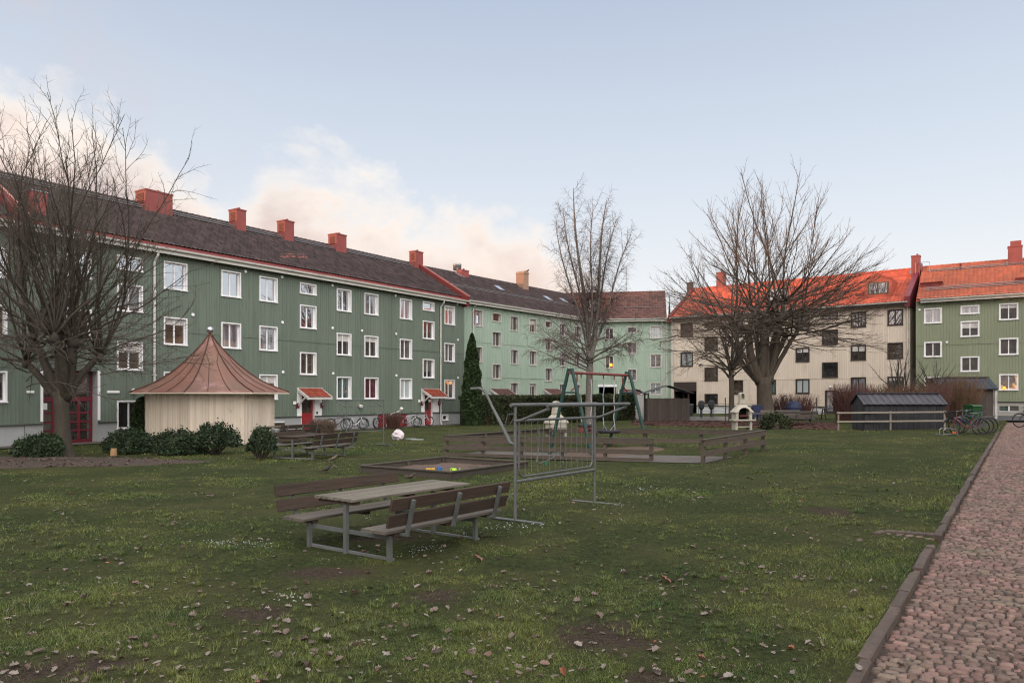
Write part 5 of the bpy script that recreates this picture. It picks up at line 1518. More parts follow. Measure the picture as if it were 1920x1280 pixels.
# pale concrete garden fireplaces
def fireplace(loc, rz, label, sc_=1.0):
    r=empty('garden_fireplace',loc,rz,label,'garden grill','pale concrete garden fireplaces')
    m=MB()
    for x in (-0.45,0.33): m.box(x,x+0.12,-0.24,0.24,0,0.50)
    m.box(-0.33,0.33,-0.18,0.2,0.16,0.21)
    m.build('base',MATS['concrete_pale'],r)
    m=MB(); m.box(-0.58,0.62,-0.34,0.28,0.502,0.57); m.build('hearth_slab',MATS['concrete_pale'],r)
    m=MB()
    # fire chamber with an arched mouth
    m.box(-0.44,-0.30,-0.26,0.26,0.572,0.98); m.box(0.30,0.44,-0.26,0.26,0.572,0.98); m.box(-0.30,0.30,0.16,0.26,0.572,1.0)
    arch=[(0.30*cos(t),0.92+0.26*sin(t)) for t in np.linspace(0,pi,11)]
    pl=[(0.44,0.98)]+[(0.44,0.982)]
    outer=[(0.52,0.92),(0.50,0.99),(0.16,1.36),(-0.16,1.36),(-0.50,0.99),(-0.52,0.92)]
    # hood: front plate with arch cut, drawn as a fan of quads
    def hood(y):
        return [(x,y,z) for x,z in outer]+[(x,y,z) for x,z in arch]
    m.build('fire_chamber',MATS['concrete_pale'],r)
    h=MB()
    o8=[(0.52,0.92),(0.50,0.99),(0.40,1.10),(0.28,1.23),(0.16,1.36),(0.0,1.36),(-0.16,1.36),(-0.28,1.23),(-0.40,1.10),(-0.50,0.99),(-0.52,0.92)]
    # depth shrinks upward
    dp=lambda z: 0.30-0.20*max(0,(z-0.95))/0.41
    vs=[(x,-dp(z),z) for x,z in o8]+[(x,-0.30+0.0*z,z) for x,z in arch]+[(x,dp(z),z) for x,z in o8]
    n=11
    fs=[(i,i+1,n+i+1,n+i) for i in range(n-1)]+[(i,2*n+i,2*n+i+1,i+1) for i in range(n-1)]+[tuple(range(2*n,3*n))]
    h.add(vs,fs); h.build('hood',MATS['concrete_pale'],r)
    k=MB(); k.box(-0.29,0.29,-0.22,0.155,0.58,1.0); 
    ks=MB(); ks.box(-0.29,0.29,0.12,0.158,0.60,1.18); ks.box(-0.28,0.28,-0.2,0.1,0.68,0.70); ks.build('fire_grate',MATS['soot'],r)
    g2=MB(); g2.box(-0.27,0.27,-0.22,0.12,0.705,0.72); g2.box(-0.2,0.2,-0.2,0.05,0.73,0.80); g2.build('charcoal',MATS['grill_red'],r)
    c=MB()
    c.extr([(-0.19,1.355),(0.19,1.355),(0.17,1.48),(0.15,1.62),(-0.15,1.62),(-0.17,1.48)],'y',-0.14,0.14)
    c.box(-0.15,-0.09,-0.13,0.13,1.62,1.82); c.box(0.09,0.15,-0.13,0.13,1.62,1.82); c.box(-0.09,0.09,0.08,0.13,1.62,1.82)
    aa=[(0.15*cos(t),1.82+0.14*sin(t)) for t in np.linspace(0,pi,9)]; ai=[(0.09*cos(t),1.82+0.08*sin(t)) for t in np.linspace(pi,0,9)]
    for i in range(8):
        c.extr([aa[i],aa[i+1],ai[8-(i+1)],ai[8-i]],'y',-0.13,0.13)
    c.build('chimney_stack',MATS['concrete_pale'],r)
    r.scale=(sc_,)*3
    return r
p=gp(1391,806.5); fireplace(p,radians(8),'pale concrete garden fireplace with arched hood, left of the big bare tree',1.0)
p=gp(1043,829); fireplace(p,radians(-150),'off white garden fireplace seen behind the left legs of the swing',0.93)

# kiosk
KX,KY=-13.75,34.0; KZ=g(KX,KY)
root=empty('kiosk',(KX,KY,KZ),0,'octagonal cream boarded kiosk with a concave copper roof and silver ball','kiosk')
R=2.84; ang=[radians(-84+45*i) for i in range(8)]
P8=[(R*cos(a),R*sin(a)) for a in ang]
w=MB(); wh=2.28
for i in range(8):
    a=Vector((*P8[i],0)); b_=Vector((*P8[(i+1)%8],0)); Ld=(b_-a).length; dr=(b_-a).normalized(); nr=Vector((dr.y,-dr.x,0))
    w.add([a,b_,b_+Vector((0,0,wh)),a+Vector((0,0,wh))],[(0,1,2,3)],0.5)
    x=0.0; 
    while x<Ld-0.02:
        bw_=0.125; e=min(x+bw_,Ld)
        rr=random.random()
        q0=a+dr*(x+0.006)+nr*0.004; q1=a+dr*(e-0.006)+nr*0.004; o=nr*0.014
        z1=wh-0.002; zb=0.04+random.uniform(-.01,.01)
        U=Vector((0,0,1))
        w.add([q0+U*zb,q1+U*zb,q1+U*z1,q0+U*z1,q0+o+U*zb,q1+o+U*zb,q1+o+U*z1,q0+o+U*z1],[(4,5,6,7),(0,4,7,3),(5,1,2,6),(0,1,5,4)],rr)
        # cover strip
        if e<Ld-0.02:
            q=a+dr*e+nr*0.0185; w.add([q-dr*0.022+U*zb,q+dr*0.022+U*zb,q+dr*0.022+U*z1,q-dr*0.022+U*z1,q-dr*0.016+nr*0.016+U*zb,q+dr*0.016+nr*0.016+U*zb,q+dr*0.016+nr*0.016+U*z1,q-dr*0.016+nr*0.016+U*z1],[(4,5,6,7),(0,4,7,3),(5,1,2,6),(0,1,5,4)],rr)
        x=e
w.build('wall',MATS['kiosk_boards'],root)
prof=[(3.50,2.24),(3.45,2.30),(2.95,2.47),(2.35,2.74),(1.75,3.12),(1.20,3.57),(0.72,4.05),(0.34,4.48),(0.07,4.86)]
rf=MB()
for i in range(8):
    a0,a1=ang[i],ang[(i+1)%8]
    e0=Vector((cos(a0),sin(a0),0)); e1=Vector((cos(a1),sin(a1),0))
    nseg=4
    for k in range(len(prof)-1):
        (r0,z0_),(r1,z1_)=prof[k],prof[k+1]
        for j in range(nseg):
            t0,t1=j/nseg,(j+1)/nseg
            def Q(r_,z_,t): v=(e0*(1-t)+e1*t)*r_; return (v.x,v.y,z_)
            rf.add([Q(r0,z0_,t0),Q(r0,z0_,t1),Q(r1,z1_,t1),Q(r1,z1_,t0)],[(0,1,2,3)],((i*4+j)*0.37)%1)
    rf.add([(P8[i][0],P8[i][1],wh-0.03),(P8[(i+1)%8][0],P8[(i+1)%8][1],wh-0.03),tuple(e1*3.48+Vector((0,0,2.25))),tuple(e0*3.48+Vector((0,0,2.25)))],[(0,1,2,3)],0.1)
rk=rf.build('roof',MATS['copper_roof'],root)
sm=MB()
for i in range(8):
    a0,a1=ang[i],ang[(i+1)%8]
    e0=Vector((cos(a0),sin(a0),0)); e1=Vector((cos(a1),sin(a1),0))
    sm.tube([e0*(r_+0.012)+Vector((0,0,z_+0.015)) for r_,z_ in prof],0.026,6)
    for t,kt in ((0.33,6),(0.67,6)):
        base=e0*(1-t)+e1*t
        sm.tube([base*(r_+0.01)+Vector((0,0,z_+0.012)) for r_,z_ in prof[1:kt]]+[ (e0 if t<.5 else e1)*(prof[kt][0]*0.97)+Vector((0,0,prof[kt][1]+0.01))],0.014,5)
sm.build('seam',MATS['copper_seam'],rk)
fb=MB()
for i in range(8):
    a0,a1=ang[i],ang[(i+1)%8]
    fb.bar((3.50*cos(a0),3.50*sin(a0),2.215),(3.50*cos(a1),3.50*sin(a1),2.215),0.03,0.055)
fb.build('eaves_board',MATS['kiosk_boards'],rk)
fn=MB(); fn.lathe((0,0,4.80),[(0.075,-0.02),(0.06,0.12),(0.05,0.16)],10); fn.build('finial_neck',MATS['red_metal'],root)
fn=MB(); fn.lathe((0,0,4.94),[(0.0,0),(0.08,0.02),(0.145,0.08),(0.165,0.16),(0.145,0.24),(0.08,0.30),(0,0.32)],16); fn.build('finial_ball',M('mirror_ball',(0.55,0.57,0.6),rough=0.18,metal=0.9),root,True)

# white boulder and flat scraps next to it
def rock(loc, s, label, name='boulder'):
    m=MB(); r=random.Random(5); pts=[]
    nlat,nlon=9,14
    for i in range(nlat+1):
        th=pi*i/nlat
        for k in range(nlon):
            ph=2*pi*k/nlon
            rr=1+0.16*sin(3*ph+th*2)+0.12*r.uniform(-1,1)
            pts.append((s*rr*sin(th)*cos(ph)*1.05,s*rr*sin(th)*sin(ph),s*(0.75+0.95*rr*cos(th))))
    fs=[(i*nlon+k,i*nlon+(k+1)%nlon,(i+1)*nlon+(k+1)%nlon,(i+1)*nlon+k) for i in range(nlat) for k in range(nlon)]
    m.add(pts,fs,0.5)
    o=m.build(name,M('white_stone',(0.62,0.58,0.60),(0.50,0.45,0.48),scale=6,rough=0.8,bmp=0.5,bscale=12,stain=(0.2,0.17,0.16),stain_scale=7,stain_pos=(0.6,0.7)))
    o.location=loc; tag(o,label,'boulder'); return o
p=gp(746,824); rock(p,0.27,'knobbly white stone on the grass left of the playground fence')
for px_,py_,w_,lab in ((770,823.5,0.30,'short flat white scrap on the grass nearest the white stone'),(781,824.5,0.34,'thinner flat white scrap on the grass, farther right of the white stone')):
    p=gp(px_,py_); m=MB(); m.extr([(w_*cos(t)*random.uniform(.7,1.1),0.16*sin(t)*random.uniform(.7,1.1)) for t in np.linspace(0,2*pi,9)[:-1]],'z',0,0.05); o=m.build('paper_scrap',MS); o.location=p; tag(o,lab,'scrap','flat white scraps by the stone')

# litter bin near the hidden picnic table
p=at(519,32.2); m=MB(); m.lathe((0,0,0),[(0.20,0),(0.24,0.62),(0.26,0.63),(0.26,0.68),(0.22,0.68),(0.2,0.6)],16); o=m.build('litter_bin',MATS['galvanised']); o.location=p; tag(o,'round grey metal bin at the right edge of the kiosk','bin')
p=gp(213,853); m=MB(); m.tube([(0,0,-0.05),(0.01,0.0,0.24)],[0.12,0.10],12); o=m.build('tree_stump',M('cut_wood',(0.36,0.22,0.11),(0.22,0.13,0.07),scale=8,rough=0.9)); o.location=p; tag(o,'small freshly cut stump in the leaf bed','stump')

# ---- birds
def bird(loc, rz, label, col=(0.035,0.026,0.020), s=1.0, cat='bird'):
    m=MB()
    pts=[(-0.16,0,0.075),(-0.10,0,0.085),(-0.055,0,0.098),(-0.01,0,0.112),(0.035,0,0.135),(0.06,0,0.165),(0.078,0,0.182),(0.098,0,0.182),(0.118,0,0.176)]
    rad=[0.010,0.014,0.032,0.044,0.040,0.026,0.025,0.014,0.002]
    m.tube(pts,rad,10)
    m.extr([(-0.17,0.066),(-0.08,0.075),(-0.08,0.09),(-0.17,0.078)],'y',-0.016,0.016)
    for y in (-0.018,0.018):
        m.tube([(0.005,y,0.085),(0.0,y,0.045),(0.012,y,0.0)],0.004,4); m.tube([(0.012,y,0.004),(0.035,y,0.002)],0.003,4)
        m.tube([(0.03,y*2.1,0.125),(-0.04,y*2.2,0.105),(-0.12,y*0.9,0.085)],[0.014,0.018,0.004],6)
    o=m.build('bird',M('feather_%d'%int(col[0]*1000),col,tuple(x*1.6 for x in col),scale=14,rough=0.8),smooth=True)
    o.location=loc; o.rotation_euler=(0,0,rz); o.scale=(s,)*3; tag(o,label,cat,'birds'); return o
for px_,py_,rz_,s_,lab,cl in ((626,867,0.6,1.25,'small brown bird on the grass nearest the second picnic table',(0.075,0.058,0.042)),
        (612,888,0.3,1.15,'dark blackbird on the grass above the left end of the front bench',(0.022,0.018,0.016)),
        (628,880,2.8,0.75,'tiny brown bird pecking right of the dark blackbird',(0.06,0.045,0.034)),
        (771,902,-0.3,1.05,'brown bird on the grass behind the front picnic table',(0.05,0.036,0.026)),):
    bird(gp(px_,py_),rz_,lab,cl,s_)
# ------------------------------------------------------------------ trees
class Tree:
    def __init__(s, seed): s.r = random.Random(seed); s.big = MB(); s.tw = MB()
    def path(s, p, d, L, n, wob, trop):
        pts=[p.copy()]; d=d.normalized()
        for i in range(n):
            d=(d+Vector((s.r.gauss(0,wob),s.r.gauss(0,wob),s.r.gauss(0,wob)))+Vector((0,0,trop))).normalized()
            p=p+d*(L/n); pts.append(p.copy())
        return pts
    def put(s, pts, r0, r1, n=None, mesh=None):
        m=len(pts); rad=[r0+(r1-r0)*(i/(m-1)) for i in range(m)]
        n = n or (8 if r0>0.05 else 5 if r0>0.02 else 3)
        (mesh or (s.big if r0>0.03 else s.tw)).tube(pts,rad,n,caps=r0>0.03,r=s.r.random())
    def side(s, pts, a0, a1, count, ang, lfun, r0, wob, trop, lvl, cfg):
        m=len(pts)-1
        for k in range(count):
            t=a0+(a1-a0)*(k+s.r.random())/count
            i=min(m-1,int(t*m)); f=t*m-i
            p=pts[i].lerp(pts[i+1],f); d=(pts[i+1]-pts[i]).normalized()
            ax=d.orthogonal().normalized(); ax.rotate(Matrix.Rotation(s.r.uniform(0,2*pi),3,d))
            nd=d.copy(); nd.rotate(Matrix.Rotation(ang*s.r.uniform(.6,1.3),3,ax))
            L=lfun(t)*s.r.uniform(.55,1.2)
            if p.z<1.8 and nd.z<0: nd.z=abs(nd.z)
            q=s.path(p,nd,L,cfg[lvl]['n'],wob,trop)
            rr=r0*(1-0.5*t)
            s.put(q,rr,rr*0.35)
            if lvl+1<len(cfg):
                c=cfg[lvl+1]; s.side(q,0.2,1.0,max(1,int(c['per']*L+s.r.random())),c['ang'],lambda t,L=L,c=c:L*c['l']*(1-0.5*t),max(c['rmin'],rr*0.5),c['wob'],c['trop'],lvl+1,cfg)

def limb(T, a, b_, r0, r1, bend=0.2, n=7):
    a=Vector(a); b_=Vector(b_); pts=[]
    o=Vector((T.r.gauss(0,bend),T.r.gauss(0,bend),T.r.gauss(0,bend*.4)))
    for i in range(n+1):
        t=i/n; pts.append(a.lerp(b_,t)+o*sin(pi*t)+Vector((T.r.gauss(0,.02),T.r.gauss(0,.02),0)))
    T.big.tube(pts,[r0+(r1-r0)*i/n*1.0+T.r.uniform(-.04,.04)*r0 for i in range(n+1)],12)
    return pts

def finish_tree(T, name, loc, label, mb, mt, cat='tree'):
    root=empty(name,loc,0,label,cat)
    T.big.build('trunk',MATS[mb],root,True)
    T.tw.build('crown',MATS[mt],root)
    return root

def fan(r, a, b_, lo=-0.1, hi=1.0, pw=1.0):
    c=lo+(hi-lo)*r.random()**pw; s_=sqrt(max(0,1-c*c)); az=r.uniform(0,2*pi)
    return Vector((s_*cos(az),s_*sin(az),c)), 1/sqrt((max(c,0)/a)**2+(s_/b_)**2+1e-6)
# left tree, pollarded
T=Tree(4)
base=gp(117,855); base=Vector((-15.6,26.0,g(-15.6,26)))
T.big.tube([(0,0,-.2),(0,0,0.0),(-0.02,0,0.3),(-0.05,0,1.0),(-0.10,0.05,1.7),(-0.16,0.05,2.25)],[0.44,0.38,0.28,0.245,0.235,0.24],16)
heads=[]
for (e,r1) in (((-0.95,-0.1,3.9),0.17),((-0.25,0.3,4.1),0.19),((0.45,-0.2,3.95),0.2),((-0.55,0.6,4.3),0.15),((1.0,0.35,3.5),0.13),((-1.5,0.3,3.3),0.14),((0.15,-0.8,4.1),0.15)):
    pts=limb(T,(-0.12 if e[0]<0.2 else -0.02,0.05,1.95),e,0.155,r1*.72,0.10); r1*=.78
    heads.append(pts[-1]); T.big.lathe(tuple(pts[-1]-Vector((0,0,.12))),[(0.02,-0.12),(r1*1.15,-0.03),(r1*1.35,0.10),(r1*1.1,0.22),(0.02,0.3)],9)
cfg=[dict(n=7),dict(n=5,per=2.3,ang=0.75,l=0.36,rmin=0.007,wob=0.10,trop=0.05),dict(n=4,per=3.8,ang=0.8,l=0.42,rmin=0.0085,wob=0.14,trop=0.05)]
for h in heads:
    for k in range(9):
        d,L=fan(T.r,8.2,4.4,-0.02,1.0,0.62)
        d=(d+Vector((h.x*.10,h.y*.10,0))).normalized(); L*=T.r.uniform(.68,1.0)
        pts=T.path(h,d,L,11,0.10,0.035 if d.z>.3 else -0.004)
        r0=T.r.uniform(0.024,0.058); T.put(pts,r0,0.009)
        T.side(pts,0.30,1.0,int(L*2.3),0.62,lambda t:2.1*(1-0.5*t),0.019,0.13,0.04,1,[cfg[0],dict(n=6),cfg[2]])
for h in heads:
    for k in range(6):
        phi=abs(T.r.gauss(0,.42)); az=T.r.uniform(0,6.3)
        pts=T.path(h,Vector((sin(phi)*cos(az)+h.x*.16,sin(phi)*sin(az)+h.y*.16,cos(phi))),T.r.uniform(5.6,8.3),12,0.10,0.03)
        r0=T.r.uniform(.026,.055); T.put(pts,r0,.009)
        T.side(pts,0.32,1.0,18,0.62,lambda t:2.1*(1-0.5*t),0.019,0.13,0.04,1,[cfg[0],dict(n=6),cfg[2]])
for k in range(22):
    h=T.r.choice(heads); az=T.r.gauss(-0.2,1.3)
    L=T.r.uniform(3.0,5.2); pts=T.path(h-Vector((0,0,T.r.uniform(0,.9))),Vector((cos(az),sin(az),T.r.uniform(-0.05,0.4))),L,9,0.10,-0.025)
    T.put(pts,0.024,0.007); T.side(pts,0.15,1.0,int(L*3.0),0.7,lambda t:1.5*(1-0.4*t),0.016,0.13,0.0,1,[cfg[0],dict(n=5),cfg[2]])
finish_tree(T,'bare_tree',base,'bare pollarded tree with a dark forked trunk at the left, in the leaf bed','bark_dark','twig_dark')

# big right tree
T=Tree(9)
bb=at(1437,50.0)
T.big.tube([(0,0,-.3),(0,0,0.05),(-0.05,0,0.5),(-0.12,0,1.4),(-0.16,0,2.3),(-0.18,0,2.9)],[0.86,0.72,0.58,0.50,0.48,0.50],18)
heads=[]
for e_,r1,r0 in (((-1.2,0,5.9),.20,.36),((-0.5,-.5,6.8),.18,.30),((0.15,.4,7.2),.17,.26),((0.8,-.2,6.5),.20,.34),((1.4,.3,5.7),.16,.22),((-1.9,.4,5.0),.15,.20),((-0.8,.6,7.6),.14,.2),((0.9,-.6,7.9),.13,.2),((2.2,-.3,6.3),.12,.16),((-2.4,-.3,6.2),.12,.16)):
    pts=limb(T,(-0.42 if e_[0]<0 else 0.12,0,2.5),e_,r0,r1,0.20,9)
    heads.append(pts[-1]); T.big.lathe(tuple(pts[-1]-Vector((0,0,.15))),[(0.02,-0.15),(r1*1.05,-0.05),(r1*1.25,0.12),(r1*0.9,0.28),(0.02,0.36)],9)
cfg=[dict(n=8),dict(n=5,per=1.5,ang=0.6,l=0.36,rmin=0.012,wob=0.09,trop=0.07),dict(n=4,per=2.0,ang=0.7,l=0.42,rmin=0.0125,wob=0.12,trop=0.06)]
cen=Vector((0,0,5.4))
for h in heads:
    for k in range(13):
        d,L=fan(T.r,12.0,8.4,0.02,1.0,0.85)
        tip=cen+d*L*T.r.uniform(.74,.95)
        dd=(tip-h); L2=dd.length; dd.normalize()
        pts=T.path(h,(dd+Vector((0,0,-0.12 if dd.z<.6 else 0))).normalized(),L2,10,0.05,0.02)
        r0=T.r.uniform(0.035,0.075); T.put(pts,r0,0.015)
        T.side(pts,0.42,1.0,int(L2*1.8),0.48,lambda t:2.9*(1-0.55*t),0.026,0.07,0.05,1,[cfg[0],dict(n=5),cfg[2]])
for k in range(15):
    h=T.r.choice(heads); az=T.r.uniform(0,6.3)
    L=T.r.uniform(4.5,7.2); pts=T.path(h-Vector((0,0,T.r.uniform(0,1.8))),Vector((cos(az)*1.2,sin(az)*.8,T.r.uniform(-0.15,0.3))),L,9,0.08,-0.012)
    T.put(pts,0.042,0.012); T.side(pts,0.15,1.0,int(L*1.9),0.65,lambda t:2.0*(1-0.5*t),0.022,0.11,0.01,1,[cfg[0],dict(n=5),cfg[2]])
finish_tree(T,'bare_tree',bb,'big bare tree with a thick forked trunk and fan shaped crown before the beige house','bark_brown','twig_brown')

# birch in the middle
T=Tree(21)
bb=at(1104,50.0)
T.big.tube([(0,0,-.2),(0,0,0.1),(0.0,0,1.5),(0.05,0,3.2),(0.08,0,4.1)],[0.36,0.28,0.24,0.22,0.21],12)
def leader(p0,p1,r0,L):
    pts=[]; n=14; o=[T.r.gauss(0,.12) for _ in range(3)]
    for i in range(n+1):
        t=i/n; b_=Vector(p0).lerp(Vector(p1),t); pts.append(b_+Vector((sin(t*6+o[0])*.14,sin(t*5+o[1])*.12,0)))
    T.big.tube(pts,[r0*(1-t/n)**0.8+0.02 for t in range(n+1)],8)
    return pts
Ls=[leader((0.05,0,3.8),(-1.0,0.2,15.9),0.15,12),leader((0.1,0,3.9),(1.2,-.2,15.0),0.14,11),leader((0.0,0,4.4),(-2.2,-.3,13.2),0.075,8),leader((0.1,0,4.6),(2.9,.3,12.8),0.075,8),leader((0,0,5),(-1.6,1.2,14.6),0.07,9),leader((0,0,5.2),(0.2,-1.2,14.2),0.065,8),leader((0,0,5.0),(2.0,1.0,14.0),0.065,8)]
cfgb=[dict(n=6),dict(n=6),dict(n=5,per=9.0,ang=0.85,l=0.55,rmin=0.0115,wob=0.10,trop=-0.22)]
for pts in Ls:
    T.side(pts,0.12,1.0,36,0.72,lambda t:3.2*(1-0.6*t),0.021,0.07,0.05,1,cfgb)
for k in range(18):
    az=T.r.uniform(0,6.3); d=Vector((cos(az),sin(az)*.7,0.35)); pts=T.path(Vector((0,0,T.r.uniform(3.6,5.4))),d,T.r.uniform(3.2,4.6),8,0.06,0.02)
    T.put(pts,0.06,0.014); T.side(pts,0.2,1.0,13,0.8,lambda t:1.7*(1-0.3*t),0.014,0.1,-0.05,1,cfgb)
finish_tree(T,'birch_tree',bb,'bare twin stemmed birch with drooping twigs rising behind the hedge and swing','bark_birch','twig_birch')

def small_tree(px,Y,h,spread,fork,seed,label,name='bare_tree',tr=0.12,mats=('bark_brown','twig_brown'),n=16,droop=0.0,dens=2.4):
    T=Tree(seed); p=at(px,Y)
    T.big.tube([(0,0,-.1),(0.0,0,.1),(0.03,0,fork*.5),(0,0,fork)],[tr*1.5,tr*1.15,tr,tr*.95],9)
    c=[dict(n=6),dict(n=5),dict(n=4,per=dens,ang=0.75,l=0.45,rmin=0.006,wob=0.13,trop=0.02-droop)]
    for k in range(n):
        az=T.r.uniform(0,6.3); el=T.r.uniform(0.1,1.35); d=Vector((cos(az)*cos(el)*spread,sin(az)*cos(el)*spread,sin(el)*(h-fork)))
        L=d.length*T.r.uniform(.75,1.05); pts=T.path(Vector((0,0,fork*T.r.uniform(.75,1.0))),d,L,8,0.12,0.03-droop)
        T.put(pts,tr*T.r.uniform(.3,.5),0.008); T.side(pts,0.15,1.0,int(L*3.2),0.75,lambda t:L*.38*(1-.5*t),0.012,0.13,0.03-droop,1,c)
    return finish_tree(T,name,p,label,mats[0],mats[1])
small_tree(1371,47.0,8.3,3.3,3.6,31,'slender bare tree with a thin mossy trunk left of the big bare tree','bare_tree',0.16,('bark_dark','twig_brown'),26,0.03)
small_tree(1692,43.0,4.9,2.2,1.5,32,'low bare fruit tree before the beige house, left of the drainpipe','fruit_tree',0.13,('bark_dark','twig_dark'),20)
small_tree(1748,45.0,4.7,1.9,1.6,33,'dense bare fruit tree before the corner of the green house','fruit_tree',0.12,('bark_dark','twig_dark'),22)

# ------------------------------------------------------------------ leaf masses
def foliage(name, P, N, size, mat, parent, seed=1, asp=0.45):
    r=np.random.default_rng(seed); n=len(P)
    a=r.normal(0,1,(n,3)); a=a+N*0.9; a/=np.linalg.norm(a,axis=1)[:,None]
    b_=np.cross(a,r.normal(0,1,(n,3))); b_/=np.linalg.norm(b_,axis=1)[:,None]
    c=np.cross(a,b_); s=size*r.uniform(.5,1.3,n)[:,None]
    v=np.stack([P-a*s*.5,P+b_*s*asp,P+a*s*.6+c*s*.1,P-b_*s*asp],1).reshape(-1,3)
    i=np.arange(n)*4; f=np.stack([i,i+1,i+2,i+3],1)
    return np_mesh(name,v,f,MATS[mat],parent,a=r.random(n))
def dome(n, rx, ry, h, seed, low=0.05, lump=0.18, k=3):
    r=np.random.default_rng(seed); ph=r.uniform(0,2*pi,n); t=np.arccos(r.uniform(-0.15,1,n))
    q=1+lump*np.sin(k*ph+2*t+seed)+lump*.7*np.sin((k+4)*ph+3*t)+r.normal(0,.06,n)
    rad=r.uniform(.62,1.0,n)**.5*q
    N=np.stack([np.sin(t)*np.cos(ph),np.sin(t)*np.sin(ph),np.cos(t)*.9+.1],1)
    P=np.stack([rx*rad*np.sin(t)*np.cos(ph),ry*rad*np.sin(t)*np.sin(ph),low+h*np.maximum(rad*np.cos(t)*.85+.12,0.0)],1)
    return P,N
def yew(px,py,rx,h,seed,label,mat='yew_leaf',n=9000,ry=None,low=0.05,stems=False,size=.075):
    p=gp(px,py); root=empty('evergreen_shrub',p+Vector((0,rx*.4,0)),0,label,'shrub','low evergreen shrubs by the kiosk')
    P,N=dome(n,rx,ry or rx*.8,h,seed,low)
    foliage('foliage',P,N,size,mat,root,seed)
    m=MB(); r=random.Random(seed)
    for k in range(26 if stems else 14):
        az=r.uniform(0,6.3); e=Vector((cos(az)*rx*.8,sin(az)*rx*.6,h*r.uniform(.35,.85)))
        m.tube([(0,0,-.05),tuple(e*.4+Vector((0,0,-.06))),tuple(e)],[.03,.02,.008],5)
    m.build('stem',MATS['bark_dark'],root)
    return root
yew(67,858,0.80,0.68,1,'flat dark evergreen shrub left of the big forked trunk')
yew(240,850,0.86,0.76,2,'dark evergreen shrub between the left tree and the kiosk')
yew(326,853,0.84,0.78,3,'dark evergreen shrub before the left half of the kiosk wall')
yew(396,852,0.78,0.80,4,'lighter open evergreen shrub before the middle of the kiosk wall',low=.26,n=6000,stems=True)
yew(486,861,0.46,0.70,5,'small straggly evergreen shrub at the left end of the second picnic table',low=.28,n=2600,stems=True)
p=at(268,33.3); root=empty('columnar_evergreen',p,0,'rounded dark evergreen standing behind the left side of the kiosk','shrub')
r_=np.random.default_rng(8); n=7000; ph=r_.uniform(0,2*pi,n); z=r_.uniform(0,1,n); rad=.52*np.sqrt(np.clip(1-(z*1.0)**3.5,0,1))*r_.uniform(.8,1.05,n)
foliage('foliage',np.stack([rad*np.cos(ph),rad*np.sin(ph),z*2.05],1),np.stack([np.cos(ph),np.sin(ph),z*.5],1),.08,'thuja_leaf',root,8)
m=MB(); m.tube([(0,0,-.1),(0,0,1.9)],[.40,.12],8); m.build('trunk',MATS['bark_dark'],root)
# tall thuja
p=at(885,53.2); root=empty('columnar_cypress',p,0,'tall narrow cypress at the corner between the dark and the pale green houses','tree')
n=26000; ph=r_.uniform(0,2*pi,n); z=r_.uniform(0,1,n)**1.15; prof_=np.interp(z,[0,.15,.35,.6,.8,.93,1],[.60,.62,.60,.50,.33,.17,.02])
rad=prof_*(r_.uniform(.72,1.08,n))*(1+.10*np.sin(5*ph+z*14)+.10*np.sin(3*ph-z*31)+.07*np.sin(9*ph+z*47))
foliage('crown',np.stack([rad*np.cos(ph),rad*np.sin(ph),z*6.5],1),np.stack([np.cos(ph)*.6,np.sin(ph)*.6,np.ones(n)*.8],1),.17,'thuja_leaf',root,9)
m=MB(); m.tube([(0,0,-.1),(0,0,2.3),(0,0,4.4),(0,0,6.1)],[.46,.42,.26,.04],10); m.build('trunk',MATS['thuja_leaf'],root)
# hedge
h0=Vector((-3.2,53.2)); h1=Vector((9.4,57.6)); Lh=(h1-h0).length; rz=atan2(h1.y-h0.y,h1.x-h0.x)
root=empty('clipped_hedge',(h0.x,h0.y,g(*h0)),rz,'long clipped evergreen hedge with brown patches before the pale green house','hedge')
n=60000; face=r_.random(n); x=r_.uniform(-.3,Lh,n); y=np.where(face<.62,r_.uniform(-.12,.12,n),r_.uniform(0,1.3,n)); z=np.where(face<.62,r_.uniform(0,1.95,n),1.95+r_.normal(0,.05,n))
e=face>.93; x=np.where(e,Lh+r_.normal(0,.08,n),x); z=np.where(e,r_.uniform(0,1.95,n),z); y=np.where(e,r_.uniform(0,1.3,n),y)
lump=.10*vnoise(x+50,z+50,1.3,5)-.05+.05*vnoise(x,z,.4,6)
y=y-np.where(face<.62,lump*2,0); z=z+np.where((face>=.62)&~e,(vnoise(x+9,y+9,1.1,7)-.5)*.16,0)
z=z*(1+.0*x)+x/Lh*0.16
foliage('foliage',np.stack([x,y,z],1),np.stack([np.zeros(n),np.where(face<.62,-.7,0),np.where(face<.62,.3,1)],1),.15,'hedge_leaf',root,10)
m=MB(); m.box(-.2,Lh-.1,.12,1.2,-.1,1.86); m.build('inner_growth',MATS['hedge_leaf'],root)

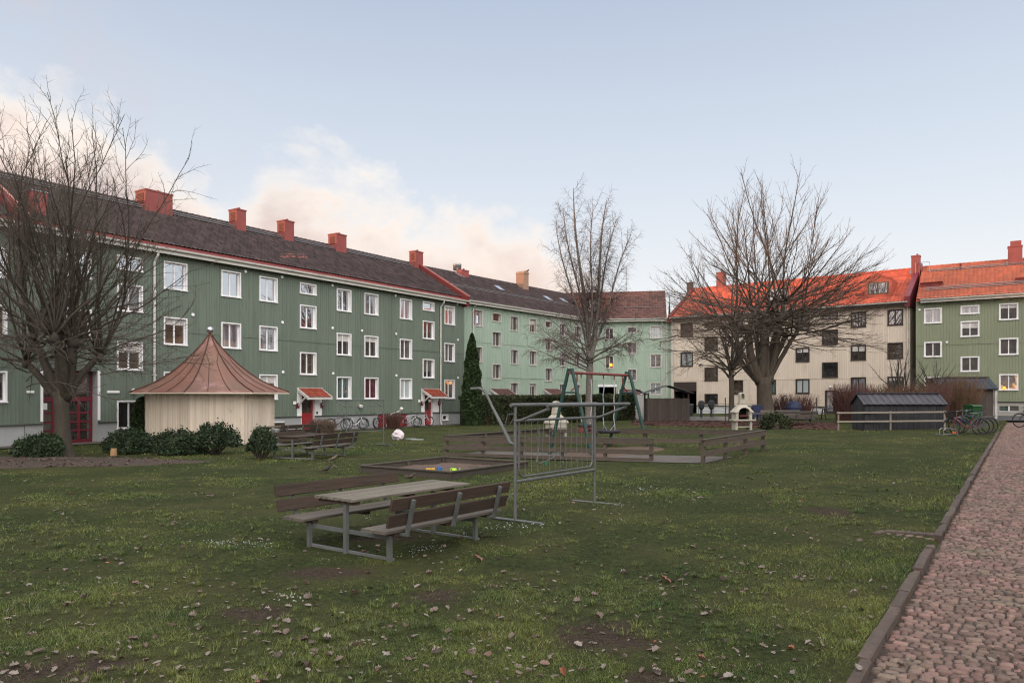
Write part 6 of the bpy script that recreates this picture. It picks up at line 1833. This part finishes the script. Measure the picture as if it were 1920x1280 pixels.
def stems(name,px,Y,rx,h,n,mat,label,seed,ry=None,group=None,fan=0.35,rad=.008,cat='shrub',twig=1):
    r=random.Random(seed); p=at(px,Y); m=MB()
    for k in range(n):
        a=r.uniform(0,6.3); q=sqrt(r.random()); x=cos(a)*rx*q*.75; y=sin(a)*(ry or rx*.7)*q*.75
        hh=h*r.uniform(.6,1.05); lx,ly=x*fan/.35*.45+r.gauss(0,.12),y*.4+r.gauss(0,.1)
        pts=[(x,y,-.03),(x+lx*.3,y+ly*.3,hh*.4),(x+lx*.7+r.gauss(0,.03),y+ly*.7,hh*.75),(x+lx*1.15,y+ly,hh)]
        m.tube(pts,[rad,rad*.9,rad*.7,rad*.35],3,caps=False,r=r.random())
        for t in range(twig):
            b_=Vector(pts[1]).lerp(Vector(pts[2]),r.random()); e=b_+Vector((r.gauss(0,.16),r.gauss(0,.14),r.uniform(.1,.35)*h))
            m.tube([b_,e],[rad*.6,rad*.3],3,caps=False,r=r.random())
    root=empty(name,p,0,label,cat,group); m.build('stem',MATS[mat],root); return root
G1='bare bushes along the green house wall'
stems('bare_bush',596,41.5,.52,.85,330,'stem_brown','reddish brown bare bush by the left red door',1,group=G1,rad=.009)
stems('bare_bush',614,41.0,.48,.82,300,'stem_grey','straw grey bare bush between the left red door and the first bicycle',2,group=G1,rad=.009)
stems('bare_bush',737,47.5,.50,1.05,320,'stem_brown','bare bush in front of the red basement hatch, among the bicycles',3,group=G1,rad=.010)
G2='bare bushes near the beige house'
stems('bare_bush',1487,52.0,1.6,1.75,520,'stem_red','low red stemmed bush behind the blue covered grill',4,group=G2,rad=.011)
stems('bare_bush',1596,45.0,1.15,2.3,700,'stem_red','tall dense red brown bush left of the low tiled shed',5,group=G2,rad=.012)
stems('bare_bush',1690,41.5,1.8,2.2,520,'stem_straw','wide straw coloured bush behind the low tiled shed',6,group=G2,rad=.012)
stems('bare_bush',1790,43.0,1.5,2.7,620,'stem_straw','straw coloured bush in front of the navy roofed shed',7,group=G2,rad=.012)
stems('bare_bush',1655,42.5,1.3,2.2,420,'stem_red','red brown bush behind the left half of the low tiled shed',8,group=G2,rad=.012)
stems('bare_bush',1740,41.5,1.2,2.3,420,'stem_red','red brown bush behind the right end of the low tiled shed',9,group=G2,rad=.012)
p=gp(1452,804); P,N=dome(2600,.75,.5,.75,12); root=empty('evergreen_shrub',p,0,'small dark shrub in the mulch at the foot of the big bare tree','shrub'); foliage('foliage',P,N,.11,'hedge_leaf',root,3); 
m=MB(); m.lathe((0,0,0),[(.5,0),(.5,.3),(.2,.55)],8); m.build('stem',MATS['bark_dark'],root)

# ------------------------------------------------------------------ sheds
def plank_shed(loc,rz,W,D,h,roofh,over,label,name,wmat,rmat,ridge='x',wall_h=None,corr=True,open_top=0.0,cat='shed'):
    root=empty(name,loc,rz,label,cat)
    wh=wall_h or h
    m=MB(); bw=.13
    for (x0,y0,x1,y1) in ((-W/2,-D/2,W/2,-D/2),(W/2,-D/2,W/2,D/2),(W/2,D/2,-W/2,D/2),(-W/2,D/2,-W/2,-D/2)):
        a=Vector((x0,y0,0)); b_=Vector((x1,y1,0)); L=(b_-a).length; k=int(L/bw); dr=(b_-a)/L
        for i in range(k):
            c=a+dr*(L*(i+.5)/k); rr=random.random(); m.bar(c+Vector((0,0,-.15)),c+Vector((0,0,wh+random.uniform(-.02,.01))),L/k-.012,.022+.008*(i%2),upv=(-dr.y,dr.x,0),r=rr)
    m.build('wall',MATS[wmat],root)
    m=MB()
    for x in (-W/2+.06,W/2-.06):
        for y in (-D/2+.07,D/2-.07): m.box(x-.05,x+.05,y-.05,y+.05,-.1,h)
    m.build('post',MATS[wmat],root)
    m=MB()
    if ridge=='x':
        n=int((W+2*over)/.15)
        for s in (-1,1):
            for i in range(n):
                x=-W/2-over+(W+2*over)*(i+.5)/n
                m.bar((x,s*(D/2+over),h-.02+(.018 if i%2 else 0)),(x,0,h+roofh+(.018 if i%2 else 0)),.155,.03,r=random.random())
        m.bar((-W/2-over,0,h+roofh+.05),(W/2+over,0,h+roofh+.05),.2,.04)
        for s in (-1,1):
            m.extr([(-D/2-over+.05,h-.05),(0,h+roofh-.03),(D/2+over-.05,h-.05)],'x',s*(W/2)-.012,s*(W/2)+.012)
    else:
        n=int((D+2*over)/.15)
        for s in (-1,1):
            for i in range(n):
                y=-D/2-over+(D+2*over)*(i+.5)/n
                m.bar((s*(W/2+over),y,h-.02+(.015 if i%2 else 0)),(0,y,h+roofh+(.015 if i%2 else 0)),.155,.035,r=random.random())
    m.build('roof',MATS[rmat],root)
    return root
p=at(1683,36.6); plank_shed(p,radians(-3),3.75,1.5,1.22,.50,.10,'long low shed with a grey blue tiled roof behind the post and rail fence','low_shed','dark_shed','slate_blue_roof')
m=MB()
root=plank_shed(at(1800,50.0),radians(-12),3.0,2.6,1.95,.75,.25,'tall shed with a navy corrugated roof before the green house','garden_shed','shed_boards','navy_roof')
m=MB(); m.box(1.56,1.70,-1.42,-1.30,-.2,1.95); m.build('corner_post',MATS['old_white'],root)
root=plank_shed(at(1249,55.0),radians(-3),3.0,2.2,2.0,.55,.30,'plank walled bicycle shelter with a shallow grey roof before the passage','bicycle_shelter','shed_boards','tarred_roof',ridge='y',wall_h=1.62)
root=plank_shed(at(1191,60.5),radians(-3),1.5,1.6,1.95,.42,.25,'small pale shed with a dark roof between the hedge and the plank shelter','garden_shed','old_white','tarred_roof',ridge='y')

# thin stakes and poles
for px_,py_,top,lab,cat,nm in ((1360,798,746,'dark stake in the mulch left of the white fireplace','stake','garden_stake'),(1531,795,746,'dark stake in front of the dark trestle table','stake','garden_stake'),(1287,793,748,'pale stake in front of the plank shelter','stake','garden_stake'),(1218,792,745,'rusty thin stake left of the plank shelter door','stake','garden_stake')):
    p=gp(px_,py_); h_=(py_-top)/F*p.y; m=MB(); m.tube([(0,0,-.1),(.01,0,h_*.5),(0,0,h_)],.03,6); m.tube([(0,0,h_-.02),(0,0,h_+.015)],[.045,.04],6); o=m.build(nm,MATS['brown_wood_paint'] if px_>1300 else MATS['shed_boards']); o.location=p; tag(o,lab,cat,'stakes in the mulch bed')
p=at(1471,51.0); m=MB(); h_=(787-743)/F*51
m.tube([(-.1,0,0),(-.1,0,h_)],.03,6); m.tube([(.1,0,0),(.1,0,h_+.04)],.03,6); m.tube([(-.13,0,h_),(.13,0,h_+.03)],.03,6); o=m.build('garden_post',MATS['brown_wood_paint']); o.location=p; tag(o,'narrow double garden post behind the red stemmed bush','post')
# covered grill and chair
p=at(1488,49.0); m=MB(); m.lathe((0,0,0),[(.36,.55),(.50,.60),(.52,.85),(.44,1.1),(.26,1.26),(0,1.3)],14); m.tube([(-.3,0,0),(-.25,0,.6)],.03,5); m.tube([(.3,0,0),(.25,0,.6)],.03,5); m.tube([(0,.3,0),(0,.25,.6)],.03,5)
o=m.build('covered_grill',M('blue_cover',(.018,.028,.075),(.012,.018,.05),rough=.6,bmp=.4,bscale=6)); o.location=p+Vector((0,0,.02)); tag(o,'round grill under a dark blue cover right of the big tree trunk','grill')
p=at(1420,47.5); m=MB(); m.box(-.33,.33,-.22,.22,.35,.95); m.extr([(-.33,.952),(.33,.952),(.25,1.12),(-.25,1.12)],'y',-.2,.2); m.box(-.28,-.22,-.15,.15,0,.35); m.box(.22,.28,-.15,.15,0,.35)
o=m.build('covered_grill',MATS['blue_cover']); o.location=p; tag(o,'boxy dark blue cover left of the big tree trunk','grill')
# wheelie bins
def bin_(px,Y,col,label,rz=0,lid=None):
    p=at(px,Y); root=empty('wheeled_bin',p,rz,label,'bin'); mt=M('binplastic_%d'%int(col[1]*1000),col,rough=.55)
    m=MB(); vs=[(-.24,-.26,.06),(.24,-.26,.06),(.24,.22,.06),(-.24,.22,.06),(-.29,-.34,.95),(.29,-.34,.95),(.29,.34,.95),(-.29,.34,.95)]
    m.add(vs,[(0,3,2,1),(0,1,5,4),(1,2,6,5),(2,3,7,6),(3,0,4,7)]); m.build('body',mt,root)
    m=MB(); m.extr([(-.37,.955),(.36,.955),(.30,1.06),(-.28,1.03)],'x',-.31,.31); m.build('lid',mt,root)
    m=MB(); [m.ring((x,.25,.1),(1,0,0),.075,.025,12,5) for x in (-.25,.25)]; m.build('wheel',MATS['rubber'],root); return root
bin_(1824,41.5,(.02,.085,.03),'green wheeled bin behind the parked bicycles',.2)
bin_(1292,62.0,(.03,.035,.035),'dark grey bin inside the brown passage',0)
# small hydrants / taps before the white plinth
for px_,lab in ((1315,'dark iron post lamp stub before the white plinth, nearer the passage'),(1334,'dark grey pump before the white plinth, nearer the slender tree')):
    p=at(px_,59.0); m=MB(); m.lathe((0,0,0),[(.10,0),(.09,.6),(.22,.75),(.25,1.15),(.2,1.3),(.06,1.35)],9); m.tube([(-.28,0,1.0),(.28,0,1.05)],.05,6); o=m.build('garden_pump',M('iron_dark',(.035,.042,.048),rough=.6)); o.location=p; tag(o,lab,'pump','dark iron pumps')
# sign frame / low railings
p0=at(1310,57.5); p1=at(1428,54.0)
def railing(p0,p1,h,n,label,mat='dark_galvanised'):
    L=(p1.xy-p0.xy).length; root=empty('wire_fence',p0,atan2(p1.y-p0.y,p1.x-p0.x),label,'fence')
    m=MB(); [m.tube([(L*i/n,0,-.1),(L*i/n,0,h)],.02,5) for i in range(n+1)]; m.build('post',MATS[mat],root)
    m=MB(); m.tube([(0,0,h),(L,0,h)],.015,5); m.tube([(0,0,h*.5),(L,0,h*.5)],.008,4); m.build('wire',MATS[mat],root)
railing(p0,p1,1.1,4,'thin wire fence before the white plinth of the beige house')
# gooseneck lamp on the green wall near the bicycles
s_,z_,_=A.sz(726,782); s2,z2,_=A.sz(737,765)
m=MB(); m.tube([(s_,-.05,z_),(s_+.1,-.35,z_+.25),(s2,-.65,z2-.15),(s2,-.75,z2)],.03,7); m.lathe((s2,-.75,z2-.02),[(.0,-.1),(.10,-.08),(.13,.0),(.08,.08),(.02,.1)],10)
m.build('gooseneck_lamp',MATS['lamp_white'],A.root,True)

# ------------------------------------------------------------------ bicycles
def bike(loc,rz,label,col,group='bicycles parked along the green house',tilt=0.06,basket=False,rackb=True,rim='dark_galvanised',step=False,saddle='rubber',lying=None,wr=0.34):
    root=empty('bicycle',loc,rz,label,'bicycle',group)
    root.rotation_euler=(tilt,0,rz) if lying is None else lying
    fm=M('bike_%d_%d_%d'%tuple(int(c*999) for c in col),col,rough=.35)
    Rr=wr; xr,xf=-.53,.55
    for x in (xr,xf):
        m=MB(); m.ring((x,0,Rr),(0,1,0),Rr-.028,.011,32,5)
        for k in range(14):
            a=2*pi*k/14; s=1 if k%2 else -1
            m.tube([(x,s*.025,Rr),(x+cos(a)*(Rr-.03),0,Rr+sin(a)*(Rr-.03))],.0022,3,caps=False)
        m.tube([(x,-.05,Rr),(x,.05,Rr)],.022,8)
        w=m.build('wheel',MATS[rim],root); m=MB(); m.ring((x,0,Rr),(0,1,0),Rr-.020,.027,32,6); m.build('tyre',MATS['rubber'],w)
    m=MB(); bb_=(-.10,0,.29); st=(-.24,0,.74); hd=(.36,0,.80); hd2=(.385,0,.66)
    m.tube([bb_,st],.022,7)
    if step: m.tube([bb_,(.1,0,.36),(.28,0,.55),hd2],.027,7)
    else: m.tube([bb_,hd2],.024,7); m.tube([(-.225,0,.70),hd],.021,7)
    m.tube([hd,hd2],.02,7)
    for y in (-.055,.055):
        m.tube([(bb_[0],y*.4,bb_[2]),(xr,y,Rr)],.010,5); m.tube([(st[0]+.01,y*.3,st[2]-.06),(xr,y,Rr)],.009,5)
    m.build('frame',fm,root)
    m=MB()
    for y in (-.05,.05): m.tube([hd2,(.41,y,.58),(xf,y,Rr)],.016,6)
    m.build('fork',fm,root)
    m=MB(); m.tube([hd,(.34,0,.94)],.013,6); m.tube([(.16,-.29,.98),(.26,-.27,1.0),(.36,-.10,.97),(.36,.10,.97),(.26,.27,1.0),(.16,.29,.98)],.012,6); m.build('handlebar',MATS['galvanised'],root)
    m=MB(); m.tube([(.14,-.29,.98),(.24,-.275,1.0)],.018,6); m.tube([(.14,.29,.98),(.24,.275,1.0)],.018,6); m.build('grip',MATS['rubber'],root)
    m=MB(); m.tube([st,(-.27,0,.87)],.012,6); m.build('seat_post',MATS['galvanised'],root)
    m=MB(); m.add([(-.42,-.09,.90),(-.42,.09,.90),(-.25,.075,.895),(-.12,.02,.89),(-.12,-.02,.89),(-.25,-.075,.895),(-.40,0,.935),(-.25,0,.92),(-.12,0,.905)],[(0,1,6),(1,2,7,6),(2,3,8,7),(3,4,8),(4,5,7,8),(5,0,6,7),(0,5,4,3,2,1)]); m.build('saddle',MATS[saddle],root)
    for x,a0,a1 in ((xr,.2,2.9),(xf,.5,2.6)):
        m=MB()
        pts=[(x+cos(a)*(Rr+.02),0,Rr+sin(a)*(Rr+.02)) for a in np.linspace(a0,a1,10)]
        m.tube(pts,.026,4); m.build('mudguard',MATS['dark_galvanised'],root)
    m=MB(); m.ring((-.10,.05,.29),(0,1,0),.09,.008,18,4); m.tube([(-.10,.08,.29),(-.02,.08,.15)],.010,5); m.tube([(-.10,-.08,.29),(-.18,-.08,.43)],.010,5); m.box(-.07,.03,.07,.15,.135,.155); m.box(-.23,-.13,-.15,-.07,.42,.44); m.bar((-.10,.055,.38),(xr,.055,Rr+.04),.008,.02); m.bar((-.10,.055,.20),(xr,.055,Rr-.04),.008,.02); m.build('crank',MATS['dark_galvanised'],root)
    if rackb:
        m=MB(); m.box(-.78,-.34,-.06,.06,.725,.74); m.tube([(-.72,-.06,.73),(xr,-.06,Rr)],.006,4); m.tube([(-.72,.06,.73),(xr,.06,Rr)],.006,4); m.build('luggage_rack',MATS['dark_galvanised'],root)
    if basket:
        m=MB()
        for z in (.74,.80,.86,.92,.98): 
            k=(z-.74)*.25; m.tube([(.44-k*.3,-.13-k,z),(.72+k,-.13-k,z),(.72+k,.13+k,z),(.44-k*.3,.13+k,z),(.44-k*.3,-.13-k,z)],.006,4)
        for i in range(7):
            for y in (-1,1): m.tube([(.44+.28*i/6,y*.13,.74),(.44+.32*i/6,y*.19,.98)],.005,4)
        for i in range(6): m.tube([(.72,-.13+.26*i/5,.74),(.78,-.19+.38*i/5,.98)],.005,4); m.tube([(.44,-.13+.26*i/5,.74),(.42,-.19+.38*i/5,.98)],.005,4)
        m.box(.44,.72,-.13,.13,.735,.742); m.build('basket',MATS['rubber'],root)
    return root
def onA(px,off):
    s_=A.sz(px,HY,-off)[0]; x=A.O[0]+A.d[0]*s_-A.n[0]*off; y=A.O[1]+A.d[1]*s_-A.n[1]*off; return Vector((x,y,g(x,y)+.03))
ra=atan2(A.d[1],A.d[0])
bike(onA(633,1.0),ra-.15,'dark purple bicycle with a rear rack, first of the row from the left',(.07,.03,.08),wr=.36)
bike(onA(667,.9),ra-.30,'white step through bicycle, second of the row from the left',(.55,.57,.58),step=True)
bike(onA(694,.75),ra-.45,'pale teal bicycle behind the rack post, next to the red one',(.25,.36,.35),step=True)
bike(onA(716,.9),ra+pi+.1,'dark red bicycle before the first red basement hatch',(.20,.03,.05))
bike(onA(744,1.0),ra+.15,'red and black bicycle half hidden by the bare bush among the bicycles',(.22,.035,.03))
bike(onA(768,1.0),ra-.6,'small white bicycle before the second red basement hatch',(.50,.50,.56),wr=.30)
bike(onA(792,1.1),ra-.35,'silver bicycle with a pale front wheel, nearest the right red door',(.33,.36,.38),tilt=-.10)
# right hand cluster
G3='bicycles in the stand at the end of the path'
def pb(px,Y): 
    p=at(px,Y); p.z=g(p.x,p.y)+.0; return p
q=pb(1812,31.2); bike(q,atan2(.3,-1.0),'red bicycle with purple saddle and black front basket beside the rail fence',(.17,.02,.03),G3,.05,basket=True,saddle='rubber',step=True)
for o in bpy.data.objects:
    if o.name.startswith('saddle') and o.parent and 'purple saddle' in (o.parent.get('label') or ''):
        o.data=o.data.copy(); o.data.materials[0]=M('saddle_purple',(.16,.09,.17),rough=.6); o['label']='purple saddle'
q=pb(1821,31.7); bike(q,atan2(.22,-1.0),'dark blue bicycle right behind the red one with the basket',(.025,.035,.09),G3,-.05)
q=pb(1829,32.3); bike(q,atan2(.30,-1.0),'black bicycle farthest right in the bicycle stand',(.015,.016,.018),G3,.03)
p=pb(1784,30.9); root=empty('bicycle_stand',p,0.0,'low grey steel bicycle stand with an orange reflector by the lawn edge','bicycle stand')
m=MB(); m.tube([(-.32,0,0),(-.32,0,.22),(-.24,0,.30),(.2,.1,.26),(.32,.1,.12),(.32,.1,0)],.02,6); m.tube([(-.32,.3,0),(-.32,.3,.22),(-.24,.3,.30),(.2,.4,.26),(.32,.4,.12),(.32,.4,0)],.02,6); m.tube([(-.32,0,.05),(.32,.1,.05)],.016,6); m.tube([(-.32,0,.02),(-.32,.6,.02)],.02,6); m.tube([(.32,0.1,.02),(.32,.7,.02)],.02,6); m.build('hoop',MATS['galvanised'],root)
m=MB(); m.box(.06,.22,.02,.06,.10,.15); m.build('reflector',M('refl_orange',(.7,.13,.02),rough=.4),root)
q=pb(1934,36.5); bike(q,atan2(.1,-1.0),'black bicycle cut by the right edge of the picture on the asphalt lane',(.02,.02,.02),G3,.03)

# birds up in the trees
for px_,py_,Y,lab in ((1124,522,50.2,'dark bird perched high in the birch'),(1313,686,60,'black bird clinging to the beige wall right of the brown passage'),(989,510,0,'dark bird standing on the arched tan chimney'),(391,373,0,None)):
    if lab is None: continue
    if Y==0: Y=C.sz(989,HY,4.5)[2]
    X=(px_-960)/F*Y; z=H+(HY-py_)/F*Y
    if 'beige' in lab:
        s_,z,Y=E.sz(px_,py_,-.35); X=(px_-960)/F*Y
    bird((X,Y,z-.12 if 'chimney' in lab else z-.15),.8,lab,(.02,.02,.02),2.0)
# perch twig for the birch bird
# ------------------------------------------------------------------ sky, sun, camera
SUN_EL=radians(3.2); sdir=Vector((-0.955,-0.296,0)).normalized()
w=bpy.data.worlds.new('World'); sc.world=w; w.use_nodes=True; nt=w.node_tree; nt.nodes.clear()
out=nt.nodes.new('ShaderNodeOutputWorld'); bg=nt.nodes.new('ShaderNodeBackground'); nt.links.new(bg.outputs[0],out.inputs[0])
sky=nt.nodes.new('ShaderNodeTexSky'); sky.sky_type='NISHITA'; sky.sun_disc=False; sky.sun_elevation=radians(6); sky.sun_rotation=atan2(sdir.x,sdir.y)
sky.air_density=1.0; sky.dust_density=0.6; sky.ozone_density=1.5; sky.altitude=50
tc=nt.nodes.new('ShaderNodeTexCoord'); sp=nt.nodes.new('ShaderNodeSeparateXYZ'); nt.links.new(tc.outputs['Generated'],sp.inputs[0])
X,Y,Z=sp.outputs
az=math_(nt,'ARCTAN2',X,Y)              # 0 ahead, positive to the right
el=math_(nt,'ARCSINE',Z)
BGS=0.1
def sc3(c): return tuple(x/BGS for x in c)
# pale cloud veil, with unseen extra brightness added overhead to light the yard
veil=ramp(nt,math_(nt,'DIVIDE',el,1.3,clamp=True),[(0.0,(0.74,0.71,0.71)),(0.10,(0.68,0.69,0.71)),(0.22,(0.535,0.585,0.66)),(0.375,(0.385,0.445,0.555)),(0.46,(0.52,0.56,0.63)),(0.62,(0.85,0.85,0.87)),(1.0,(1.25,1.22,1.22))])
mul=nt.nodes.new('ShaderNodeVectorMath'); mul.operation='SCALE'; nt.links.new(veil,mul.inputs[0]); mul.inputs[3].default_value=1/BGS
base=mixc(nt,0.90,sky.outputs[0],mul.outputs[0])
# added brightness in the unseen sky behind the camera, to lift the house walls
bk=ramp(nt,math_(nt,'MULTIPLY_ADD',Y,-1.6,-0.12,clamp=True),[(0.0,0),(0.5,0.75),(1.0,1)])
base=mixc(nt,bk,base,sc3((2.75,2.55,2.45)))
# low pink-white cumulus bank from the left down to the middle
cv=nt.nodes.new('ShaderNodeCombineXYZ'); nt.links.new(math_(nt,'MULTIPLY',az,1.0),cv.inputs[0]); nt.links.new(math_(nt,'MULTIPLY',el,1.5),cv.inputs[1])
env=ramp(nt,math_(nt,'MULTIPLY_ADD',az,1/2.4,0.5,clamp=True),[(0.0,.40),(0.25,.335),(.293,.30),(.324,.245),(.347,.225),(.368,.285),(.40,.265),(.4235,.245),(.467,.225),(.512,.20),(.5415,.16),(.58,.09),(.66,.0)])
nA=noise(nt,cv.outputs[0],5.5,8,0.58,0.25)
nB=noise(nt,cv.outputs[0],17,6,0.6,0.1)
top=math_(nt,'ADD',env,math_(nt,'ADD',math_(nt,'MULTIPLY_ADD',nA,0.30,-0.15),math_(nt,'MULTIPLY_ADD',nB,0.09,-0.045)))
dd=math_(nt,'SUBTRACT',top,el)
mask=ramp(nt,math_(nt,'MULTIPLY_ADD',dd,9.0,0.30,clamp=True),[(0.0,0),(0.25,0.45),(0.5,1.0),(1.0,1.0)])
# texture of the bank: bright rims, pinkish grey bodies
body=ramp(nt,noise(nt,cv.outputs[0],8,7,0.55,0.5),[(0.34,(0.41,0.34,0.345)),(0.52,(0.55,0.43,0.40)),(0.68,(0.71,0.565,0.49))])
rim=ramp(nt,math_(nt,'MULTIPLY_ADD',dd,9.0,0.0,clamp=True),[(0.0,0.9),(0.3,0.6),(0.7,0.1),(1.0,0.05)])
ccol=mixc(nt,rim,body,(0.76,0.715,0.66))
# warm glow low down near the sunken sun
glow=ramp(nt,math_(nt,'MULTIPLY_ADD',el,-4.0,1.15,clamp=True),[(0.0,0),(1.0,0.7)])
ccol=mixc(nt,glow,ccol,(0.76,0.62,0.53))
mul2=nt.nodes.new('ShaderNodeVectorMath'); mul2.operation='SCALE'; nt.links.new(ccol,mul2.inputs[0]); mul2.inputs[3].default_value=1/BGS
c1=mixc(nt,math_(nt,'MULTIPLY',mask,0.97),base,mul2.outputs[0])
# faint grey streak falling from upper left
st=math_(nt,'ABSOLUTE',math_(nt,'SUBTRACT',math_(nt,'MULTIPLY_ADD',az,-0.62,0.06),el))
sm_k=ramp(nt,math_(nt,'MULTIPLY_ADD',st,-9.0,1.0,clamp=True),[(0.0,0),(1.0,0.5)])
leftm=ramp(nt,math_(nt,'MULTIPLY_ADD',az,-2.2,-0.35,clamp=True),[(0,0),(1,1)])
stk=math_(nt,'MULTIPLY',math_(nt,'MULTIPLY',sm_k,leftm),ramp(nt,noise(nt,cv.outputs[0],9,5,0.6,0.3),[(0.35,0),(0.65,1)]))
c2=mixc(nt,stk,c1,sc3((0.50,0.455,0.465)))
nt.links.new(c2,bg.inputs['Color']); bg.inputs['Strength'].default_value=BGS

sd=bpy.data.lights.new('sun','SUN'); sd.energy=2.2; sd.angle=radians(0.6); sd.color=(1.0,0.50,0.26)
so=bpy.data.objects.new('sun',sd); COL.objects.link(so)
v=Vector((sdir.x*cos(SUN_EL),sdir.y*cos(SUN_EL),sin(SUN_EL)))
so.rotation_euler=v.to_track_quat('Z','Y').to_euler()

cam=bpy.data.cameras.new('camera'); co_=bpy.data.objects.new('camera',cam); COL.objects.link(co_)
cam.sensor_width=36; cam.lens=36*F/1920; cam.shift_y=(HY-640)/1920; cam.clip_end=3000; cam.clip_start=0.1
co_.location=(0,0,H); co_.rotation_euler=(radians(90),0,0); sc.camera=co_
sc.view_settings.view_transform='Standard'; sc.view_settings.look='None'; sc.view_settings.exposure=0.5; sc.view_settings.gamma=1
sc.render.film_transparent=False
sc.cycles.max_bounces=6; sc.cycles.use_denoising=True; sc.cycles.denoising_prefilter='NONE'; sc.cycles.filter_width=1.2
